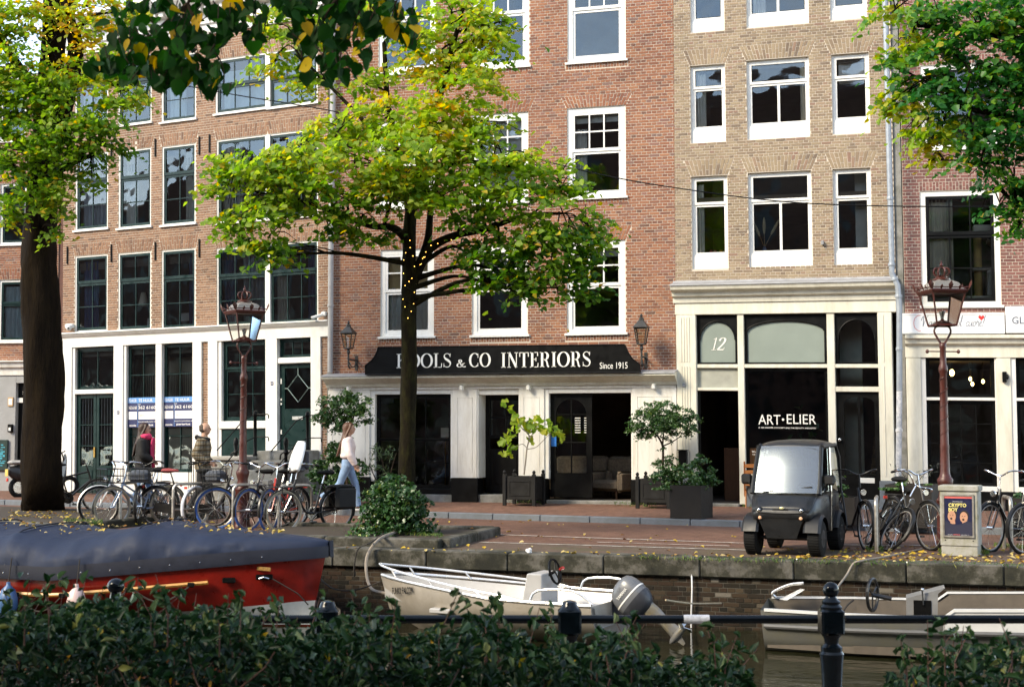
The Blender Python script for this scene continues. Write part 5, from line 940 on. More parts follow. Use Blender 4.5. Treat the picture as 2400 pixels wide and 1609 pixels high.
def tree(name, label, base, trunk, limbs, blobs, D, leaf, dens, mat, bark, yellow=.05, group='street trees along the canal', shape='oval', flare=1.25, clump=.26, light=None, nside=14):
    t = thing(name, label, 'tree', base, 0, group); o = Vector(V3(base)); L_ = lambda p: Vector(V3(p)) - o
    b = MB(); pts = [L_(p) for p, r in trunk]; rr = [r for p, r in trunk]
    P = smooth_path([tuple(V3(p)) + (r,) for p, r in zip(pts, rr)], 6); n = len(P); ring = []
    for i, p in enumerate(P):
        q = []
        for k in range(nside):
            a = 2*math.pi*k/nside; f = 1 + .06*math.sin(3*a + i*.35) + .04*math.sin(5*a - i*.5) + .035*math.sin(nside/2*a+i*.3) + random.uniform(-.03, .03); fl = 1 + (flare-1)*max(0, 1-i/5.)**2*(1+.35*math.sin(4*a+1))
            q.append((p[0] + p[3]*f*fl*math.cos(a), p[1] + p[3]*f*fl*math.sin(a), p[2]))
        ring.append(q)
    b.loft(ring); tr = b.build('trunk', bark, t, smooth=True, ang=70)
    nodes = [((p[0], p[1], p[2]), p[3]) for p in P[n//3:]]; lb = MB()
    for pl in limbs:
        pp = smooth_path([tuple(V3(L_(p))) + (r,) for p, r in pl], 5); lb.tube([p[:3] for p in pp], [p[3] for p in pp], 9); nodes += [((p[0], p[1], p[2]), p[3]) for p in pp]
    for (cx, cy, rx, ry, dd, m) in blobs:
        c = L_(at_d(cx, cy, D+dd)); pp = limb_to(lb, nodes, c, .05)
        k = (D+dd)/FPX
        for _ in range(4):
            s_ = Vector(pp[random.randint(len(pp)//2, len(pp)-1)]); e = c + Vector((random.gauss(0, .5)*rx*k, random.gauss(0, .4)*rx*k, random.gauss(0, .5)*ry*k)); mm = (s_+e)/2 + Vector((0, 0, .08)); lb.tube(smooth_path([V3(s_), V3(mm), V3(e)], 3), [.011, .010, .009, .008, .006, .005, .004], 4)
    lb.build('limbs', bark, t, smooth=True, ang=70)
    C, M = blob_points(blobs, D, dens, leaf, clump); C = C - np.array(o); y = RNG.random(len(C)) < yellow; M[y] = .86 + .12*RNG.random(y.sum())
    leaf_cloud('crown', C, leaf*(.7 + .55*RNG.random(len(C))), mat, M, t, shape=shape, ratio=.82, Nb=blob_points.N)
    return t
A = lambda x, y, D, r: (at_d(x, y, D), r)
# ---- young linden in the middle
DC = 22.3; base = at_z(955, 1244, .09)
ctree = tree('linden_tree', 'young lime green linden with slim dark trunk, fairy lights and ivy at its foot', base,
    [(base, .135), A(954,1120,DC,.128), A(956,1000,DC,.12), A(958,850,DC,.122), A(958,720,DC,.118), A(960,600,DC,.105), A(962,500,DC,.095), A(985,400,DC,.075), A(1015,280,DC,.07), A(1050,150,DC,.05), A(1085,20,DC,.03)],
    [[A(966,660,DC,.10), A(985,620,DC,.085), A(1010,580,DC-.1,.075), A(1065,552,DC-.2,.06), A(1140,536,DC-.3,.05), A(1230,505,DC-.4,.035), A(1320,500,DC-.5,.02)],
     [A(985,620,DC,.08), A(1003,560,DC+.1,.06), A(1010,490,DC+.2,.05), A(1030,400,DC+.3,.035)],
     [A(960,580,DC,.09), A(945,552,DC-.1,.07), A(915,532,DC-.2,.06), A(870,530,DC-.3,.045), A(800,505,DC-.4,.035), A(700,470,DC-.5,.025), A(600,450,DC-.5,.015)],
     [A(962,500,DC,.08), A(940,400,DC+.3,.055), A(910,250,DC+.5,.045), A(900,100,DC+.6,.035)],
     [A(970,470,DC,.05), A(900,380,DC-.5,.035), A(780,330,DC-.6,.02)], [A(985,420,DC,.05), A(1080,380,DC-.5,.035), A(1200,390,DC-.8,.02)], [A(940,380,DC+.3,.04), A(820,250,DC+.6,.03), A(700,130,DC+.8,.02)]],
    [(1070,50,110,70,.0,.66), (1010,140,110,70,.2,.62), (1130,110,75,70,-.2,.62), (1080,200,110,60,-.4,.64), (1170,70,50,50,0,.6), (880,40,60,50,.6,.5), (690,70,75,60,.8,.62), (640,150,50,45,.8,.62), (720,190,50,45,.8,.6), (620,60,40,40,.8,.6),  # each blob's last value paints sun on top, shade below, into leaf colour
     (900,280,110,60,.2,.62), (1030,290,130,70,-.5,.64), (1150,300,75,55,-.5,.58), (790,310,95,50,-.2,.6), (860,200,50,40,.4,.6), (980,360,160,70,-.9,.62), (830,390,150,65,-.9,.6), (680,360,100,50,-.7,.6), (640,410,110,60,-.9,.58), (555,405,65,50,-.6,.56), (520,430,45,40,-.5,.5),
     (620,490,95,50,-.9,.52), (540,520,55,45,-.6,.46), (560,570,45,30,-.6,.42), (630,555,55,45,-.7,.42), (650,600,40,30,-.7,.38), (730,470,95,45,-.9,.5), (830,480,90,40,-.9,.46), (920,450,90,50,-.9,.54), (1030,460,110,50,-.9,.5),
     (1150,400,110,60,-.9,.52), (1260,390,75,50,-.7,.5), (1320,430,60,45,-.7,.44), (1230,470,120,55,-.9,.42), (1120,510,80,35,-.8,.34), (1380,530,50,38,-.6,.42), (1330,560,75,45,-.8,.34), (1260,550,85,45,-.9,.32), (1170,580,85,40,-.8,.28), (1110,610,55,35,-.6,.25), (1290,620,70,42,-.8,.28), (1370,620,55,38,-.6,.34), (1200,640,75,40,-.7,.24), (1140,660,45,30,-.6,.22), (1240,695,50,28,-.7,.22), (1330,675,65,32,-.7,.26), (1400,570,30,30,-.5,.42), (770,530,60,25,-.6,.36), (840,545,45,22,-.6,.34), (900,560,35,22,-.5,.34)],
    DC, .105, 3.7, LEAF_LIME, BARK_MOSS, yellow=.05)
# ---- big old elm at the left
DL = 27.6; base = at_z(98, 1194, .1)
tree('elm_tree', 'thick dark old tree trunk rising through yellow green leaves at the left edge', base,
    [(base, .40), A(100,1130,DL,.375), A(100,1000,DL,.37), A(100,850,DL,.365), A(97,700,DL,.35), A(91,600,DL,.32), A(97,480,DL,.29), A(108,350,DL,.26), A(118,200,DL,.24), A(125,60,DL,.22), A(130,-120,DL,.18)],
    [[A(108,380,DL,.22), A(150,250,DL-.2,.18), A(178,120,DL-.3,.15), A(160,40,DL-.3,.12), A(150,-60,DL-.3,.1)], [A(118,250,DL,.14), A(60,180,DL-.5,.10), A(0,90,DL-.6,.07)], [A(160,210,DL-.2,.1), A(220,180,DL-.6,.07), A(300,215,DL-.8,.03)], [A(100,470,DL,.12), A(40,400,DL-.5,.08), A(-30,360,DL-.7,.05)], [A(105,420,DL,.1), A(170,380,DL-.9,.07), A(230,360,DL-1.1,.03)]],
    [(40,60,80,55,-.8,.62), (40,150,100,60,-1.2,.52), (30,260,90,60,-1.2,.44), (110,210,70,50,-1.3,.5), (160,290,80,50,-1.4,.46), (210,90,70,50,-.6,.74), (200,180,80,50,-1.0,.62), (260,150,55,45,-.9,.62), (280,230,70,40,-1.2,.5), (330,225,35,25,-1.2,.62), (230,300,75,40,-1.4,.42), (250,340,50,28,-1.2,.38), (110,330,90,50,-1.4,.44), (40,350,80,55,-1.3,.4), (190,370,70,35,-1.3,.38), (60,440,80,45,-1.2,.42), (150,440,55,40,-1.2,.42), (130,500,40,35,-1.0,.46), (215,420,35,28,-1.,.36), (20,500,35,40,-.8,.44), (140,540,25,25,-.9,.48), (-60,250,90,160,-1.,.5), (-40,60,80,80,-.8,.6), (220,20,80,40,-.4,.78), (310,30,40,40,-.4,.7), (70,10,70,40,-.5,.7)],
    DL, .105, 3.4, LEAF_LIME, BARK, yellow=.06, flare=1.0, nside=30)
# ---- tree at the right edge
DR = 18.6; base = at_z(2640, 1290, .02)
tree('chestnut_tree', 'dark green tree with lime tips hanging in from the right edge', base,
    [(base, .24), A(2635,1100,DR,.21), A(2630,800,DR,.19), A(2620,500,DR,.17), A(2600,250,DR,.14), A(2570,0,DR,.11), A(2550,-200,DR,.08)],
    [[A(2615,420,DR,.12), A(2500,330,DR-.2,.08), A(2380,280,DR-.3,.05), A(2250,250,DR-.3,.03)], [A(2595,200,DR,.11), A(2480,130,DR,.08), A(2330,80,DR,.05), A(2150,60,DR,.025)], [A(2618,520,DR,.1), A(2500,470,DR-.3,.06), A(2380,480,DR-.4,.03)]],
    [(2090,30,55,40,.5,.66), (2130,110,55,45,.4,.68), (2200,40,90,50,.0,.32), (2300,50,100,60,-.3,.26), (2390,60,90,80,-.3,.24), (2240,130,90,55,-.2,.22), (2340,150,90,60,-.4,.2), (2100,160,45,45,.3,.4), (2150,200,60,45,.2,.3), (2220,220,75,45,-.3,.2), (2320,240,80,55,-.4,.2), (2410,220,70,70,-.4,.22), (2090,235,40,35,.3,.62), (2135,265,55,32,.3,.68), (2215,290,60,35,-.1,.6), (2190,335,55,35,.2,.74), (2150,300,40,28,.3,.66), (2175,375,35,20,.2,.76), (2280,310,60,40,-.4,.3), (2350,330,65,50,-.4,.2), (2400,330,60,60,-.4,.2), (2300,380,50,35,-.4,.24), (2360,420,60,45,-.4,.22), (2400,470,45,45,-.4,.24), (2345,480,40,32,-.4,.3), (2385,535,42,28,-.4,.26), (2470,200,90,150,-.3,.25), (2480,420,90,110,-.4,.25), (2520,20,120,90,-.2,.3)],  # high last values paint sunlit lime tips into the leaf colour
    DR, .098, 3.8, LEAF_DARK, BARK, yellow=.035, clump=.22)
# ---- branches overhanging from a tree beside the camera
DB = 7.0; root = Vector((3.4, 5.2, 0))
t = thing('overhanging_tree', 'near tree whose dark leafy branches hang into the top of the picture', 'tree', root, 0, None)
b = MB(); b.tube(smooth_path([(0,0,0), (.03,.02,1.5), (0,.05,3.2), (-.1,.1,5.0), (-.1,.1,7.5)], 4), [.24 - .006*i for i in range(17)], 14); b.build('trunk', BARK, t, smooth=True)
lb = MB(); Lr = lambda x, y, d=DB: V3(Vector(V3(at_d(x, y, d))) - root)
mains = [[(-.05,.08,4.6), Lr(1500,-420), Lr(1100,-260), Lr(900,-90), Lr(780,10), Lr(740,110)], [(-.05,.08,4.9), Lr(1300,-500), Lr(800,-330), Lr(520,-120), Lr(440,10), Lr(420,90)], [Lr(1100,-260), Lr(980,-120), Lr(930,0), Lr(910,80)], [Lr(520,-120), Lr(560,-30), Lr(600,30)], [Lr(440,10), Lr(380,60), Lr(320,110), Lr(250,165)], [Lr(440,10), Lr(480,90), Lr(520,150), Lr(525,200)]]
for i, m_ in enumerate(mains):
    pp = smooth_path(m_, 5); r0 = .05 if i < 2 else .012; lb.tube(pp, [max(.004, r0*(1-k/len(pp))**1.3) for k in range(len(pp))], 6)
Cs, Ms = [], []
for (cx, cy, rx, ry, n_) in ((300,60,70,60,16), (390,60,85,65,36), (470,50,80,60,34), (550,40,45,50,16), (600,60,22,60,12), (330,120,90,35,26), (300,165,95,30,24), (370,170,80,40,28), (440,120,80,50,32), (470,170,60,45,22), (500,205,40,25,10), (400,200,30,18,6), (530,90,30,30,6), (250,160,40,24,8),
                         (700,20,70,35,22), (780,40,90,60,44), (860,40,80,60,40), (930,50,55,60,24), (750,110,60,50,24), (820,130,55,45,20), (780,170,35,30,8), (960,90,28,25,6), (700,80,30,40,8), (730,170,25,20,4), (430,-60,200,60,40), (800,-50,200,60,50)):
    for _ in range(int(n_*1.25)):
        a = random.uniform(0, 2*math.pi); r_ = math.sqrt(random.random()); x, y = cx + rx*r_*math.cos(a), cy + ry*r_*math.sin(a); d = DB + random.gauss(0, .22); p = Lr(x, y, d); Cs.append(p)
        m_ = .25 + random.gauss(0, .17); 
        if random.random() < .07: m_ = random.uniform(.9, 1.)
        Ms.append(m_)
        if random.random() < .35: q_ = Lr(x+random.uniform(-25, 25), y-random.uniform(15, 45), d); lb.tube([q_, p], [.0035, .002], 4)
lb.build('limbs', TWIG, t, smooth=True)
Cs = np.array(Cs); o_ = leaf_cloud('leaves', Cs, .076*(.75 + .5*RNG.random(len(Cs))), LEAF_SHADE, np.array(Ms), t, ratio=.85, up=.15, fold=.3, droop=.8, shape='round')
# ---- hedge in front of the railing
def hedge(label, prof, n, d0, d1, zlow, gr):
    xs_, ys_ = [p[0] for p in prof], [p[1] for p in prof]; xc = (xs_[0]+xs_[-1])/2; p0 = at_d(xc, 1400, (d0+d1)/2); base = np.array([p0[0], p0[1], 0.]); t = thing('hedge', label, 'hedge', base, 0, gr)
    X = RNG.uniform(xs_[0], xs_[-1], n); D_ = RNG.uniform(d0, d1, n); top = np.interp(X, xs_, ys_) + RNG.normal(size=n)*14 + 18*np.sin(X*.021) + 10*np.sin(X*.06+1)
    f = RNG.random(n)**1.25; P = np.array([at_d(x, y, d) for x, y, d in zip(X, top, D_)]); zt_ = P[:, 2]; P[:, 2] = zt_ - (zt_-zlow)*f; P -= base
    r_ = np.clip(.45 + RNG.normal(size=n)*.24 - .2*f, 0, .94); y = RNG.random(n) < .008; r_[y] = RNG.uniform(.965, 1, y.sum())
    leaf_cloud('leaves', P, .054*(.5 + .9*RNG.random(n)), LEAF_HEDGE, r_, t, ratio=.42, up=.35, fold=.5, droop=.1)
    b = MB()
    for i in range(n//70):
        j = random.randrange(n); p = P[j]; q = (p[0] + random.gauss(0, .12), p[1] + random.gauss(0, .12), max(0, p[2] - random.uniform(.15, .45))); b.tube([q, ((p[0]+q[0])/2 + random.gauss(0, .02), (p[1]+q[1])/2, (p[2]+q[2])/2), p], [.005, .004, .002], 4)
    for i in range(n//160): j = random.randrange(n); p = P[j]; b.tube([(p[0], p[1], 0), (p[0]+random.gauss(0,.05), p[1], p[2]*.6)], [.012, .006], 5)
    
    Q, rq = [], []
    for i in range(int((xs_[-1]-xs_[0])/26)):                       # young shoots standing above the clipped top
        x = random.uniform(xs_[0], xs_[-1]); d = random.uniform(d0, d1); p = np.array(at_d(x, float(np.interp(x, xs_, ys_)), d)) - base; h_ = random.uniform(.06, .19); e = p + np.array([random.gauss(0, .05), random.gauss(0, .05), h_]); b.tube([V3(p - np.array([0, 0, .12])), V3(p), V3(e)], [.004, .003, .0015], 4)
        for k in range(int(h_*60)): f = random.random(); Q.append(p*(1-f) + e*f + RNG.normal(size=3)*.018); rq.append(random.uniform(.4, .94))
    leaf_cloud('shoots', np.array(Q), .055*(.6 + .7*RNG.random(len(Q))), LEAF_HEDGE, np.array(rq), t, ratio=.4, up=.2, fold=.5, droop=-.2)
    b.build('stems', PM('hedge_stem', (.10,.045,.03), .8), t)['kind'] = 'stuff'
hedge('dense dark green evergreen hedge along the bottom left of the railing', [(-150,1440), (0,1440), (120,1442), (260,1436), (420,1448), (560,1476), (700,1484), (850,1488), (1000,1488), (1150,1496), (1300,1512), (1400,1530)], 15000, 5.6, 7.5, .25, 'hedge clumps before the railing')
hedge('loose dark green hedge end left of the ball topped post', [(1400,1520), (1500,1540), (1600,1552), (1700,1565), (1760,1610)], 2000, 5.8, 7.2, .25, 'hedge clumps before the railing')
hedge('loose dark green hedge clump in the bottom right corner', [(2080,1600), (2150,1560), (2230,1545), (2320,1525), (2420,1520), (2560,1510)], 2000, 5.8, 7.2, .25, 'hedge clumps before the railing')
# ---- shrubs and pot plants
def spot(px, py, z, ymax=28.0):
    p = at_z(px, py, z)
    if p[1] > ymax: p = at_y(px, 1000, ymax); p[2] = z
    return p
def shrub(name, label, base, blobs, D, leaf, dens, mat, stems=(), ratio=.6, shape='oval', group=None, yellow=0., clump=.09, cat='shrub', up=.4, squash=1., sr=.02, fold=.3):
    t = thing(name, label, cat, base, 0, group); C, M = blob_points(blobs, D, dens, leaf, clump, .8, squash); C = C - np.array(V3(base)); y = RNG.random(len(C)) < yellow; M[y] = 1.
    C[:, 2] = np.maximum(C[:, 2], .01); leaf_cloud('foliage', C, leaf*(.7 + .6*RNG.random(len(C))), mat, M, t, ratio=ratio, shape=shape, up=up, fold=fold, Nb=None)
    b = MB(); o = Vector(V3(base))
    for pl, r_ in stems: pp = smooth_path([V3(Vector(V3(at_d(x, y, D)))-o) for x, y in pl], 4); b.tube(pp, [r_*(1-.6*k/len(pp)) for k in range(len(pp))], 7)
    for (cx, cy, rx, ry, dd, m) in blobs[:14]:
        c = Vector(V3(at_d(cx, cy, D+dd)))-o; b.tube([(c.x*.3, c.y*.3, c.z*.35 if not stems else c.z-.15), V3(c)], [sr*.4, sr*.15], 5)
    b.build('stems', TWIG, t)['kind'] = 'stuff'; return t
BOX = PM('planter_black', (.008,.008,.008), .5, var=.25, dirt=(.02,.02,.018), damt=.4, spec=.3); BOXB = PM('planter_dark_brown', (.014,.012,.011), .6, var=.2, scale=5, dirt=(.026,.022,.018), dscale=3, damt=.5, spec=.3); SOIL = PM('soil', (.04,.028,.018), .95, var=.4, scale=20)
def versailles(label, base, w, h, rz=0.):
    t = thing('planter_box', label, 'planter', base, rz, 'black wooden planter boxes with knob posts'); s_ = w/2
    for sx in (-1, 1):
        for sy in (-1, 1): b = MB(); b.cbox(sx*s_-.035, sy*s_-.035, 0, sx*s_+.035, sy*s_+.035, h+.05, .006); b.lathe([(.02, 0), (.035, .03), (.035, .05), (.012, .08)], 8, (sx*s_, sy*s_, h+.05)); b.build('corner_post', BOX, t)
    for (a, b0, c, d) in ((-s_+.036, -s_, s_-.036, -s_+.025), (-s_+.036, s_-.025, s_-.036, s_), (-s_, -s_+.036, -s_+.025, s_-.036), (s_-.025, -s_+.036, s_, s_-.036)):
        b = MB(); b.cbox(a, b0, .12, c, d, h, .005); p = b.build('panel', BOX, t)
        if b0 == -s_: r_ = MB(); r_.box(a+.05, b0-.012, .2, c-.05, b0-.0005, .225); r_.box(a+.05, b0-.012, h-.1, c-.05, b0-.0005, h-.075); r_.box(a+.05, b0-.012, .225, a+.075, b0-.0005, h-.1); r_.box(c-.075, b0-.012, .225, c-.05, b0-.0005, h-.1); r_.build('panel_moulding', BOX, p)
    b = MB(); b.box(-s_+.03, -s_+.03, .14, s_-.03, s_-.03, h-.04); b.build('soil', SOIL, t); return t
def square_pot(label, base, w, h, rz, taper=.0):
    t = thing('square_planter', label, 'planter', base, rz, 'dark square street planters'); s_ = w/2; s0 = s_-taper; b = MB(); i = .03
    R_ = lambda r, z: [(-r,-r,z), (r,-r,z), (r,r,z), (-r,r,z)]
    b.loft([R_(s0, 0), R_(s_, h), R_(s_-i, h), R_(s_-i, h-.06)]); b.build('pot', BOXB, t); return t
# fig in a black box
pb_ = spot(1228, 1176, .145, 27.85); D1 = float((np.array(pb_)-_C) @ _F); versailles('black planter box holding the bare fig, left of the arched door', pb_, .62, .58, R(-2))
b0 = pb_ + np.array([0, 0, .55]); figl = [(1185,945), (1195,960), (1212,985), (1205,1000), (1190,1012), (1187,1025), (1180,1035), (1200,1050), (1192,1062), (1180,1068), (1195,1068), (1215,1000), (1240,990), (1262,984), (1268,998), (1285,995), (1292,1005), (1305,1010), (1312,1018), (1318,1030), (1300,1012), (1270,1010), (1250,1005), (1240,1000), (1228,992), (1205,975), (1175,1032), (1210,968), (1258,1000), (1222,985), (1280,1010), (1235,1005), (1245,1030), (1200,1022)]
tf = thing('fig_tree', 'small fig tree with few yellowing leaves in a black planter box', 'plant', b0, 0); Cf = np.array([at_d(x, y, D1 + random.gauss(0, .1)) for x, y in figl for _ in range(3)]) + RNG.normal(size=(len(figl)*3, 3))*.03 - b0
leaf_cloud('leaves', Cf, .17*(.7 + .5*RNG.random(len(Cf))), LEAF_LIME, .5 + .36*RNG.random(len(Cf)), tf, ratio=.8, up=.3, shape='lobed', droop=.6)
b = MB(); o = Vector(V3(b0))
for pl, r_ in (([(1228,1112), (1232,1080), (1235,1050), (1240,1030), (1238,1015), (1225,1005), (1215,990), (1200,960)], .018), ([(1235,1052), (1255,1048), (1270,1035), (1285,1020), (1300,1008)], .012), ([(1240,1030), (1255,1005), (1265,990)], .009), ([(1235,1050), (1225,1040), (1210,1045), (1195,1050), (1185,1035)], .009), ([(1215,1000), (1220,985), (1240,992)], .007)):
    pp = smooth_path([V3(Vector(V3(at_d(x, y, D1)))-o) for x, y in pl], 3); b.tube(pp, [r_*(1-.6*k/len(pp)) for k in range(len(pp))], 6)
b.build('branches', PM('fig_bark', (.30,.26,.22), .8, var=.2), tf)
# clipped standard tree and its black box at the right of the shop
pb_ = spot(1540, 1190, .13, 27.9); D1 = float((np.array(pb_)-_C) @ _F); versailles('black planter box under the clipped tree beside number 12', pb_, .62, .58, R(-4))
shrub('standard_tree', 'small round topped tree on one stem left of the open doorway', pb_ + np.array([0, .05, .5]), [(1553, 985, 80, 42, 0, 0.45), (1520, 995, 58, 30, 0, 0.4), (1590, 990, 54, 32, 0, 0.4), (1553, 965, 52, 27, 0, 0.55), (1500, 1000, 36, 15, 0, 0.5), (1535, 1015, 45, 17, 0, 0.3), (1600, 1005, 36, 17, 0, 0.35), (1560, 1075, 18, 27, 0, 0.4), (1545, 1085, 13, 18, 0, 0.4)], D1+.05, .06, 3.4, LEAF_IVY, [([(1555,1125), (1554,1080), (1553,1045), (1540,1020), (1520,1005)], .03), ([(1553,1045), (1575,1035), (1595,1022)], .016), ([(1553,1045), (1556,1000)], .02)], ratio=.42, cat='tree')
# laurel beside the stoop
pl_ = spot(812, 1182, .14, 27.6); D1 = float((np.array(pl_)-_C) @ _F)
shrub('laurel_tree', 'small glossy laurel on one stem left of the walking woman in white', pl_, [(800, 955, 48, 36, 0, 0.5), (768, 948, 36, 28, 0, 0.5), (835, 950, 40, 33, 0, 0.6), (850, 972, 24, 19, 0, 0.5), (790, 985, 43, 24, 0, 0.4), (765, 978, 28, 21, 0, 0.45), (815, 925, 19, 21, 0, 0.6), (810, 1010, 31, 21, 0, 0.35), (805, 1040, 16, 24, 0, 0.35), (780, 1045, 16, 21, 0, 0.35)], D1, .065, 3.6, LEAF_IVY, [([(816,1180), (812,1100), (811,1050), (806,1010), (800,980)], .035), ([(806,1010), (825,985), (835,960)], .02), ([(806,1010), (785,990), (770,960)], .02)], ratio=.5, cat='tree')
ps_ = spot(785, 1172, .14, 27.3); D1 = float((np.array(ps_)-_C) @ _F)
shrub('front_shrub', 'leafy dark green shrub beside the stoop behind the bicycles', ps_, [(770, 1090, 44, 37, 0, 0.4), (800, 1100, 39, 44, -0.1, 0.5), (745, 1105, 33, 33, 0, 0.35), (820, 1120, 26, 37, -0.1, 0.45), (790, 1140, 44, 26, -0.1, 0.3), (760, 1140, 37, 26, -0.1, 0.25), (780, 1060, 22, 26, 0, 0.4), (840, 1090, 17, 19, -0.2, 0.5), (848, 1110, 17, 26, -0.2, 0.5)], D1, .075, 3.0, LEAF_IVY, ratio=.6, group='shrubs beside the stoop')
po_ = spot(900, 1178, .13, 27.6); D1 = float((np.array(po_)-_C) @ _F)
shrub('oleander', 'oleander with long narrow leaves in front of the left shop window', po_, [(900, 1050, 39, 25, 0, 0.6), (925, 1055, 27, 20, 0, 0.6), (880, 1080, 32, 23, 0, 0.5), (905, 1085, 32, 23, 0, 0.4), (865, 1092, 20, 18, 0, 0.6), (890, 1110, 27, 20, 0, 0.35)], D1, .15, 1.5, LEAF_OLE, [([(905,1170), (900,1100), (890,1060)], .02), ([(905,1160), (920,1090), (930,1060)], .018), ([(900,1165), (875,1110), (865,1085)], .016)], ratio=.16, shape='blade', cat='plant', up=.1, clump=.12, fold=.1)
D1 = 22.0; pi_ = at_z(905, 1248, .085)
shrub('ivy_bush', 'dense ivy covered mound at the foot of the slim linden trunk', pi_, [(900, 1138, 34, 19, 0, 0.4), (933, 1135, 32, 20, -0.1, 0.35), (885, 1159, 30, 28, -0.1, 0.3), (921, 1168, 42, 32, -0.2, 0.35), (954, 1168, 32, 32, -0.3, 0.3), (889, 1193, 34, 28, -0.2, 0.3), (929, 1201, 42, 30, -0.3, 0.3), (967, 1201, 24, 32, -0.1, 0.2), (879, 1219, 32, 19, -0.2, 0.3), (921, 1230, 51, 13, -0.4, 0.35), (971, 1234, 30, 10, -0.3, 0.3), (984, 1176, 12, 32, 0.2, 0.05), (866, 1230, 20, 8, -0.2, 0.3), (912, 1120, 24, 11, 0.1, 0.3), (1000, 1236, 26, 7, -0.2, 0.3), (840, 1238, 24, 8, -0.3, 0.3), (880, 1246, 40, 6, -0.6, 0.3)], D1, .062, 4.0, LEAF_IVY, ratio=.9, shape='lobed', yellow=.03, clump=.13, squash=1.1)
psq = at_z(1617, 1214, .115) + np.array([0, .18, 0]); D1 = float((np.array(psq)-_C) @ _F); square_pot('dark brown square planter on the kerb before number 12', psq, .58, .58, R(-12))
shrub('planter_shrub', 'bright green shrub spilling over the brown square planter before number 12', psq + np.array([0, 0, .5]), [(1620, 1118, 52, 27, 0, 0.5), (1570, 1120, 42, 30, 0.1, 0.55), (1590, 1105, 32, 22, 0.1, 0.55), (1650, 1105, 32, 32, 0.1, 0.45), (1655, 1135, 25, 25, 0, 0.4), (1560, 1150, 25, 25, -0.1, 0.6), (1550, 1110, 25, 17, 0.1, 0.55), (1640, 1085, 20, 22, 0.2, 0.45), (1680, 1130, 15, 12, 0, 0.4)], D1+.1, .05, 2.8, LEAF_IVY, ratio=.75, clump=.07)
psq = at_z(2140, 1232, .11); D1 = float((np.array(psq)-_C) @ _F); square_pot('dark square planter behind the fallen bicycle', psq, .74, .68, R(-10))
shrub('planter_shrub', 'grey green heather and ivy growing in the planter behind the fallen bicycle', psq + np.array([0, 0, .6]), [(2130, 1140, 52, 13, -0.2, 0.6), (2110, 1150, 27, 18, -0.3, 0.55), (2095, 1175, 23, 25, -0.35, 0.5), (2085, 1205, 13, 20, -0.3, 0.45), (2170, 1140, 27, 11, -0.2, 0.6), (2100, 1190, 16, 23, -0.3, 0.4)], D1+.1, .055, 2.6, LEAF_IVY, ratio=.8, clump=.07)
shrub('heather', 'pale grey heather sprigs above the planter behind the fallen bicycle', psq + np.array([0, .05, .6]), [(2120,1110,26,16,0,.5), (2160,1108,30,14,0,.5), (2105,1095,12,16,0,.4), (2180,1095,16,12,0,.6), (2140,1120,36,12,0,.5)], D1+.1, .07, .55, LEAF_GREY, ratio=.12, shape='blade', cat='plant')
psq = at_z(1975, 1226, .11); D1 = float((np.array(psq)-_C) @ _F); square_pot('dark planter half hidden behind the small electric car', psq, .5, .45, R(-8))
shrub('planter_shrub', 'green climbing ivy behind the small electric car', psq + np.array([0, 0, .4]), [(1975,1190,20,28,0,.5), (1972,1150,14,26,0,.45), (1968,1120,12,14,0,.6), (1985,1210,16,14,-.1,.5), (1965,1170,16,24,0,.4)], D1, .05, 1.5, LEAF_IVY, ratio=.8, clump=.06)
psq = at_z(2415, 1240, .11); D1 = float((np.array(psq)-_C) @ _F); square_pot('dark planter at the right edge of the pavement', psq, .6, .5, R(-8))
shrub('planter_shrub', 'green shrub with a yellow flower at the right picture edge', psq + np.array([0, 0, .4]), [(2400,1160,22,22,0,.45), (2395,1200,18,30,-.1,.4), (2420,1180,20,40,0,.4), (2388,1225,14,20,-.1,.35)], D1, .055, 1.5, LEAF_IVY, ratio=.75, clump=.07, yellow=.01)
wp = B3.world(X3(1885), .55, .15); D1 = float((wp-_C) @ _F)
shrub('indoor_plant', 'large leaved green plant inside the dark shop window', wp, [(1890,1030,34,30,0,.6), (1900,1000,24,24,0,.6), (1860,985,24,14,0,.55), (1868,965,20,10,0,.5), (1850,1035,18,16,0,.4), (1880,1060,40,16,0,.5)], D1, .16, .7, LEAF_IVY, ratio=.6, cat='plant', clump=.1)
# ---- fallen leaves, grass and weeds
LEAF_FALL = leaf_mat('fallen_leaf', [(0, (.42,.27,.025)), (.35, (.48,.35,.06)), (.6, (.52,.42,.2)), (.8, (.30,.14,.035)), (1, (.12,.06,.025))], .1, .7, .2)
pts = []
def scatter(n, x0, x1, ya, yb, z=.014):
    for _ in range(n): x = random.uniform(x0, x1); y = random.uniform(ya, yb) + (x-1000)*.021; pts.append(at_z(x, y, z) + np.array([0, 0, random.random()*.012]))
scatter(45, 740, 1700, 1285, 1292); scatter(60, 1650, 2420, 1285, 1292); scatter(30, 740, 2420, 1276, 1288); scatter(70, 1750, 2420, 1266, 1284); scatter(170, 1950, 2420, 1254, 1288); scatter(40, 1850, 2420, 1284, 1292); scatter(34, 1100, 1900, 1240, 1275); scatter(30, 800, 1150, 1215, 1240, .1); scatter(110, 20, 220, 1216, 1232, .12); scatter(26, 1000, 1700, 1200, 1230)
Cl = np.array(pts); fo = leaf_cloud('fallen_leaves', Cl, .07*(.5 + .8*RNG.random(len(Cl))), LEAF_FALL, RNG.random(len(Cl))**1.1, None, ratio=.7, up=2.2, fold=.3, droop=0, shape='oval'); tag(fo, 'scattered yellow and brown fallen leaves on the quay', 'leaves', kind='stuff')
LEAF_GRASS = leaf_mat('grass', [(0, (.03,.08,.012)), (.7, (.09,.17,.025)), (1, (.25,.22,.06))], .2)
gp = []
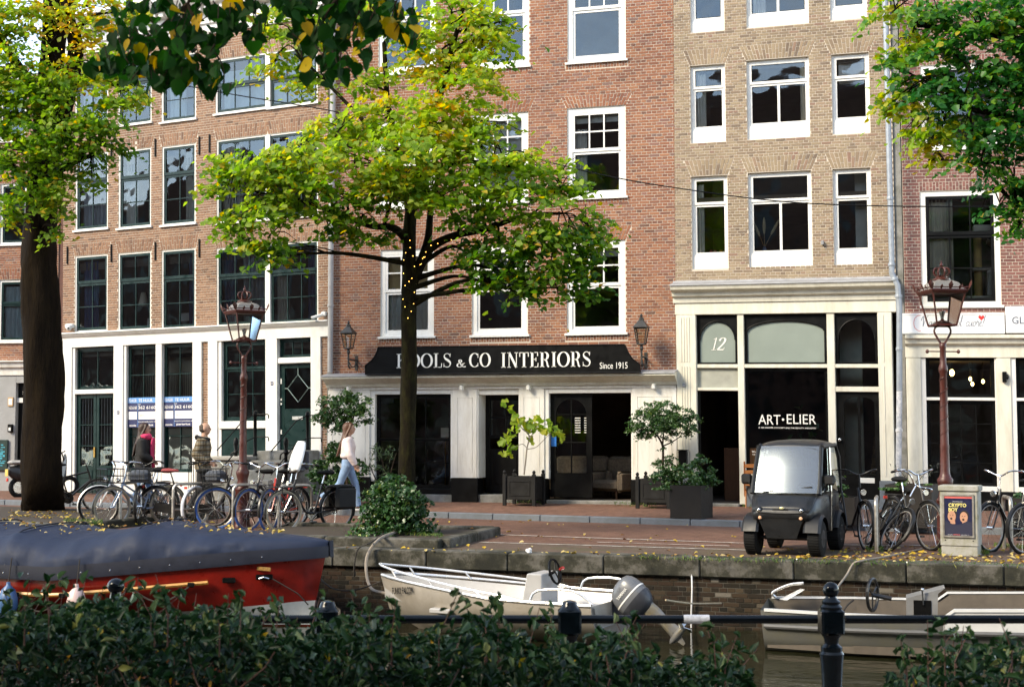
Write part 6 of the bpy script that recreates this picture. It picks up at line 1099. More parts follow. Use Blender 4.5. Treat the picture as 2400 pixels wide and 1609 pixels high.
def tuft(x0, x1, y0, y1, n, z=.0, h=.07):
    for _ in range(n): x = random.uniform(x0, x1); y = y0 + (y1-y0)*(x-x0)/(x1-x0) + random.gauss(0, 1.6); p = at_z(x, y, z); gp.append((p[0], p[1], z + random.random()*h))
tuft(2200, 2320, 1298, 1299, 500); tuft(2030, 2070, 1292, 1292, 160); tuft(1190, 1270, 1178, 1182, 160, .13); tuft(1440, 1540, 1184, 1189, 220, .13, .09); tuft(980, 1190, 1166, 1174, 160, .13, .05); tuft(1500, 2400, 1306, 1326, 900, .0, .02); tuft(1740, 1780, 1188, 1189, 80, .13); tuft(900, 1040, 1246, 1256, 300, .10, .03); tuft(760, 860, 1252, 1250, 300, .02, .06); tuft(150, 240, 1222, 1226, 350, .12, .06); tuft(2330, 2400, 1280, 1284, 300, 0, .05); tuft(690, 760, 1240, 1246, 260, 0, .06)
gp = np.array(gp); go = leaf_cloud('weeds', gp, .06*(.5 + RNG.random(len(gp))), LEAF_GRASS, RNG.random(len(gp)), None, ratio=.14, up=.0, droop=-.8, shape='blade', fold=.1); tag(go, 'green grass and weeds in the joints of the quay', 'grass', kind='stuff')
# ================================================================== street furniture
HX = lambda a: R(a) + YAW                       # 0 = towards picture right, 270 = towards the camera
# ---- stone planter edges
def edging(name, label, segs, fill, zf):
    t = thing(name, label, 'planter', (fill[0][0], fill[0][1], 0), 0, 'stone edged tree beds on the quay'); o = Vector((fill[0][0], fill[0][1], 0))
    for (a, c) in segs:
        a, c = Vector((*a, 0))-o, Vector((*c, 0))-o; L_ = (c-a).length; n = max(1, int(L_/1.25)); an = math.atan2((c-a).y, (c-a).x)
        for i in range(n): b = MB(); l = L_/n; b.cbox(0, -.11, -.05, l-.012, .11, .14+.006*math.sin(i*5), .02); e = b.build('edge_stone', CAPM, t); e.location = a + (c-a)*(i/n); e.rotation_euler = (0, 0, an)
    b = MB(); b.add([(p[0]-o.x, p[1]-o.y, zf) for p in fill], [tuple(range(len(fill)))]); b.build('soil', SOIL, t)
edging('tree_bed', 'stone edged bed around the slim linden and its ivy', [((-10.3, 19.3), (-6.72, 19.2)), ((-6.72, 19.25), (-6.78, 21.9)), ((-10.3, 21.8), (-6.78, 21.9))], [(-10.3, 19.3), (-6.7, 19.2), (-6.78, 21.9), (-10.3, 21.8)], .085)
edging('tree_bed', 'stone edged bed around the thick elm trunk at the left', [((-21, 22.0), (-15.6, 21.2)), ((-15.6, 21.2), (-13.7, 20.25)), ((-13.7, 20.3), (-13.0, 24.4))], [(-21, 22.0), (-15.6, 21.2), (-13.7, 20.25), (-13.0, 24.4), (-21, 25.5)], .10)
# ---- crowned lamp posts
LAMPG = glass_mat('lamp_glass', (.93, .93, .91), 1.3, .1, 0)
def lamp_post(base, rz, label, H=4.1):
    t = thing('lamp_post', label, 'street lamp', base, rz, 'oxblood red crowned street lamps'); b = MB()
    b.lathe([(.155, 0), (.155, .05), (.13, .08), (.12, .62), (.135, .66), (.10, .70), (.085, .82), (.105, .90), (.115, .96), (.085, 1.0), (.07, 1.05), (.062, 1.4), (.066, 1.44), (.06, 1.48), (.056, 2.0), (.05, 2.5), (.062, 2.52), (.066, 2.56), (.062, 2.60), (.046, 2.64), (.043, 2.86), (.05, 2.88), (.05, 2.93), (.03, 2.95)], 16); b.build('pole', RUST, t, smooth=True, ang=50)
    sp = MB(); sp.tube([(.06*math.cos(k*.5)+.0, .06*math.sin(k*.5), 1.5+k*.016) for k in range(60)], .006, 4); sp.build('twisted_ornament', RUST, t)
    b = MB(); b.tube([(-.24, 0, 2.82), (.24, 0, 2.82)], .010, 6)
    for s_ in (-1, 1): b.lathe([(.004, 0), (.03, .01), (.034, .02), (.02, .03), (.012, .04)], 8); 
    b.build('ladder_bar', RUST, t)
    for s_ in (-1, 1): k = MB(); k.ellipsoid((s_*.24, 0, 2.82), .025, .032, .032, 10, 6); k.build('bar_knob', RUST, t, smooth=True)
    y_ = MB()
    for s_ in (-1, 1): y_.tube(smooth_path([(s_*.02, 0, 2.92), (s_*.07, 0, 3.0), (s_*.125, 0, 3.1), (s_*.11, 0, 3.17), (s_*.05, 0, 3.2)], 4), .016, 7)
    y_.build('yoke', RUST, t, smooth=True)
    z0, z1, r0, r1 = 3.2, 3.67, .212, .347
    Q = lambda r, z: [(r*math.cos(R(45+90*i)), r*math.sin(R(45+90*i)), z) for i in range(4)]
    b = MB()
    for i in range(4): b.tube([Q(r0, z0)[i], Q(r1, z1)[i]], .014, 5)
    b.tube(Q(r0, z0), .016, 5, closed=True); b.tube(Q(r1, z1), .02, 5, closed=True); b.loft([Q(r1+.03, z1), Q(r1+.05, z1+.03), Q(r1+.01, z1+.05)]); b.build('cage', RUST, t)
    for i in range(4): j = (i+1) % 4; g = MB(); g.quad(Q(r0, z0)[i], Q(r0, z0)[j], Q(r1, z1)[j], Q(r1, z1)[i]); g.build('pane', LAMPG, t, recalc=False)
    b = MB(); b.lathe([(.19, z0-.005), (.15, z0+.02), (.08, z0+.06), (.03, z0+.075), (.02, z0+.1)], 14); b.build('burner_dish', RUST, t, smooth=True)
    b = MB(); b.lathe([(.025, z0+.1), (.03, z0+.14), (.05, z0+.2), (.045, z0+.21), (.02, z0+.15)], 12); b.build('lamp_bulb', CHROME, t, smooth=True)
    b = MB(); b.loft([Q(r1-.01, z1+.05), Q(r1*.72, z1+.15), Q(.11, z1+.20)]); b.build('roof', PM('lamp_roof_glass', (.20, .19, .18), .3, var=.1), t)
    b = MB(); zc = z1+.20; b.lathe([(.125, zc-.01), (.125, zc+.015), (.08, zc+.03), (.085, zc+.06)], 12)
    for k in range(8): a = 2*math.pi*k/8; b.tube(smooth_path([(.08*math.cos(a), .08*math.sin(a), zc+.05), (.12*math.cos(a), .12*math.sin(a), zc+.11), (.09*math.cos(a), .09*math.sin(a), zc+.165), (.01*math.cos(a), .01*math.sin(a), zc+.17)], 3), .014, 5)
    b.lathe([(.02, zc+.16), (.012, zc+.19), (.03, zc+.21), (.022, zc+.235), (.006, zc+.25), (.012, zc+.26), (.003, zc+.285)], 8); b.build('crown', RUST, t)
    b = MB()                                                   # leaf ornaments round the rim
    for i in range(4):
        p, q = Vector(Q(r1+.05, z1+.04)[i]), Vector(Q(r1+.05, z1+.04)[(i+1) % 4]); out = ((p+q)/2); out.z = 0; out.normalize()
        for f, h_ in ((0., .14), (.25, .07), (.5, .12), (.75, .07)):
            c = p + (q-p)*f; o_ = out if f else Vector((p.x, p.y, 0)).normalized(); d_ = (q-p).normalized(); w_ = h_*.32
            b.add([c - d_*w_*.4, c + d_*w_*.4, c + d_*w_ + Vector((0,0,h_*.55)) + o_*.03, c + Vector((0,0,h_)) + o_*.045, c - d_*w_ + Vector((0,0,h_*.55)) + o_*.03, c + o_*.035 + Vector((0,0,h_*.5))], [(0,1,5), (1,2,5), (2,3,5), (3,4,5), (4,0,5)])
        b.tube(smooth_path([V3(p + (q-p)*(k/8) + Vector((0,0,.03+.02*math.sin(k*math.pi/1.)))) for k in range(9)], 2), .008, 4)
    b.build('rim_ornament', RUST, t); return t
lamp_post(at_d(570, 1000, 24.4)*np.array([1,1,0]), R(16.5+34), 'oxblood street lamp with crown in front of the left house'); lamp_post(at_d(2213, 1000, 20.7)*np.array([1,1,0]), R(16.5+8), 'oxblood street lamp with crown behind the poster cabinet')
# ---- bicycle stands
def stand(base, rz, label, w=.62, h=.74):
    t = thing('bicycle_stand', label, 'bicycle stand', base, rz, 'steel hoop bicycle stands'); b = MB(); r = .10
    pts = [(-w/2, 0, 0), (-w/2, 0, h-r)] + [(-w/2+r-r*math.cos(R(a)), 0, h-r+r*math.sin(R(a))) for a in (30, 60, 90)] + [(w/2-r+r*math.sin(R(a)), 0, h-r+r*math.cos(R(a))) for a in (0, 30, 60, 90)] + [(w/2, 0, 0)]
    b.tube(pts, .027, 9); b.build('hoop', STEEL, t, smooth=True); b = MB(); b.tube([(-w/2, 0, .3), (w/2, 0, .3)], .018, 8); b.build('crossbar', STEEL, t, smooth=True)
for px, py, a, lb_ in ((300,1230,80,'steel hoop stand leftmost, behind the basket bicycle'), (445,1233,35,'steel hoop stand before the man in checked jacket'), (585,1237,36,'steel hoop stand at the foot of the left lamp post'), (692,1240,38,'steel hoop stand beside the white windscreen bicycle'), (2056,1291,74,'steel hoop stand left of the fallen bicycle'), (2362,1289,80,'steel hoop stand right of the poster cabinet')): stand(at_z(px, py, 0), HX(a), lb_)
# ---- bicycles (x forwards, z up)
TYRES = {'black': RUBBER, 'blue': PM('blue_tyre', (.03, .10, .34), .6, var=.15), 'cream': PM('cream_tyre', (.42, .36, .26), .7, var=.2), 'white': PM('white_tyre', (.55, .53, .50), .6, var=.1)}
FRAMES = {'black': BLKMETAL, 'silver': PM('silver_frame', (.62, .62, .62), .35, metal=.5, var=.1), 'white': PM('white_frame', (.70, .71, .76), .3, var=.08), 'red': PM('red_frame', (.50, .035, .02), .3, var=.15), 'bluegrey': PM('bluegrey_frame', (.25, .32, .45), .3, var=.1)}
def wheel(t, hub, rt, tyre, rim, steer=0., axis=None):
    def place(b):
        M = Matrix.Translation(hub)
        if steer: M = M @ Matrix.Rotation(steer, 4, 'Z')
        return b.xform(M)
    b = MB(); n = 28; b.tube([(rt*math.cos(2*math.pi*k/n), 0, rt*math.sin(2*math.pi*k/n)) for k in range(n)], .021, 7, closed=True); w = place(b).build('wheel', tyre, t, smooth=True)
    r2 = rt-.027; b = MB(); b.tube([(r2*math.cos(2*math.pi*k/n), 0, r2*math.sin(2*math.pi*k/n)) for k in range(n)], .011, 5, closed=True); place(b).build('rim', rim, w, smooth=True)
    b = MB()
    for k in range(18): a = 2*math.pi*k/18; s_ = .02 if k % 2 else -.02; b.tube([(.02*math.cos(a+.7), s_, .02*math.sin(a+.7)), (r2*math.cos(a), 0, r2*math.sin(a))], .0022, 3, cap=False)
    place(b).build('spokes', CHROME, w); b = MB(); b.tube([(0, -.045, 0), (0, .045, 0)], .022, 8); place(b).build('hub', CHROME, w)
def bicycle(label, base, rz, frame='black', ftyre='black', rtyre='black', style='oma', steer=0., roll=0., saddle=None, basket=None, front_rack=False, rack=True, windscreen=False, pannier=None, bars='chrome', skirt=None, fender='black', pivot='front', light=True, pitch=0.):
    t = thing('bicycle', label, 'bicycle', base, rz, 'bicycles parked on the quay'); t.rotation_euler = (roll, pitch, rz); m = FRAMES[frame]; r = .335
    ox = 0. if pivot == 'front' else 1.06                          # front contact at origin, or rear contact
    fx, rx = 0. + (ox if pivot != 'front' else 0), -1.06 + (ox if pivot != 'front' else 0)
    if pivot == 'front': fx, rx = 0., -1.06
    else: fx, rx = 1.06, 0.
    F_ = Vector((fx, 0, r)); Rr = Vector((rx, 0, r)); BBk = Vector((rx+.46, 0, .29)); ST = Vector((rx+.30, 0, .78)); HB = Vector((fx-.17, 0, .66)); HT = Vector((fx-.235, 0, .86))
    b = MB(); b.tube([BBk, ST], .016, 7); b.tube([HB, HT], .019, 7)
    if style == 'oma': b.tube(smooth_path([V3(HB+Vector((0,0,.03))), (fx-.36, 0, .42), (rx+.62, 0, .315), V3(BBk)], 5), .019, 7)
    elif style == 'low': b.tube([HB, BBk], .02, 7); b.tube([HB+Vector((-.02,0,.08)), BBk+Vector((-.05,0,.16))], .017, 7)
    else: b.tube([HB, BBk], .021, 7); b.tube([HT+Vector((.01,0,-.04)), ST+Vector((.02,0,-.08))], .018, 7)
    for s_ in (-.05, .05): b.tube([BBk+Vector((0, s_*.5, 0)), Rr+Vector((0, s_, 0))], .011, 6); b.tube([ST+Vector((.01, s_*.4, -.06)), Rr+Vector((0, s_, 0))], .010, 6)
    b.build('frame', m, t, smooth=True)
    Rz = Matrix.Translation(F_) @ Matrix.Rotation(steer, 4, 'Z') @ Matrix.Translation(-F_)
    b = MB(); b.tube([HB, HB + (HB-HT)*.25], .018, 7)
    for s_ in (-.05, .05): b.tube(smooth_path([V3(HB + (HB-HT)*.22 + Vector((0, s_, 0))), V3(F_*.45 + HB*.55 + Vector((-.0, s_, 0))), V3(F_ + Vector((0, s_, 0)))], 4), .011, 6)
    b.xform(Rz).build('fork', m, t, smooth=True)
    wheel(t, F_, r, TYRES[ftyre], STEEL if ftyre != 'white' else CHROME, steer); wheel(t, Rr, r, TYRES[rtyre], STEEL)
    hm = CHROME if bars == 'chrome' else BLKMETAL; zt = 1.04 if style != 'mtb' else .98; b = MB(); hx = fx-.27; b.tube([HT, (hx, 0, zt)], .013, 7)
    if style == 'mtb': b.tube([(hx-.06, -.31, zt+.02), (hx, -.1, zt), (hx, .1, zt), (hx-.06, .31, zt+.02)], .012, 7)
    else: b.tube(smooth_path([(hx-.22, -.27, zt+.04), (hx-.05, -.27, zt+.07), (hx+.04, -.18, zt+.07), (hx, 0, zt), (hx+.04, .18, zt+.07), (hx-.05, .27, zt+.07), (hx-.22, .27, zt+.04)], 4), .012, 7)
    h_ = b.xform(Rz).build('handlebar', hm, t, smooth=True)
    for s_ in (-1, 1):
        b = MB()
        if style == 'mtb': b.tube([(hx-.06, s_*.31, zt+.02), (hx-.03, s_*.2, zt+.01)], .018, 7)
        else: b.tube([(hx-.24, s_*.27, zt+.038), (hx-.12, s_*.27, zt+.06)], .018, 7)
        b.xform(Rz).build('grip', RUBBER, h_)
    b = MB(); sz = .93; sx = rx+.25; b.tube([ST, (sx, 0, sz)], .013, 7); b.build('seat_post', CHROME, t)
    b = MB(); b.loft([[(sx+x, w_*math.cos(a), sz+.03+hh*math.sin(a)) for a in np.linspace(0, 2*math.pi, 11)[:-1]] for x, w_, hh in ((-.15, .07, .02), (-.13, .105, .04), (-.04, .10, .045), (.06, .045, .03), (.13, .025, .022), (.15, .012, .012))]); b.build('saddle', saddle or RUBBER, t, smooth=True)
    b = MB(); c = BBk; b.tube([c+Vector((0, -.07, 0)), c+Vector((0, .07, 0))], .018, 7); b.tube([c+Vector((0,.075,0)), c+Vector((.10,.075,-.13))], .009, 5); b.tube([c+Vector((0,-.075,0)), c+Vector((-.10,-.075,.13))], .009, 5)
    b.box(c.x+.05, .08, c.z-.145, c.x+.15, .16, c.z-.12); b.box(c.x-.15, -.16, c.z+.12, c.x-.05, -.08, c.z+.145); b.build('pedals', BLKMETAL, t)
    b = MB(); b.loft([[(c.x+.11*math.cos(a), y, c.z+.11*math.sin(a)) for a in np.linspace(0, 2*math.pi, 17)[:-1]] for y in (-.05, -.058)]); b.build('chain_ring', CHROME, t)
    if style != 'mtb':
        b = MB(); b.prism([(rx-.05, r-.06), (c.x+.02, c.z-.12), (c.x+.12, c.z-.03), (c.x+.10, c.z+.08), (rx, r+.06)], -.075, -.05); b.build('chain_case', BLKMETAL, t)
        fm = FRAMES[fender]
        for nm, cc, a0, a1, mt in (('front_mudguard', F_, -15, 130, Rz), ('rear_mudguard', Rr, 10, 200, None)):
            b = MB(); rings = []
            for k in range(13): a = R(a0+(a1-a0)*k/12) if nm[0] == 'r' else R(a0+(a1-a0)*k/12); rr = r+.035; rings.append([(cc.x+(rr+dz)*math.cos(a), y, cc.z+(rr+dz)*math.sin(a)) for y, dz in ((-.03, -.012), (-.012, .004), (.012, .004), (.03, -.012))])
            b.loft(rings, False, False)
            if mt is not None: b.xform(mt)
            b.build(nm, fm, t, smooth=True)
        if rack:
            b = MB(); zz = .73
            for y in (-.06, 0, .06): b.tube([(rx+.22, y, zz), (rx-.2, y, zz)], .006, 5)
            b.tube([(rx+.22, -.06, zz), (rx+.22, .06, zz)], .006, 5); b.tube([(rx-.2, -.06, zz), (rx-.2, .06, zz)], .006, 5)
            for s_ in (-.06, .06): b.tube([(rx-.08, s_, zz), (rx, s_, r)], .006, 5)
            b.build('rear_rack', BLKMETAL, t)
        b = MB(); b.box(rx-.27, -.03, .66, rx-.255, .03, .70); b.build('rear_reflector', FRAMES['red'], t)
        b = MB(); b.tube([(c.x+.02, -.1, c.z-.02), (c.x-.1, -.17, .01)], .008, 5); b.build('kick_stand', BLKMETAL, t)
    if light: b = MB(); b.lathe([(.01, -.05), (.035, -.02), (.045, .02), (.04, .03)], 10); b.xform(Matrix.Translation((fx-.10, 0, .80)) @ Matrix.Rotation(R(90), 4, 'Y')).xform(Rz).build('headlight', CHROME, t, smooth=True)
    if front_rack:
        b = MB()
        for y in (-.16, -.08, 0, .08, .16): b.tube([(fx-.12, y, .74), (fx+.22, y, .74)], .006, 5)
        for x in (-.12, .22): b.tube([(fx+x, -.16, .74), (fx+x, .16, .74)], .008, 5)
        for y in (-.1, .1): b.tube([(fx+.1, y, .74), (fx, y*.6, r)], .006, 5)
        b.xform(Rz).build('front_rack', BLKMETAL, t)
    if basket:
        b = MB(); x0, x1, z0, z1 = fx-.12, fx+.2, .76, 1.0
        for z in (z0, (z0+z1)/2, z1): b.tube([(x0, -.19, z), (x1, -.19, z), (x1, .19, z), (x0, .19, z)], .007, 4, closed=True)
        for k in range(6):
            f = k/5; b.tube([(x1, -.19+.38*f, z0), (x1, -.19+.38*f, z1)], .005, 4); b.tube([(x0+(x1-x0)*f, -.19, z0), (x0+(x1-x0)*f, -.19, z1)], .005, 4); b.tube([(x0+(x1-x0)*f, .19, z0), (x0+(x1-x0)*f, .19, z1)], .005, 4)
        b.xform(Rz).build('basket', BLKMETAL, t)
        if basket == 'bag': b = MB(); b.cbox(x0+.02, -.17, z0, x1-.02, .17, z1-.03, .05); b.xform(Rz).build('basket_bag', PM('grey_bag', (.10,.11,.13), .8, var=.2), t)
    if skirt: b = MB(); b.prism([(rx+.02, r+.02), (rx+.28, r+.12), (rx+.22, r+.30), (rx-.05, r+.33), (rx-.25, r+.2)], -.045, .045); b.build('skirt_guard', FRAMES[skirt], t)
    if pannier:
        pm = PM('black_pannier', (.012, .012, .012), .85, var=.3)
        for s_ in (-1, 1): b = MB(); b.cbox(rx-.27, s_*.10-.055+s_*.06, .34, rx+.14, s_*.10+.055+s_*.06, .72, .045); b.build('pannier_bag', pm, t, smooth=True)
        b = MB(); b.cbox(rx-.27, -.10, .70, rx+.14, .10, .75, .02); b.build('pannier_flap', pm, t)
    if windscreen:
        WSC = PM('windscreen_acrylic', (.86, .86, .87), .12, var=.03, spec=.8); rings = []
        for z, w_, x_ in ((.98, .10, .0), (1.02, .16, .01), (1.12, .185, -.01), (1.25, .18, -.05), (1.38, .15, -.10), (1.46, .10, -.135), (1.49, .05, -.15)): rings.append([(fx-.12+x_-.10*(k/4.)**2, k/4.*w_, z) for k in range(-4, 5)])
        b = MB(); b.loft(rings, False, False); w_ = b.build('windscreen', WSC, t, smooth=True); md = w_.modifiers.new('thickness', 'SOLIDIFY'); md.thickness = .006
        b = MB(); b.cbox(fx-.135, -.035, 1.0, fx-.09, .035, 1.06, .015); b.build('screen_lamp', CHROME, t)
        b = MB(); b.cbox(fx-.36, -.13, .98, fx-.22, .13, 1.06, .03); b.cbox(fx-.42, -.14, 1.02, fx-.36, .14, 1.32, .03); b.build('child_seat', PM('child_seat_grey', (.09,.09,.10), .7), t)
    return t
SADRED = PM('flowered_saddle', (.30, .05, .05), .6, var=.6, scale=60)
bicycle('black mountain bike half hidden behind the thick elm trunk', at_z(232, 1200, 0), HX(6), style='mtb', bars='black', steer=.1, light=False)
bicycle('silver bicycle with its front wheel nearest the elm trunk', at_z(231, 1230, 0), HX(205), 'silver', 'black', fender='silver', style='low', steer=R(-4))
bicycle('white bicycle with cream wall tyres beside the silver one', at_z(262, 1234, 0), HX(222), 'bluegrey', 'cream', 'cream', fender='black', style='low', basket=True)
bicycle('black bicycle with bag in its front basket below the woman in pink scarf', at_z(327, 1231, 0), HX(262), basket='bag', bars='black', steer=R(8))
bicycle('black bicycle with red flowered saddle seen side on', at_z(367, 1231, 0), HX(-12), saddle=SADRED, bars='black', pivot='rear', basket='bag')
bicycle('black bicycle with white rear mudguard before the man in checked jacket', at_z(458, 1234, 0), HX(62), pivot='rear', fender='white', rtyre='white')
bicycle('black bicycle with sky blue front tyre seen side on left of the lamp post', at_z(506, 1238, 0), HX(196), ftyre='blue', front_rack=True, style='low', roll=R(3))
bicycle('black bicycle with blue front tyre right before the lamp post', at_z(582, 1241, 0), HX(232), ftyre='blue', style='low', steer=R(6))
bicycle('red framed bicycle with blue front tyre', at_z(630, 1243, 0), HX(252), 'red', 'blue', style='low')
bicycle('black bicycle with white windscreen, cream front tyre and black panniers', at_z(664, 1247, 0), HX(222), ftyre='cream', pannier=True, windscreen=True, front_rack=True, rtyre='black')
bicycle('black bicycle standing upright between car and fallen bicycle', at_z(2030, 1288, 0), HX(282), bars='black', steer=R(-8), style='oma')
bicycle('fallen black bicycle leaning far over before the dark planter', at_z(2070, 1289, 0), HX(268), roll=R(-34), steer=R(12))
bicycle('black bicycle just left of the poster cabinet', at_z(2180, 1289, 0), HX(282), steer=R(6))
bicycle('black bicycle with red skirt guard right of the poster cabinet', at_z(2322, 1293, 0), HX(214), skirt='red', steer=R(5))
bicycle('black bicycle cut off by the right picture edge', at_z(2402, 1298, 0), HX(212))
# ---- stoop of the left house
st, xfs = on_wall(B1, 'stoop', 'grey stone stoop with landing before the diamond glazed door', 'stairs', UU(655), -.9, .1)
zl = zd0 - .12; a, b_ = UU(588), UU(752); bl_ = MB(); bl_.cbox(a, -1.5, .05, UU(662), -.06, zl-.09, .02); bl_.build('cheek_block', STONE, st, xf=xfs)
bl_ = MB(); bl_.cbox(a-.06, -1.56, zl-.089, UU(664), -.06, zl, .02); bl_.build('bench_slab', PM('pale_slab', (.34,.32,.29), .8, var=.15, dirt=(.2,.19,.16), damt=.4), st, xf=xfs)
bl_ = MB(); bl_.cbox(UU(664)+.002, -1.0, .05, b_, -.06, zd0-.01, .015); bl_.build('landing', STONE, st, xf=xfs)
for i in range(5): z = zd0-.01-.2*(i+1); y = -1.0-.27*i; bl_ = MB(); bl_.cbox(UU(664)+.003, y-.27, .03, b_-.1, y-.001, z, .015); bl_.build('step', STONE, st, xf=xfs)
rl, xfr = on_wall(B1, 'stoop_railing', 'black iron handrail with posts on the stone stoop', 'railing', UU(598), -1.3, zl)
for x, yy, zb_, zt_ in ((598, -1.3, zl, B1.uz(598, 963, -1.3)[1]), (721, -.9, zd0, B1.uz(721, 965, -.9)[1])):
    u = B1.uz(x, 1000, yy)[0]; b = MB(); b.lathe([(.05, 0), (.05, .05), (.036, .08), (.036, zt_-zb_-.12), (.05, zt_-zb_-.1), (.05, zt_-zb_-.05), (.04, zt_-zb_), (.01, zt_-zb_+.02)], 12, (u, yy, zb_)); b.build('post', BLACK, rl, smooth=True, xf=xfr)
    for dz in (.07, .55):
        z = zt_-dz; b = MB(); b.tube([(u, yy, z), (u+.33, yy, z), (u+.35, yy, z-.03), (u+.35, yy, z-.09)], .013, 6); b.tube([(u, yy, z), (u-.12, yy-.25, z-.12), (u-.16, yy-1.1, z-.75)], .012, 6); b.build('rail', BLACK, rl, smooth=True, xf=xfr)
fn, xff = on_wall(B1, 'area_fence', 'low black iron fence left of the stone stoop', 'fence', UU(530), -1.2, .2)
for i in range(13): u = UU(522)+(UU(588)-UU(522))*i/12; b = MB(); b.tube([(u, -1.2, .15), (u, -1.2, 1.0)], .009, 5); b.build('bar', BLACK, fn, xf=xff)
for z in (.28, .92): b = MB(); b.box(UU(522), -1.215, z, UU(588), -1.185, z+.03); b.build('rail', BLACK, fn, xf=xff)
for x, yy, zz, lb_ in ((553, -1.4, 1.02, 'black iron hand pump left end of the stoop'), (670, -1.45, 1.0, 'black iron hand pump behind the white windscreen')):
    u, z1_ = B1.uz(x, 1030, yy); t, xf = on_wall(B1, 'newel_post', lb_.replace('hand pump', 'newel post'), 'post', u, yy, .1, 'black newel posts at the stoop'); b = MB(); b.lathe([(.06, 0), (.06, .1), (.035, .15), (.035, z1_-.4), (.06, z1_-.36), (.035, z1_-.3), (.055, z1_-.18), (.05, z1_-.1), (.02, z1_-.05)], 12, (u, yy, .1)); b.tube(smooth_path([(u, yy, z1_-.25), (u-.1, yy-.03, z1_-.3), (u-.13, yy-.03, z1_-.42)], 4), .016, 6); b.build('post', BLACK, t, smooth=True, xf=xf)
# ---- poster cabinet
UB = PM('cabinet_grey', (.36,.35,.32), .75, var=.1, scale=6, bump=.1, dirt=(.16,.16,.07), dscale=5, damt=.75)
cb = thing('utility_cabinet', 'pale grey utility cabinet carrying a film poster', 'cabinet', (.30, 20.02, 0), R(-9)); b = MB(); b.cbox(-.235, -.0, .0, .235, .34, .13, .008); b.build('base', UB, cb)
b = MB(); b.cbox(-.245, -.01, .132, .245, .35, .86, .012); b.build('body', UB, cb); b = MB(); b.cbox(-.262, -.03, .862, .262, .37, .94, .012); b.build('lid', UB, cb)
for x in (-.18, .18): b = MB(); b.lathe([(.008, 0), (.008, .006)], 8); b.xform(Matrix.Translation((x, -.01, .21)) @ Matrix.Rotation(R(90), 4, 'X')); b.build('bolt', BLKMETAL, cb)
ps = thing('film_poster', 'navy film poster with yellow title and two laughing faces', 'poster', (.30, 20.02, 0), R(-9)); x0, x1, z0, z1 = -.185, .175, .275, .80
b = MB()
for bx in ((x0-.022, z0-.022, x1+.022, z0), (x0-.022, z1, x1+.022, z1+.022), (x0-.022, z0, x0, z1), (x1, z0, x1+.022, z1)): b.box(bx[0], -.034, bx[1], bx[2], -.0105, bx[3])
b.build('frame', STEEL, ps); b = MB(); b.box(x0, -.024, z0, x1, -.0106, z1); b.build('sheet', PM('poster_night_blue', (.012,.014,.05), .35, var=.25, scale=30), ps)
b = MB(); b.box(x0, -.0255, z1-.03, x1, -.0241, z1); b.build('red_strip', PRED, ps); YEL = PM('title_yellow', (.75,.66,.22), .5)
text(ps, 'CRYPTO', x0+.055, x0+.285, z1-.145, z1-.095, -.0245, YEL, .001, .03); text(ps, 'BOY', x0+.055, x0+.175, z1-.205, z1-.155, -.0245, YEL, .001, .03); text(ps, 'EEN NETFLIX FILM', x0+.11, x0+.24, z1-.078, z1-.068, -.0245, POSTW, .001)
SK1, SK2 = PM('print_skin', (.48,.25,.16), .5, var=.15, scale=30), PM('print_hair', (.02,.012,.01), .6); NAVY = PM('print_navy', (.014,.015,.04), .6)
def flat(nm, m, poly, y): b = MB(); b.prism(poly, y-.0006, y); b.build(nm, m, ps)
for cx, cz, s_ in ((x0+.095, z0+.255, 1.15), (x0+.25, z0+.245, 1.1)):
    flat('printed_hair', SK2, [(cx+.054*s_*math.cos(k)+.006, cz+.026+.062*s_*math.sin(k)) for k in np.linspace(0, 6.0, 16)], -.0245)
    flat('printed_face', SK1, [(cx+.046*s_*math.cos(k), cz+.066*s_*math.sin(k)) for k in np.linspace(0, 6.0, 18)], -.0252); flat('printed_neck', SK1, [(cx-.02, cz-.1), (cx+.045, cz-.1), (cx+.04, cz-.03), (cx-.02, cz-.03)], -.0248)
    flat('printed_mouth', SK2, [(cx-.006+.016*math.cos(k), cz-.03+.014*math.sin(k)) for k in np.linspace(0, 6.0, 10)], -.0258)
    for sx in (-.018, .014): flat('printed_eye', SK2, [(cx+sx-.008, cz+.014), (cx+sx+.008, cz+.014), (cx+sx+.008, cz+.02), (cx+sx-.008, cz+.02)], -.0258)
flat('printed_shirt', NAVY, [(x0+.001, z0+.001), (x1-.001, z0+.001), (x1-.001, z0+.18), (x1-.06, z0+.2), (x0+.2, z0+.15), (x0+.14, z0+.14), (x0+.06, z0+.17), (x0+.001, z0+.2)], -.0254)
text(ps, 'ALLEEN', x0+.04, x0+.10, z0+.008, z0+.016, -.0256, POSTW, .0006); text(ps, 'NETFLIX', x0+.11, x0+.20, z0+.006, z0+.020, -.0256, PRED, .0006, .02); text(ps, 'OKTOBER 19', x0+.21, x0+.315, z0+.008, z0+.016, -.0256, POSTW, .0006)
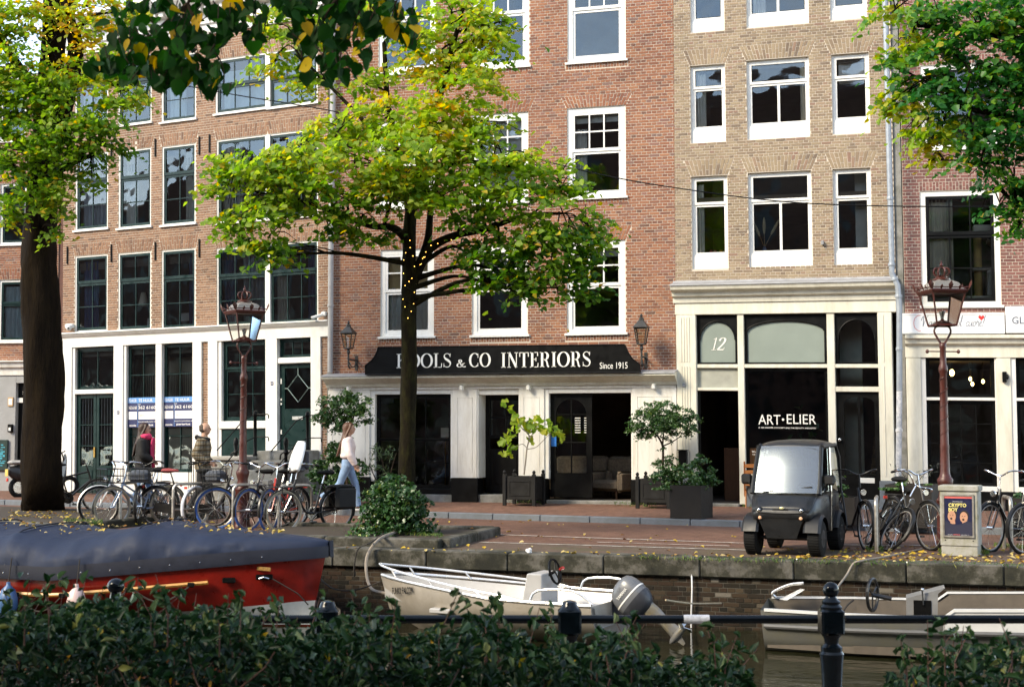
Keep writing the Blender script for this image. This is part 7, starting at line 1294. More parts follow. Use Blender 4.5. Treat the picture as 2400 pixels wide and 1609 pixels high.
# ---- small electric car
CARB = PM('car_grey_black', (.012, .0125, .014), .34, var=.12, scale=8, dirt=(.03,.028,.026), dscale=7, damt=.35, spec=.4); CARP = PM('car_black_plastic', (.005,.005,.006), .5, var=.2); WIND = glass_mat('car_windscreen', (.55,.57,.58), 2.2, .22, 0); _t = WIND.node_tree; _m = _t.nodes.new('ShaderNodeMixShader'); _m.inputs[0].default_value = .2; _d = _t.nodes.new('ShaderNodeBsdfDiffuse'); _d.inputs[0].default_value = (.34, .36, .39, 1); _o = _t.nodes['Material Output']; _p = _o.inputs[0].links[0].from_socket; _t.links.new(_p, _m.inputs[1]); _t.links.new(_d.outputs[0], _m.inputs[2]); _t.links.new(_m.outputs[0], _o.inputs[0])  # pale diffuse share paints a bright sky haze onto the windscreen
CARG = glass_mat('car_side_glass', (.35,.33,.28), 1.7, .02, 0)
car = thing('microcar', 'tiny black electric city car parked facing the canal', 'car', (-1.86, 20.08, 0), R(270)); car.rotation_euler = (0, 0, R(262))
def cw(x, y, steer=0.):
    b = MB(); prof = [(.10, -.085), (.20, -.09), (.232, -.075), (.24, -.04), (.24, .04), (.232, .075), (.20, .09), (.10, .085)]; b.lathe(prof, 26); M = Matrix.Translation((x, y, .24)) @ Matrix.Rotation(steer, 4, 'Z') @ Matrix.Rotation(R(90), 4, 'X'); b.xform(M); w = b.build('wheel', RUBBER, car, smooth=True)
    s_ = 1 if y > 0 else -1; b = MB(); b.lathe([(.02, -s_*.092), (.14, -s_*.085), (.145, -s_*.07), (.10, -s_*.05)], 20); b.xform(M); b.build('hub_cap', CARP, w, smooth=True)
    for k in range(6): a = k*math.pi/3; b = MB(); b.lathe([(.012, 0), (.012, .01), (.004, .014)], 6, (.11*math.cos(a), .11*math.sin(a), -s_*.092)); b.xform(M); b.build('wheel_bolt', CHROME, w)
    b = MB()
    for k in range(40): a = 2*math.pi*k/40; b.box(-.008, -.07, .238, .008, .07, .245); n_ = len(b.v); Mr = Matrix.Rotation(a, 4, 'Y'); b.v[-8:] = [V3(Mr @ Vector(p)) for p in b.v[-8:]]
    b.xform(Matrix.Translation((x, y, .24)) @ Matrix.Rotation(steer, 4, 'Z')); b.build('tread', RUBBER, w)
for x, y in ((.60, .43), (.60, -.43), (-.60, .43), (-.60, -.43)): cw(x, y)
def car_loft(nm, m, st_, smooth=True):
    b = MB(); rings = []
    for x, hw, z0, z1, cr in st_:
        q = []
        for a in range(0, 360, 20):
            ca, sa = math.cos(R(a)), math.sin(R(a)); e = cr; q.append((x, hw*math.copysign(abs(ca)**e, ca), (z0+z1)/2 + (z1-z0)/2*math.copysign(abs(sa)**e, sa)))
        rings.append(q)
    b.loft(rings); return b.build(nm, m, car, smooth=smooth, ang=50)
car_loft('body', CARB, [(-.86, .34, .42, .78, .4), (-.82, .44, .34, .86, .3), (-.3, .46, .26, .84, .25), (.35, .46, .26, .82, .25), (.62, .44, .34, .80, .3), (.74, .42, .44, .70, .35), (.83, .38, .48, .64, .4), (.86, .33, .52, .60, .5)])
b = MB(); b.loft([[(.50, y, .83+.0*y) for y in np.linspace(-.43, .43, 9)], [(.66, y, .80-.10*abs(y)**2) for y in np.linspace(-.43, .43, 9)], [(.80, y, .68-.15*abs(y)**2) for y in np.linspace(-.40, .40, 9)], [(.85, y, .615-.15*abs(y)**2) for y in np.linspace(-.37, .37, 9)]], False, False); o = b.build('bonnet', CARB, car, smooth=True); o.modifiers.new('thickness', 'SOLIDIFY').thickness = .02
b = MB(); b.tube(smooth_path([(.852, y, .59-.35*(.09-y*y)*.4) for y in np.linspace(-.30, .30, 9)], 2), .018, 6); b.build('grille_line', CARP, car)
b = MB(); b.prism([(.34, .26), (-.34, .26), (-.20, .24)], 0, 0.001) if False else b.loft([[(.845, -.30, .50), (.845, .30, .50), (.78, .30, .50), (.78, -.30, .50)], [(.80, -.20, .24), (.80, .20, .24), (.74, .20, .24), (.74, -.20, .24)]]); b.build('front_panel', CARB, car)
for s_ in (-1, 1):
    b = MB(); rings = []
    for k in range(9): a = R(15+150*k/8); rings.append([(.60+(.275+dz)*math.cos(a), s_*y, .25+(.29+dz)*math.sin(a)) for y, dz in ((.30, .0), (.33, .03), (.50, .025), (.535, -.01), (.50, .0), (.33, .0))])
    b.loft(rings); b.build('front_mudguard', CARP, car, smooth=True)
    b = MB(); rings = []
    for k in range(9): a = R(15+150*k/8); rings.append([(-.60+(.275+dz)*math.cos(a), s_*y, .25+(.29+dz)*math.sin(a)) for y, dz in ((.38, .0), (.40, .03), (.50, .025), (.53, -.01), (.50, .0), (.40, .0))])
    b.loft(rings); b.build('rear_mudguard', CARP, car, smooth=True)
    for nm, m, x, y, z, r_ in (('headlight_ring', CARP, .845, .285, .615, .045), ('indicator', PM('indicator_orange', (.75,.42,.25), .3), .855, .275, .515, .026)):
        b = MB(); b.lathe([(r_, -.03), (r_, .0), (r_*.7, .018), (.003, .022)], 14); b.xform(Matrix.Translation((x, s_*y, z)) @ Matrix.Rotation(R(90), 4, 'Y')); h_ = b.build(nm, m, car, smooth=True)
        if nm == 'headlight_ring': b = MB(); b.ellipsoid((x+.022, s_*y, z), .012, .025, .025, 10, 6); b.build('headlight_lens', CHROME, h_, smooth=True)
    b = MB(); b.tube([(.56, s_*.455, .82), (.50, s_*.455, .95), (.30, s_*.435, 1.42), (.22, s_*.42, 1.47)], [.035, .03, .028, .03], 8); b.build('windscreen_pillar', CARP, car, smooth=True)
    b = MB(); b.tube([(.28, s_*.44, 1.45), (-.62, s_*.43, 1.47), (-.80, s_*.44, 1.30), (-.86, s_*.45, .80)], .03, 8); b.build('roof_rail', CARP, car, smooth=True)
    b = MB(); b.add([(.50, s_*.462, .84), (.28, s_*.442, 1.42), (-.60, s_*.436, 1.44), (-.78, s_*.448, 1.25), (-.80, s_*.46, .84)], [(0,1,2,3,4)]); b.build('side_window', CARG, car)
    b = MB(); b.tube([(-.12, s_*.462, .30), (-.12, s_*.47, .84), (-.14, s_*.445, 1.44)], .016, 6); b.build('door_seam', CHROME, car); b = MB(); b.cbox(-.42, s_*.465-.015, .62, -.16, s_*.465+.015, .80, .01); b.build('door_pocket', CARP, car)
    b = MB(); b.cbox(.40, s_*.565-.075, .94, .46, s_*.565+.075, 1.08, .025); mm = b.build('mirror', CARP, car, smooth=True); b = MB(); b.tube([(.44, s_*.46, .86), (.45, s_*.53, .96)], .012, 6); b.build('mirror_arm', CARP, mm)
b = MB(); rings = []
for x, z, hw in ((.555, .835, .43), (.50, .96, .435), (.40, 1.18, .43), (.30, 1.40, .415), (.26, 1.46, .405)): rings.append([(x+.045*(1-(k/4.)**2), k/4.*hw, z) for k in range(-4, 5)])
b.loft(rings, False, False); b.build('windscreen', WIND, car, smooth=True)
b = MB(); rings = []
for x, z, hw in ((.30, 1.455, .40), (.24, 1.50, .42), (.0, 1.545, .43), (-.4, 1.55, .43), (-.68, 1.51, .42), (-.78, 1.42, .42)): rings.append([(x, k/5.*hw, z-.05*abs(k/5.)**3) for k in range(-5, 6)])
b.loft(rings, False, False); o = b.build('roof', CARB, car, smooth=True); o.modifiers.new('thickness', 'SOLIDIFY').thickness = .035
b = MB(); b.tube([(.60, -.30, .84), (.56, -.02, .875), (.545, .36, .92)], .009, 5); b.build('wiper', CARP, car); b = MB(); b.ellipsoid((.862, .02, .645), .008, .035, .018, 12, 6); b.build('badge', PM('badge_gold', (.6,.55,.3), .3, metal=.6), car)
b = MB(); b.cbox(-.5, -.40, .45, -.1, .40, .60, .04); b.cbox(-.62, -.40, .5, -.48, .40, 1.15, .05); b.build('bench_seat', PM('car_seat', (.10,.10,.11), .8), car); b = MB(); b.tube([(.30, .22+.15*math.cos(k), .82+.15*math.sin(k)) for k in np.linspace(0, 2*math.pi, 17)[:-1]], .014, 6, closed=True); b.build('steering_wheel', CARP, car)
b = MB(); b.tube([(.6, -.4, .24), (.6, .4, .24)], .025, 8); b.tube([(-.6, -.4, .24), (-.6, .4, .24)], .025, 8); b.box(-.5, -.3, .2, .5, .3, .27); b.build('axles', CARP, car)
# ---- scooter behind the elm
sc_ = thing('scooter', 'black scooter with yellow plate half hidden by the elm trunk', 'scooter', at_z(44, 1166, .1), HX(40)); b = MB(); b.tube([(.19*math.cos(k), 0, .24+.19*math.sin(k)) for k in np.linspace(0, 2*math.pi, 25)[:-1]], .055, 8, closed=True); w = b.build('rear_wheel', RUBBER, sc_, smooth=True); b = MB(); b.lathe([(.14, -.02), (.14, .02)], 16); b.xform(Matrix.Translation((0, 0, .24)) @ Matrix.Rotation(R(90), 4, 'X')); b.build('rim', CHROME, w)
b = MB(); b.tube([(1.2+.19*math.cos(k), 0, .24+.19*math.sin(k)) for k in np.linspace(0, 2*math.pi, 25)[:-1]], .05, 8, closed=True); b.build('front_wheel', RUBBER, sc_, smooth=True)
b = MB(); b.loft([[(x, w_*math.cos(a), z+h_*math.sin(a)) for a in np.linspace(0, 2*math.pi, 13)[:-1]] for x, w_, z, h_ in ((-.25, .08, .62, .1), (-.1, .17, .56, .18), (.2, .19, .52, .2), (.45, .16, .4, .14), (.7, .2, .28, .06), (.95, .2, .3, .08), (1.05, .18, .55, .3), (1.08, .12, .85, .15))]); b.build('body', PM('scooter_black', (.02,.02,.022), .3), sc_, smooth=True)
b = MB(); b.cbox(-.25, -.12, .76, .45, .12, .86, .04); b.build('seat', PM('scooter_seat', (.34,.33,.32), .7), sc_, smooth=True); b = MB(); b.cbox(-.30, -.085, .50, -.285, .085, .66, .004); b.build('number_plate', PM('plate_yellow', (.62,.40,.08), .5), sc_); b = MB(); b.cbox(-.29, -.05, .38, -.26, .05, .46, .01); b.build('tail_light', FRAMES['red'], sc_)
b = MB(); b.tube([(1.06, 0, .8), (1.0, 0, 1.02), (.95, -.3, 1.06)], .015, 6); b.tube([(1.0, 0, 1.02), (.95, .3, 1.06)], .015, 6); b.build('handlebar', BLKMETAL, sc_)
# ---- wooden folding chair, pot, litter
ORW = PM('orange_wood', (.36,.13,.035), .5, var=.25, stretch=(1,1,8)); ch = thing('folding_chair', 'orange wooden folding chair behind the small electric car', 'chair', at_z(1770, 1190, .12), HX(80))
for y in (-.2, .2): b = MB(); b.tube([(.22, y, 0), (-.15, y, .92)], .018, 5); b.build('leg', ORW, ch); b = MB(); b.tube([(-.22, y*.9, 0), (.2, y*.9, .46)], .016, 5); b.build('leg', ORW, ch)
for k in range(5): b = MB(); b.box(-.2+.085*k, -.19, .45, -.13+.085*k, .19, .47); b.build('seat_slat', ORW, ch)
for z in (.68, .80): b = MB(); b.cbox(-.14, -.19, z, -.115, .19, z+.07, .004); b.build('back_slat', ORW, ch)
pt = thing('flower_pot', 'small pale terracotta bowl before the ivy mound', 'pot', at_z(901, 1248, .09), 0); b = MB(); b.lathe([(.06, 0), (.09, .07), (.10, .085), (.085, .085), (.07, .05)], 14); b.build('bowl', PM('terracotta', (.5,.32,.22), .8, var=.15), pt, smooth=True)
cp = thing('crumpled_paper', 'crumpled white paper lying on the quay edge', 'litter', at_z(1240, 1296, .012), 0); b = MB(); b.ellipsoid((0, 0, .035), .045, .04, .038, 10, 7); b.v = [(x*(1+.25*math.sin(19*x*40+z*90)), y*(1+.2*math.sin(z*130)), z*(1+.12*math.sin(x*120))) for x, y, z in b.v]; b.build('paper', POSTW, cp)
# ---- wall mounted box beside number 12
u, z = B3.uz(1602, 1075, -.06); t, xf = on_wall(B3, 'letter_box', 'black letter box on the cream pilaster left of the open doorway', 'box', u, -.06, z); b = MB(); b.cbox(u-.09, -.16, z-.17, u+.09, -.051, z+.17, .012); b.build('housing', BLACK, t, xf=xf); b = MB(); b.cbox(u-.1, -.175, z+.171, u+.1, -.051, z+.19, .005); b.build('flap', BLACK, t, xf=xf)
# ---- overhead cable and fairy lights
P = [at_y(x, y, 25.) for x, y in ((300,175), (537,220), (782,261), (1106,332), (1371,401), (1595,442), (1900,477), (2357,484), (2700,470))]; cbk = thing('overhead_cable', 'thin black cable sagging across the house fronts', 'cable', P[0], 0); b = MB(); b.tube(smooth_path([V3(p-P[0]) for p in P], 6), .011, 5); b.build('cable', BLACK, cbk)
WARM = emit_mat('fairy_bulb', (1., .5, .1), 2.5)
fl = thing('fairy_lights', 'warm fairy lights wound round the slim linden trunk', 'lights', at_d(958, 720, 22.1), 0); o = Vector(V3(at_d(958, 720, 22.1))); bm_ = MB(); bm_.ellipsoid((0, 0, 0), .006, .006, .006, 6, 4); proto = None
spots = [(958+14*math.sin(k*2.7)+(k % 3-1)*2, 745-k*12+4*math.sin(k*5)) for k in range(16)] + [(985+(k*2.6), 620-k*5.5+4*math.sin(k*2)) for k in range(6)] + [(1010+k*16, 575-k*5+5*math.sin(k*3)) for k in range(4)]
wp_ = []
for x, y in spots:
    p = Vector(V3(at_d(x, y, 22.06 if x < 980 else 22.0)))-o; wp_.append(V3(p))
    if proto is None: proto = bm_.build('bulb', WARM, fl); proto.location = p
    else: c = proto.copy(); COL.objects.link(c); c.location = p
b = MB(); b.tube(wp_[:16], .003, 3); b.build('wire', BLACK, fl)
fl2 = thing('fairy_lights', 'warm fairy lights on the upper elm trunk at the left', 'lights', at_d(120, 120, 26.9), 0); o2 = Vector(V3(at_d(120, 120, 26.9)))
for k in range(22): c = proto.copy(); COL.objects.link(c); c.parent = fl2; c.location = Vector(V3(at_d(128+35*math.sin(k*2.1)+(k*1.2), 20+k*8, 26.9)))-o2
b = MB(); b.tube([V3(Vector(V3(at_d(120+12*math.sin(k), 20+k*8, 27.0)))-o2) for k in range(22)], .003, 3); b.build('wire', BLACK, fl2)
# ================================================================== boats
def hull(stations, n=7):
    """stations: (x, half beam at sheer, z sheer, half beam at chine, z chine, z keel); returns rings port to starboard"""
    rings = []
    for x, hb, zs_, hc, zc_, zk in stations:
        side = [(hb, zs_), (hb*.98+hc*.02, zs_-(zs_-zc_)*.3), (hb*.55+hc*.45, zs_-(zs_-zc_)*.7), (hc, zc_), (hc*.5, (zc_+zk)/2-.01), (0, zk)]
        rings.append([(x, y, z) for y, z in side] + [(x, -y, z) for y, z in side[-2::-1]])
    return rings
REDH = PM('boat_red', (.23, .011, .007), .32, var=.15, scale=5, dirt=(.10,.008,.006), dscale=4, damt=.5, spec=.5); TARP = PM('boat_tarpaulin', (.018, .027, .056), .62, var=.12, scale=5, bump=.25, bscale=9, spec=.22, dirt=(.02,.027,.05), dscale=2, damt=.5); TARPN = PM('tarpaulin_navy', (.009,.012,.026), .6, var=.2, scale=8, bump=.1, bscale=14); TEAK = PM('teak_strake', (.50,.24,.05), .4, var=.3, stretch=(1,12,12))
BX, BY = -7.75, 17.45                                     # stem of the red boat
rb = thing('covered_boat', 'red wooden boat under a blue grey tarpaulin at the left', 'boat', (BX, BY, WZ), 0)
Lh = lambda s: (1.12*min(1, (max(0, s)/3.2))**.62) if s < 3.2 else (1.12 if s < 6.2 else 1.12-.22*(s-6.2)/2.4)      # half beam by distance from stem
sheer = lambda s: .99 - .30*min(1, s/3.4) + (.0 if s < 3.4 else .05*(s-3.4)/4)                                        # above the water
S_ = [0., .12, .35, .7, 1.1, 1.6, 2.2, 3., 4., 5., 6., 7., 8., 8.6]
st_ = [(-s - .10*(1-min(1, s/.4)), max(.015, Lh(s)), sheer(s), max(.01, Lh(s)*.72), .22 if s > .3 else .3, -.25) for s in S_]
st_[0] = (0.02, .015, sheer(0), .012, .3, -.2)
b = MB(); b.loft(hull(st_), True, False); b.v = [(x + (.22*(z-.99) if x > -.5 else .22*(z-.99)*max(0, 1+(x+.5)/1.2)), y, z) for x, y, z in b.v]; b.build('hull', REDH, rb, smooth=True, ang=60)
def strake(nm, m, s0, s1, zo, r, n=30, off=.0):
    for sd in (-1, 1):
        b = MB(); pts = []
        for k in range(n+1):
            s = s0+(s1-s0)*k/n; z = sheer(s)+zo; pts.append((-s, sd*(Lh(s)+off), z))
        b.tube(pts, r, 6); b.build(nm, m, rb, smooth=True)
strake('rubbing_strake', TEAK, 1.35, 8.4, -.27, .028, off=.015)
# white boot stripe at the bow
def hull_y(s, z):
    hb, hc, zs_, zc_ = max(.015, Lh(s)), max(.01, Lh(s)*.72), sheer(s), .22 if s > .3 else .3; P_ = [(hb, zs_), (hb*.98+hc*.02, zs_-(zs_-zc_)*.3), (hb*.55+hc*.45, zs_-(zs_-zc_)*.7), (hc, zc_), (hc*.5, (zc_-.25)/2-.01), (0, -.25)]
    return float(np.interp(-z, [-p[1] for p in P_], [p[0] for p in P_]))
for sd in (-1, 1):
    b = MB(); q = []
    for k in range(25):
        s = .0+.16*k; zt_ = .34-.28*min(1, k/22.); q.append([])
        for f in (0, .34, .67, 1):
            z = .02+(zt_-.02)*f; x = -s-.10*(1-min(1, s/.4)) if s > 0 else .02; x += .22*(z-.99) if x > -.5 else .22*(z-.99)*max(0, 1+(x+.5)/1.2); q[-1].append((x+.006, sd*(hull_y(s, z)+.012), z))
    b.loft(q, False, False); b.build('boot_stripe', PM('stripe_white', (.55,.57,.57), .4, dirt=(.3,.3,.26), damt=.4), rb, smooth=True)
# tarpaulin over hoops
b = MB(); nb = MB(); rings, nr_ = [], []
ribs = [2.35, 4.1, 5.2, 6.6]
for k in range(121):
    s = .0 + 8.6*k/120; w_ = Lh(s)+.03; zs_ = sheer(s)+.02; d = min(abs(s-r_) for r_ in ribs); rise = (.12 + .38*min(1, s/2.3)**.8)*(1-.10*min(1, d/.7)) + (.012 if d < .06 else 0.); 
    wr = random.uniform(-.006, .006); sag = .16*min(1, d/.6)*min(1, s/2)
    q = []
    for f, h_ in ((-1.0, 0), (-.992, .16), (-.975, .34), (-.94, .56-.5*sag), (-.875, .78-.9*sag), (-.78, .92-.7*sag), (-.6, .975-.3*sag), (-.3, 1.02), (0, 1.04), (.35, 1.02), (.66, .95), (.84, .74), (.93, .40), (.985, .10), (1., 0)):
        ww = (.026*(1-2*abs(math.sin(s*3.6+f*7))) + .018*(1-2*abs(math.sin(s*7.3-f*11))) + .016*math.sin(s*27+f*19))*(1 if abs(f) > .6 else .25) if .3 < abs(f) < .99 and s > .8 else 0
        q.append((-s+.06*(1-min(1, s/.5)), f*w_+ww*(.9 if abs(f) > .85 else 0), zs_+rise*h_+ww*(.5 if abs(f) <= .9 else .1)))
    rings.append(q); 
    nr_.append([(-s+.075*(1-min(1, s/.5)), -w_-.012, zs_+.05+.03*min(1, s)), (-s+.075*(1-min(1, s/.5)), -w_-.02, zs_-.03), (-s+.075*(1-min(1, s/.5)), -w_-.012, zs_-.10)])
b.loft(rings, False, False); tp = b.build('tarpaulin', TARP, rb, smooth=True, ang=75); nb.loft(nr_, False, False); nb2 = [[(x, -y, z) for x, y, z in r_] for r_ in nr_]; nb.loft(nb2, False, False); nb.build('tarpaulin_edge', TARPN, rb, smooth=True)
b = MB(); b.loft([[(.085, -.05, sheer(0)+.14), (.095, -.04, sheer(0)-.08)], [(.12, 0, sheer(0)+.14), (.13, 0, sheer(0)-.08)], [(.085, .05, sheer(0)+.14), (.095, .04, sheer(0)-.08)]], False, False); b.build('tarpaulin_nose', TARPN, rb)
for r_ in ribs:
    w_ = Lh(r_)+.035; zs_ = sheer(r_)+.03; rise = .12+.38*min(1, r_/2.3)**.8; b = MB(); b.tube(smooth_path([(-r_, f*w_, zs_+(rise+.012)*h_) for f, h_ in ((-1., 0), (-.94, .40), (-.84, .76), (-.66, .97), (-.3, 1.04), (0, 1.06), (.3, 1.04), (.66, .97), (.9, .5))], 3), .012, 5); b.build('seam', TARPN, tp)
for k in range(22): s = .3+.38*k; b = MB(); b.ellipsoid((-s, -Lh(s)-.05, sheer(s)-.0), .010, .006, .010, 6, 4); b.build('press_stud', CHROME, tp)
b = MB(); s = 4.55; b.box(-s-.13, -Lh(s)*.97-.05, sheer(s)+.18, -s+.05, -Lh(s)*.97-.03, sheer(s)+.24); b.build('tarpaulin_label', POSTW, tp)
# fittings
for k, s in enumerate((1.55, 2.35, 3.2, 3.9, 4.8, 5.6, 6.5)): b = MB(); b.cbox(-s-.05, -Lh(s)-.06, sheer(s)-.31, -s+.05, -Lh(s)-.028, sheer(s)-.25, .012); b.build('rope_cleat', BLACK, rb)
for s, w_, m in ((1.05, .17, BLACK), (.62, .22, CHROME)): b = MB(); aa = math.atan2(Lh(s-.1)-Lh(s+.1), .2); b.cbox(-w_/2, -.012, -.035, w_/2, .012, .035, .010); o = b.build('fairlead', BLACK, rb); o.location = (-s-.05, -Lh(s)-.012, sheer(s)-.27); o.rotation_euler = (0, 0, -aa)
b = MB(); b.tube([(-.72, -Lh(.72)-.03, sheer(.7)-.28), (-.66, -Lh(.66)-.04, sheer(.7)-.26), (-.60, -Lh(.6)-.03, sheer(.7)-.28)], .012, 6); b.build('fairlead_hook', CHROME, rb)
b = MB(); b.cbox(-.21, -.008, -.025, .21, .008, .025, .005); o = b.build('name_plate', PM('gilt_plate', (.22,.12,.03), .5, var=.5, scale=60), rb); o.location = (-.72, -Lh(.72)-.010, sheer(.7)-.15); o.rotation_euler = (0, 0, -math.atan2(Lh(.6)-Lh(.84), .24) * 1.0 * -1 if False else -math.atan2(Lh(.84)-Lh(.6), .24)*-1*-1)
rp = PM('dark_rope', (.035,.03,.025), .9, var=.3); b = MB()
for s0, s1 in ((1.55, 2.35), (2.35, 3.2), (3.2, 3.9), (3.9, 4.8)): b.tube(smooth_path([(-(s0+(s1-s0)*f), -Lh(s0+(s1-s0)*f)-.04, sheer(s0)-.28-.22*math.sin(math.pi*f)) for f in np.linspace(0, 1, 7)], 2), .012, 5)
b.tube([(-.55, -Lh(.55)-.04, sheer(.5)-.3), (-.25, -Lh(.25)-.05, .45), (-.14, -.2, .3)], .008, 5); b.build('grab_rope', rp, rb)
for px, c, lb_ in ((26, (.05,.12,.26), 'blue fender hanging on the red boat at the left edge'), (180, (.62,.45,.42), 'pale pink fender hanging on the red boat above the hedge')):
    s = -(at_y(px, 1390, BY-1.2)[0]-BX); t = thing('boat_fender', lb_, 'fender', (BX-s, BY-Lh(s)-.14, WZ+.15), 0, 'fenders of the red boat'); b = MB(); b.lathe([(.01, 0), (.09, .03), (.125, .12), (.125, .22), (.09, .34), (.03, .40), (.025, .44)], 14); b.build('float', PM('fender_vinyl', c, .4, var=.15), t, smooth=True); b = MB(); b.tube([(0, 0, .43), (0, .06, .75)], .008, 5); b.build('line', rp, t)
pts = []
for _ in range(210): s = random.uniform(.6, 8); f = random.uniform(-.75, .6); w_ = Lh(s); d = min(abs(s-r_) for r_ in ribs); rise = (.12+.38*min(1, s/2.3)**.8)*(1-.10*min(1, d/.7)); pts.append((BX-s, BY+f*w_, WZ+sheer(s)+.05+rise*(1.06-.12*abs(f)**2)))
Cl = np.array(pts); fo = leaf_cloud('leaves_on_boat', Cl, .07*(.5 + .7*RNG.random(len(Cl))), LEAF_FALL, .3+.55*RNG.random(len(Cl)), None, ratio=.7, up=2.2, fold=.5, droop=0); tag(fo, 'dry fallen leaves on the blue grey boat tarpaulin', 'leaves', kind='stuff')
# ---- small aluminium motorboat
ALU = PM('pale_aluminium', (.46,.415,.36), .42, metal=.35, var=.08, scale=4, dirt=(.30,.25,.18), dscale=2.5, damt=.5); ALUI = PM('inner_aluminium', (.44,.43,.42), .45, metal=.2, var=.06); ALURAIL = PM('rail_aluminium', (.75,.74,.72), .3, metal=.7, var=.05)
bow, ste = at_y(893, 1338, 17.75), at_y(1462, 1424, 17.55); hd = math.atan2(bow[1]-ste[1]+.35, bow[0]-ste[0])
fb = thing('motorboat', 'pale aluminium motorboat with grey outboard engine', 'boat', (bow[0], bow[1], WZ), hd - math.pi*0)
Lf = math.hypot(bow[0]-ste[0], bow[1]-ste[1]); hbF = lambda s: .82*min(1, s/2.0)**.6 if s < 2.0 else .82-.05*(s-2.0); shF = lambda s: .68-.16*min(1, s/2.2)-.01*max(0, s-2.2)
SS = [0, .1, .3, .6, 1., 1.5, 2., 2.6, 3.1, Lf]
st_ = [(-s, max(.015, hbF(s)), shF(s), max(.01, hbF(s)*.62), .10+.25*max(0, 1-s/1.0), -.12+.35*max(0, 1-s/.9)**1.5) for s in SS]
b = MB(); rg = hull(st_); b.loft(rg, True, False); b.v = [(x+(.30*(z-.68)*max(0, 1+x/1.0) if x > -1 else 0), y, z) for x, y, z in b.v]; hl = b.build('hull', ALU, fb, smooth=True, ang=50)
b = MB(); b.loft([[(r[0][0]-.03, r[0][1]*.95*k, r[0][2]-.02-.26*(abs(k) < .9)) for k in (1, .85, .4, 0, -.4, -.85, -1)] for r in rg[1:]], False, False); b.build('inner_floor', ALUI, fb, smooth=True)
for sd in (-1, 1):
    b = MB(); b.tube([(x+(.0), sd*hb, z+.01) for x, hb, z, *_ in st_[1:]], .022, 7); b.build('gunwale', ALURAIL, fb, smooth=True)
    for zf, nm in ((.52, 'hull_rib'), (.30, 'hull_rib')): b = MB(); b.tube([(x+.3*(z_ - .68)*max(0, 1+x), sd*(hb*(.35+.65*zf/.6)+.012), z_) for x, hb, z, *_ in st_[4:] for z_ in ((z-.62*(1-zf)*.6),)], .010, 5); b.build(nm, PM('painted_rib_shade', (.25,.22,.18), .5), fb)  # ribs take a darkened hull tone: their shade is in the colour
    b = MB(); P_ = [(-s, sd*(hbF(s)-.03), shF(s)+.12-.03*s) for s in (.12, .5, 1., 1.6, 2.2)] + [(-2.4, sd*(hbF(2.4)-.03), shF(2.4)+.02)]; b.tube(smooth_path([(.02, 0, shF(0)+.13)] + P_, 3), .016, 7); r_ = b.build('bow_rail', ALURAIL, fb, smooth=True)
    for s in (.3, 1.0, 1.8): b = MB(); b.tube([(-s, sd*(hbF(s)-.03), shF(s)+.115-.03*s), (-s-.08, sd*(hbF(s)-.02), shF(s))], .012, 6); b.build('rail_stanchion', ALURAIL, r_)
    b = MB(); b.tube(smooth_path([(-2.55, sd*(hbF(2.5)-.02), shF(2.5)+.02), (-2.65, sd*(hbF(2.6)-.02), shF(2.6)+.15), (-3.1, sd*(hbF(3)-.02), shF(3)+.17), (-3.35, sd*(hbF(3.3)-.02), shF(3.3)+.02)], 3), .016, 7); b.build('stern_rail', ALURAIL, fb, smooth=True)
b = MB(); b.cbox(-2.45, -.28, .1, -2.12, .22, .80, .012); b.v = [(x - (.12 if x > -2.2 and z > .6 else 0), y, z) for x, y, z in b.v]; con = b.build('console', ALUI, fb)
b = MB(); b.tube([(-2.53+.04*math.sin(k), .0+.15*math.cos(k), .82+.15*math.sin(k)) for k in np.linspace(0, 2*math.pi, 21)[:-1]], .016, 6, closed=True)
for k in range(3): a = 2*math.pi*k/3; b.tube([(-2.53, 0, .82), (-2.53+.04*math.sin(a), .15*math.cos(a), .82+.15*math.sin(a))], .010, 5)
b.tube([(-2.53, 0, .82), (-2.42, 0, .76)], .02, 6); b.build('steering_wheel', BLACK, fb); b = MB(); b.tube([(-2.52, -.16, .83), (-2.60, -.1, .86)], .02, 6); b.build('red_lever', FRAMES['red'], fb)
for x0, x1 in ((-2.95, -2.65), (-1.4, -1.1)): b = MB(); b.cbox(x0, -.66, .30, x1, .66, .36, .01); b.build('thwart', ALUI, fb)
s0 = .42; lt_ = text(fb, 'FUNKY FALCON', 0, .44, 0, .085, 0, BLACK, .002, .01, name='lettering')
aH = math.atan2(hbF(1.0)-hbF(.45), .55)
SID = 1 if math.cos(hd) < 0 else -1                      # side turned to the camera
lt_.location = (-.36, hbF(.36)*.93+.035, .46); lt_.rotation_euler = (0, R(-6), math.pi-math.atan2(hbF(.85)-hbF(.36), .49))
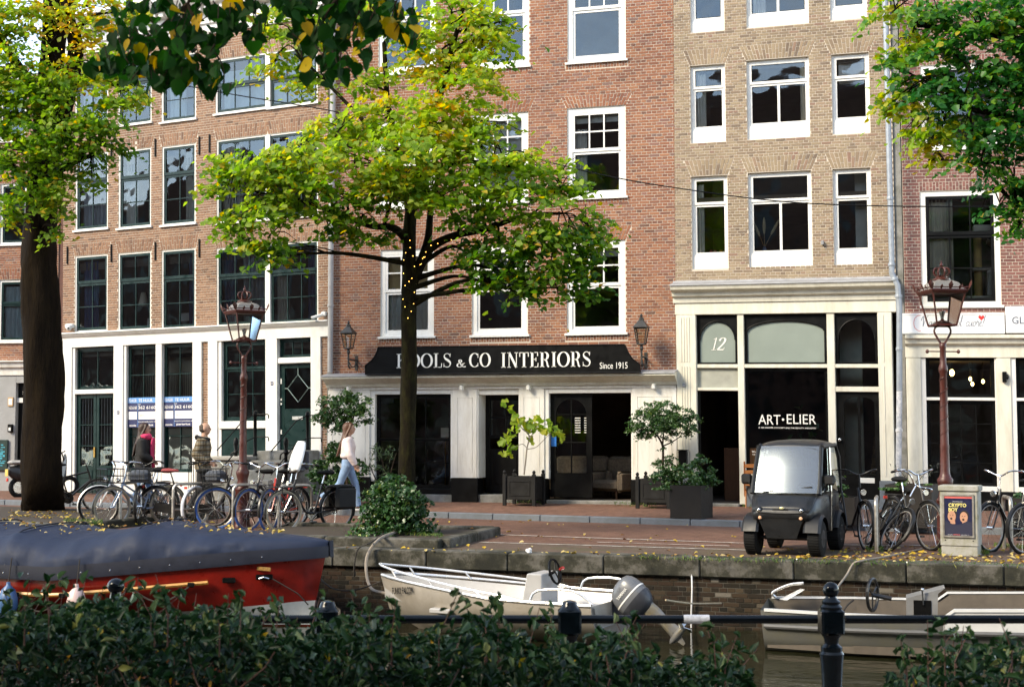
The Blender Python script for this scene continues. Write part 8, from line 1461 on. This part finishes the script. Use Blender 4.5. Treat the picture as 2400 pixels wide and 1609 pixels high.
# outboard engine, tilted up
OBG = PM('outboard_grey', (.12,.125,.135), .3, var=.08, spec=.6); OBD = PM('outboard_dark', (.035,.037,.045), .4, var=.15); OBL = PM('outboard_leg', (.16,.16,.16), .35, metal=.3, var=.15, dirt=(.26,.2,.07), dscale=4, damt=.5)
ob = thing('outboard_engine', 'grey outboard engine tilted up on the motorboat stern', 'engine', fb.matrix_basis @ Vector((-Lf-.30, 0, shF(Lf)+.02)), hd); ob.scale = (.76, .76, .76); Mo = Matrix.Rotation(R(50), 4, 'Y')
SE = lambda a, e: (math.copysign(abs(math.cos(a))**e, math.cos(a)), math.copysign(abs(math.sin(a))**e, math.sin(a)))
b = MB(); b.loft([[(SE(a, .75)[0]*rx+cx, SE(a, .75)[1]*ry, z) for a in np.linspace(0, 2*math.pi, 25)[:-1]] for z, cx, rx, ry in ((.02, .05, .285, .195), (.12, .05, .29, .20), (.24, .045, .275, .195), (.33, .03, .235, .175), (.385, .015, .18, .14), (.415, 0, .10, .08), (.42, 0, .03, .03))]); b.xform(Mo).build('cowl', OBG, ob, smooth=True, ang=70)
b = MB(); b.loft([[(SE(a, .75)[0]*rx+cx, SE(a, .75)[1]*ry, z) for a in np.linspace(0, 2*math.pi, 25)[:-1]] for z, cx, rx, ry in ((-.24, .02, .13, .09), (-.15, .04, .23, .15), (-.05, .05, .285, .195), (.018, .05, .295, .203))]); b.xform(Mo).build('lower_cowl', OBD, ob, smooth=True, ang=70)
b = MB(); b.loft([[(SE(a, .75)[0]*.293+.05, SE(a, .75)[1]*.204, z) for a in np.linspace(0, 2*math.pi, 25)[:-1]] for z in (.10, .125)], False); b.xform(Mo).build('white_stripe', SIGN_WHITE, ob, smooth=True)
b = MB(); b.loft([[(cx+rx*math.cos(a), ry*math.sin(a), z) for a in np.linspace(0, 2*math.pi, 13)[:-1]] for z, cx, rx, ry in ((-.15, .02, .16, .10), (-.35, -.02, .13, .07), (-.55, -.04, .09, .045), (-.72, -.04, .10, .04), (-.80, -.04, .12, .035))]); b.xform(Mo).build('leg', OBL, ob, smooth=True)
b = MB(); b.loft([[(x, r_*math.cos(a), -.84+r_*math.sin(a)) for a in np.linspace(0, 2*math.pi, 13)[:-1]] for x, r_ in ((.16, .012), (.10, .05), (-.05, .065), (-.2, .05))]); b.loft([[(x, .006*k, z) for x, z in ((.05, -.9), (-.06, -.9), (-.02, -1.02), (.03, -1.02))] for k in (-1, 1)]); b.xform(Mo).build('gear_case', OBL, ob, smooth=True)
b = MB()
for k in range(3): a = 2*math.pi*k/3+.4; b.add([(-.20, 0, -.84), (-.26, .10*math.cos(a)-.05*math.sin(a), -.84+.10*math.sin(a)+.05*math.cos(a)), (-.22, .15*math.cos(a), -.84+.15*math.sin(a)), (-.17, .10*math.cos(a)+.05*math.sin(a), -.84+.10*math.sin(a)-.05*math.cos(a))], [(0,1,2,3)])
o = b.xform(Mo).build('propeller', CHROME, ob); o.modifiers.new('thickness', 'SOLIDIFY').thickness = .008
b = MB(); b.cbox(.10, -.11, -.42, .42, .11, -.12, .015); b.xform(Matrix.Translation((.0, 0, .12))).build('clamp_bracket', OBD, ob)
yo = text(ob, 'YAMAHA', -.12, .12, 0, .05, 0, SIGN_WHITE, .002, .01)
yo.matrix_local = Mo @ Matrix.Translation((.05, SID*.206, .19)) @ Matrix.Rotation(math.pi if SID == 1 else 0, 4, 'Z')
# ---- open aluminium sloop at the right
GHULL = PM('sloop_grey', (.13,.13,.125), .5, metal=.25, var=.12, scale=4, dirt=(.13,.12,.07), dscale=2, damt=.6); SIN = PM('sloop_inside', (.11,.09,.07), .7, var=.2, scale=8); GWH = PM('sloop_white', (.55,.55,.54), .4, var=.06); GSTR = PM('sloop_strake', (.10,.10,.10), .6, var=.2)
p0_ = at_z(1782, 1533, WZ); sl = thing('sloop', 'open grey aluminium sloop with white gunwale at the right edge', 'boat', (p0_[0], p0_[1]+.85, WZ), R(2))
hbS = lambda s: .62+.26*min(1, s/1.2) if s < 4 else .88-.5*((s-4)/2.2)**2; shS = lambda s: .48 if s < 2.0 else (.48+.09*min(1, (s-2.0)/.12) + .03*(max(0, s-2.1))); SS = [0, .15, .5, 1., 1.6, 2.0, 2.12, 2.6, 3.2, 4., 4.8, 5.5, 6.0]
rg = hull([(s, hbS(s), shS(s), hbS(s)*.85, .02, -.15) for s in SS]); b = MB(); b.loft(rg, True, False); b.v = [(x-(.09*(z) if x < .2 else 0), y, z) for x, y, z in b.v]; b.build('hull', GHULL, sl, smooth=True, ang=50)
b = MB(); b.loft([[(r[0][0]+.03, (hbS(s)-.05)*k, (shS(s)-.01) if abs(k) > .99 else .04) for k in (1, .97, 0, -.97, -1)] for r, s in zip(rg, SS)], False, False); b.build('inside', SIN, sl)
for sd in (-1, 1):
    b = MB(); b.loft([[(s, sd*(hbS(s)-.055), shS(s)), (s, sd*(hbS(s)-.05), shS(s)+.02), (s, sd*(hbS(s)+.018), shS(s)+.02), (s, sd*(hbS(s)+.022), shS(s)-.01)] for s in SS], False, False); b.build('gunwale', GWH, sl)
    b = MB(); b.loft([[(s, sd*(hbS(s)+.006), shS(s)-.01), (s, sd*(hbS(s)+.008), .34+.02*s*.3)] for s in SS if s >= 1.9], False, False); b.build('white_band', GWH, sl)
    b = MB(); b.tube([(s, sd*(hbS(s)+.01), .30+.012*s) for s in SS], .028, 7); b.build('rubbing_strake', GSTR, sl, smooth=True)
b = MB(); b.tube(smooth_path([(.05, .55, .50), (.02, .52, .56), (.22, .50, .66), (.40, .48, .69)], 4), .018, 8); b.build('stern_rail', ALURAIL, sl, smooth=True); b = MB(); b.quad((.1, .5, .48), (.36, .5, .62), (.42, .42, .62), (.2, .42, .48)); b.build('stern_bracket', ALURAIL, sl)
b = MB(); b.tube([(2.0+.06*math.cos(k), .05+.17*math.cos(k), .62+.19*math.sin(k)) for k in np.linspace(0, 2*math.pi, 25)[:-1]], .02, 7, closed=True); b.v = [(x-.02-.75, y, z) for x, y, z in b.v]; b.tube([(1.23, .05, .62), (1.45, .05, .58)], .03, 7)
for k in range(3): a = 2*math.pi*k/3+.5; b.tube([(1.23, .05, .62), (1.23+.06*math.cos(a), .05+.17*math.cos(a), .62+.19*math.sin(a))], .010, 5)
b.build('steering_wheel', BLKMETAL, sl); b = MB(); b.prism([(1.62, .1), (1.96, .1), (1.98, .66), (2.06, .73), (1.62, .60)], -.02, .35); con = b.build('console', PM('console_grey', (.26,.26,.26), .4, metal=.3), sl); b = MB(); b.box(1.70, -.03, .36, 1.90, -.021, .58); b.build('control_panel', BLACK, con); b = MB(); b.tube([(1.81, -.04, .53), (1.80, -.07, .70)], .010, 6); b.ellipsoid((1.80, -.07, .71), .022, .022, .022, 8, 6); b.build('throttle', CHROME, con)
for x in (.6, 3.0, 4.2): b = MB(); b.cbox(x, -.7, .24, x+.28, .7, .28, .008); b.build('thwart', SIN, sl)
b = MB(); b.tube(smooth_path([(1.0, .5, .5), (.9, .3, .42), (.8, .1, .2)], 4), .012, 5); b.tube(smooth_path([(3.05, .8, .62), (3.08, .72, .5), (3.02, .7, .3)], 4), .014, 5); b.build('line', rp, sl)
# ---- mooring lines
def rope(name, label, pts, r, m): t = thing(name, label, 'rope', pts[0], 0, 'mooring lines over the quay edge'); b = MB(); b.tube(smooth_path([V3(np.array(p)-np.array(pts[0])) for p in pts], 7), r, 6); b.build('rope', m, t, smooth=True)
HOSE = PM('grey_rope', (.26,.22,.18), .8, var=.2)
rope('mooring_rope', 'thick grey rope looping over the quay edge to the motorboat bow', [at_z(955, 1238, .12), at_z(925, 1247, .13), at_z(890, 1262, .15), at_y(866, 1290, 18.58), at_y(858, 1320, 18.5), at_y(862, 1360, 18.4), at_y(875, 1382, 18.2), at_y(905, 1389, 17.9)], .022, HOSE)
rope('mooring_rope', 'thin dark rope hanging left of the thick grey rope', [at_z(905, 1245, .12), at_z(870, 1270, .12), at_y(840, 1285, 18.55), at_y(831, 1320, 18.55), at_y(830, 1350, 18.6)], .011, rp)
rope('mooring_rope', 'grey rope running across the leaves down to the sloop', [at_z(2160, 1286, .02), at_z(2080, 1303, .03), at_z(2020, 1313, .03), at_y(2000, 1320, 18.6), at_y(1985, 1345, 18.5), at_y(1968, 1368, 18.0), at_y(1950, 1390, 17.6)], .014, HOSE)
rope('mooring_rope', 'pale rope stretched from the outboard to the quay wall', [at_y(1560, 1405, 17.4), at_y(1620, 1413, 17.9), at_y(1690, 1413, 18.6)], .012, PM('pale_rope', (.5,.4,.26), .8))
rope('mooring_rope', 'white rope hanging straight down the quay wall', [at_y(1621, 1345, 18.66), at_y(1622, 1380, 18.64), at_y(1620, 1440, 18.66), at_y(1620, 1470, 18.66)], .011, POSTW)
rope('mooring_rope', 'black line from the motorboat bow towards the red boat', [at_y(893, 1362, 17.8), at_y(830, 1382, 18.0), at_y(780, 1378, 18.2), at_y(745, 1350, 18.5)], .010, rp)
# ================================================================== near railing
rg_ = thing('canal_railing', 'black iron canal railing with ball topped post in the foreground', 'railing', at_d(1335, 1448, 8.4)*np.array([1,1,0]), YAW)
RX = lambda px: (px-1335)/FPX*8.4
zr_ = .588
for x0, x1 in ((-2400, 742), (795, 1308), (1362, 1915), (1980, 3600)): b = MB(); b.tube([(RX(x0), 0, zr_), (RX(x1), 0, zr_)], .025, 12); b.build('rail', IRON, rg_, smooth=True)
b = MB(); b.tube([(RX(1602), 0, zr_), (RX(1662), 0, zr_)], .0268, 12); b.build('white_band', PM('worn_white', (.66,.65,.66), .6, var=.1, dirt=(.2,.2,.2), dscale=40, damt=.5), rg_, smooth=True)
for px, ball in ((768, 0), (1335, 0), (1948, 1)):
    x = RX(px); b = MB(); pb = MB()
    b.cbox(x-.068, -.068, zr_-.085, x+.068, .068, zr_+.062, .012)
    if ball: prof = [(.062, zr_+.06), (.066, zr_+.075), (.05, zr_+.09), (.056, zr_+.105), (.034, zr_+.125)] + [(.048*math.sin(R(a)), zr_+.172-.048*math.cos(R(a))) for a in range(40, 181, 14)]
    else: prof = [(.064, zr_+.06), (.05, zr_+.075), (.045, zr_+.09), (.038, zr_+.104), (.012, zr_+.112)]
    b.lathe(prof, 20, (x, 0, 0)); b.lathe([(.13, -.3), (.09, 0), (.06, .1), (.058, .2), (.066, zr_-.25), (.072, zr_-.20), (.062, zr_-.185), (.064, zr_-.16), (.040, zr_-.14), (.045, zr_-.11), (.060, zr_-.088)], 20, (x, 0, 0)); b.build('post', IRON, rg_, smooth=True, ang=35)
bb_ = thing('ball_post', 'dark round post cap standing in the hedge before the red boat', 'post', at_d(272, 1360, 8.3)*np.array([1,1,0]), 0); z = at_d(272, 1372, 8.3)[2]; b = MB(); b.lathe([(.06, 0), (.055, z-.25), (.065, z-.12), (.035, z-.08)] + [(.05*math.sin(R(a)), z-.045*math.cos(R(a))) for a in range(40, 181, 14)], 18); b.build('post', IRON, bb_, smooth=True)
# ================================================================== people
def fuse(name, shapes, mat, parent, voxel=.011, smooth=3):
    """one continuous surface grown from overlapping limbs"""
    b = MB()
    for sh in shapes:
        if sh[0] == 't': pp = smooth_path([tuple(V3(p)) + (r,) for p, r in sh[1]], 4); b.tube([p[:3] for p in pp], [p[3] for p in pp], 12)
        elif sh[0] == 'e': b.ellipsoid(*sh[1:], 16, 10)
        else: b.loft([[(x + rx*math.cos(a), y + ry*math.sin(a), z) for a in np.linspace(0, 2*math.pi, 17)[:-1]] for x, y, z, rx, ry in sh[1]])
    o = b.build(name, mat, None, recalc=True); md = o.modifiers.new('fuse', 'REMESH'); md.mode = 'VOXEL'; md.voxel_size = voxel; sm = o.modifiers.new('soft', 'SMOOTH'); sm.iterations = smooth
    dg = bpy.context.evaluated_depsgraph_get(); dg.update(); m2 = bpy.data.meshes.new_from_object(o.evaluated_get(dg)); bpy.data.objects.remove(o); m2.name = name
    m2.materials.clear(); m2.materials.append(mat); m2.polygons.foreach_set('use_smooth', [True]*len(m2.polygons)); o = bpy.data.objects.new(name, m2); COL.objects.link(o); o.parent = parent; return o
SKIN = PM('skin', (.50,.29,.20), .55, var=.06, spec=.4); HAIRB = PM('brown_hair', (.085,.032,.014), .5, var=.3, scale=30, stretch=(8,8,1)); HAIRD = PM('dark_brown_hair', (.035,.014,.008), .5, var=.3, scale=30, stretch=(8,8,1)); JEANS = PM('light_blue_jeans', (.20,.30,.46), .85, var=.25, scale=7); JEAND = PM('blue_jeans', (.10,.17,.30), .85, var=.25, scale=7)
def plaid():
    m, t, b = new_mat('checked_wool'); L = t.links.new; tc = t.nodes.new('ShaderNodeTexCoord'); sp = t.nodes.new('ShaderNodeSeparateXYZ'); L(tc.outputs['Object'], sp.inputs[0])
    def band(sock, f, stops):
        mu = node(t, 'ShaderNodeMath', operation='MULTIPLY'); mu.inputs[1].default_value = f; L(sock, mu.inputs[0]); fr = node(t, 'ShaderNodeMath', operation='FRACT'); L(mu.outputs[0], fr.inputs[0]); rp_ = ramp(t, stops, 'CONSTANT'); L(fr.outputs[0], rp_.inputs[0]); return rp_.outputs[0]
    h = band(sp.outputs['Z'], 10.5, [(0, (.34,.27,.18)), (.25, (.012,.02,.015)), (.42, (.40,.36,.29)), (.52, (.015,.022,.016)), (.66, (.22,.13,.06)), (.82, (.03,.04,.03))]); v = band(sp.outputs['X'], 11., [(0, (1, 1, 1)), (.45, (.45,.42,.36)), (.6, (1, .95, .85)), (.82, (.35,.35,.3))])
    mx = t.nodes.new('ShaderNodeMix'); mx.data_type = 'RGBA'; mx.blend_type = 'MULTIPLY'; mx.inputs[0].default_value = .8; L(h, mx.inputs[6]); L(v, mx.inputs[7]); L(mx.outputs[2], b.inputs['Base Color']); b.inputs['Roughness'].default_value = .95; return m
def person(label, base, rz, h, jacket, trousers, legs, arms, jk=.03, shoes=None, group='people walking along the canal', crop=False):
    t = thing('person', label, 'person', base, rz, group); k = h/1.72; t.scale = (k, k, k); J = {}
    sh = [('l', [(0, 0, .86, .10, .14), (0, 0, .95, .115, .155), (0, 0, 1.08, .092, .125), (.01, 0, 1.25, .115, .15), (0, 0, 1.36, .10, .165), (.0, 0, 1.42, .075, .13), (.01, 0, 1.45, .055, .06)]), ('t', [((.0, 0, 1.42), .055), ((.03, 0, 1.54), .05)]),
          ('e', (.035, 0, 1.635), .098, .076, .108), ('e', (.07, 0, 1.575), .062, .055, .065), ('t', [((.115, 0, 1.65), .012), ((.142, 0, 1.615), .017), ((.12, 0, 1.60), .012)])]
    for s_ in (-1, 1): sh.append(('e', (.03, s_*.077, 1.62), .022, .012, .034))
    fb_ = MB()
    for sd, nm in ((1, 'l'), (-1, 'r')):
        hp, kn, an, to = [(p[0], sd*y, p[1]) for p, y in zip(legs[nm], (.085, .08, .075, .085))]; J['leg'+nm] = (hp, kn, an, to)
        sh.append(('t', [(hp, .085), (kn, .055), (tuple((x*.6+y*.4) for x, y in zip(kn, an)), .052), (an, .035)])); sh.append(('t', [(an, .036), (to, .03)]))
        s0, el, wr = arms[nm]; s0 = (s0[0], sd*.165, s0[1]); el = (el[0], sd*el[2], el[1]); wr = (wr[0], sd*wr[2], wr[1]); d = (Vector(wr)-Vector(el)).normalized(); pm_ = Vector(wr)+d*.07; J['arm'+nm] = (s0, el, wr, V3(pm_))
        sh.append(('t', [(s0, .055), (el, .041), (wr, .027), (V3(pm_), .027)]))
        sdv = Vector((1, 0, 0)); sdv -= d*sdv.dot(d); sdv.normalize(); nrm = d.cross(sdv); w0 = Vector(wr)
        for f, l in ((-.024, .055), (-.008, .066), (.008, .062), (.023, .05)): a = pm_+d*.012+sdv*f; fb_.tube([V3(a-d*.03), V3(a+d*l*.55+nrm*.004), V3(a+d*l*.9+nrm*.018)], [.009, .008, .006], 6)
        a = w0+d*.025+sdv*.018; fb_.tube([V3(a), V3(a+sdv*.025+d*.025), V3(a+sdv*.028+d*.05)], [.010, .0095, .007], 6)
    bd = fuse('body', sh, SKIN, t); fb_.build('fingers', SKIN, bd, smooth=True); eb = MB()
    for s_ in (-1, 1): eb.ellipsoid((.122, s_*.032, 1.64), .010, .012, .008, 8, 5)
    eb.build('eyes', PM('eye_dark', (.03,.02,.015), .3), bd); mb = MB(); mb.tube([(.122, -.022, 1.572), (.134, 0, 1.57), (.122, .022, 1.572)], .007, 5); mb.build('mouth', PM('lips', (.38,.13,.11), .5), bd)
    z0 = 1.05 if crop else .84
    js = [('l', [(0, 0, z0, .115+jk*.7, .15+jk*.7), (0, 0, z0+.04, .12+jk, .155+jk), (0, 0, 1.14, .105+jk, .14+jk), (.01, 0, 1.26, .118+jk, .158+jk), (0, 0, 1.37, .10+jk, .165+jk), (0, 0, 1.43, .075+jk, .125+jk), (.01, 0, 1.475, .055+jk*.6, .065+jk*.6)])]
    for nm in 'lr': s0, el, wr, _ = J['arm'+nm]; m1 = tuple((x+y)/2 for x, y in zip(s0, el)); m2 = tuple((x+y)/2 for x, y in zip(el, wr)); js.append(('t', [(s0, .062+jk), (m1, .052+jk), (el, .046+jk), (m2, .042+jk), (wr, .032+jk*.7)]))
    jo = fuse('jacket', js, jacket, t, smooth=4)
    ts = [('l', [(0, 0, .84, .10, .15), (0, 0, .90, .125, .165), (0, 0, .99, .118, .158), (0, 0, 1.03, .105, .145)])]
    for nm in 'lr': hp, kn, an, to = J['leg'+nm]; m1 = tuple((x+y)/2 for x, y in zip(hp, kn)); m2 = tuple((x+y)/2 for x, y in zip(kn, an)); ts.append(('t', [(hp, .098), (m1, .084), (kn, .068), (m2, .068), ((an[0], an[1], an[2]+.0), .072)]))
    fuse('trousers', ts, trousers, t)
    for nm in 'lr':
        an, to = Vector(J['leg'+nm][2]), Vector(J['leg'+nm][3]); d = (to-an); b = MB(); heel = an - Vector((d.x, d.y, 0)).normalized()*.045; heel.z = an.z-.06*(1 if to.z < an.z else .6)
        b.loft([[V3(heel*(1-f)+to*f + Vector((0, w_*math.cos(a), hh*math.sin(a)+.004))) for a in np.linspace(0, 2*math.pi, 11)[:-1]] for f, w_, hh in ((-.05, .02, .02), (.05, .036, .04), (.4, .04, .045), (.75, .044, .032), (1.05, .04, .026), (1.25, .02, .014))]); b.build('shoe', shoes or RUBBER, t, smooth=True)
    return t, jo
sw = {'l': ((0, .91), (.16, .50), (.20, .09), (.33, .035)), 'r': ((0, .91), (-.16, .53), (-.50, .27), (-.47, .13))}; ar = {'l': ((0, 1.40), (-.08, 1.14, .27), (.06, .92, .27)), 'r': ((0, 1.40), (.05, 1.14, .28), (.17, .92, .25))}
PUFF = PM('pink_white_puffer', (.74,.62,.60), .55, var=.06, bump=.6, bscale=9, stretch=(.2,.2,4))
pw = at_z(814, 1198, .08); tw, jo = person('woman with long brown hair in short pale pink puffer jacket and blue jeans', pw, HX(2), 1.70, PUFF, JEANS, sw, ar, jk=.034, shoes=PM('white_shoe', (.6,.6,.6), .6), crop=True)
def hair(t, m, length, back=.06):
    n = 5; R0 = [(.02, 0, 1.755, .03, .03), (.015, 0, 1.74, .075, .06), (.005, 0, 1.70, .105, .085), (-.01, 0, 1.65, .10, .09), (-.03, 0, 1.58, .075, .09), (-.055, 0, 1.50, .058, .095), (-.085, 0, 1.42, .05, .11), (-.12, 0, 1.34, .042, .115)]
    for k in range(1, n+1): f = k/n; R0.append((-.12-back*f, 0, 1.34-(1.34-length)*f, .042*(1-.45*f), .115*(1-.5*f)))
    shp = [('l', R0)] + [('t', [((.07, s_*.06, 1.72), .03), ((.05, s_*.085, 1.64), .022), ((.0, s_*.09, 1.54), .022), ((-.05, s_*.10, 1.42), .022)]) for s_ in (-1, 1)]; fuse('hair', shp, m, t, .010, 3)
hair(tw, HAIRB, 1.08, .09)
st0 = {'l': ((0, .91), (.12, .50), (.10, .09), (.23, .035)), 'r': ((0, .91), (-.04, .50), (-.22, .14), (-.12, .06))}; arb = {'l': ((0, 1.40), (-.06, 1.14, .22), (.06, .93, .22)), 'r': ((0, 1.40), (.03, 1.13, .22), (.20, 1.02, .16))}
pw = at_z(333, 1201, .08); t2, _ = person('woman with long dark hair in black jacket and bright pink scarf', pw, HX(5), 1.69, PM('black_jacket', (.012,.011,.011), .8, var=.2), JEAND, st0, arb, jk=.04); hair(t2, HAIRD, 1.10, .07)
PINK = PM('pink_scarf', (.72,.045,.15), .85, var=.15, bump=.4, bscale=12); b = MB(); b.tube(smooth_path([(.02, -.09, 1.45), (.10, -.06, 1.47), (.13, .02, 1.46), (.07, .10, 1.46), (-.04, .10, 1.47), (-.05, -.02, 1.49), (.06, -.11, 1.49), (.13, -.02, 1.50)], 4), .048, 8); b.build('scarf', PINK, t2, smooth=True)
b = MB(); b.loft([[(.17+.02*math.sin(z*9), -.10+y, z) if y < .16 else (.19, -.10+y, z) for y in np.linspace(0, .17, 6)] for z in np.linspace(1.46, .88, 8)], False, False); o = b.build('scarf_end', PINK, t2, smooth=True); o.modifiers.new('thickness', 'SOLIDIFY').thickness = .035
pw = at_z(474, 1203, .08); t3, j3 = person('balding man in checked cream and green wool jacket, dark trousers', pw, HX(3), 1.70, plaid(), PM('black_trousers', (.013,.013,.015), .85), st0, {'l': ((0, 1.40), (-.10, 1.14, .26), (.12, .98, .27)), 'r': ((0, 1.40), (-.09, 1.13, .28), (.14, .99, .25))}, jk=.038)
fuse('hair', [('e', (.005, 0, 1.615), .088, .083, .07), ('e', (-.01, 0, 1.66), .075, .072, .06)], PM('greying_hair', (.06,.045,.035), .7, var=.3), t3, .010)
b = MB(); b.tube(smooth_path([(-.10, -.08, 1.45), (-.12, .0, 1.47), (-.10, .08, 1.45), (.02, .10, 1.43), (.10, .04, 1.41)], 4), .045, 8); b.tube(smooth_path([(-.10, -.08, 1.45), (.02, -.10, 1.43), (.10, -.04, 1.41)], 4), .045, 8); b.build('hood', PM('black_hood', (.012,.012,.012), .85), t3, smooth=True)
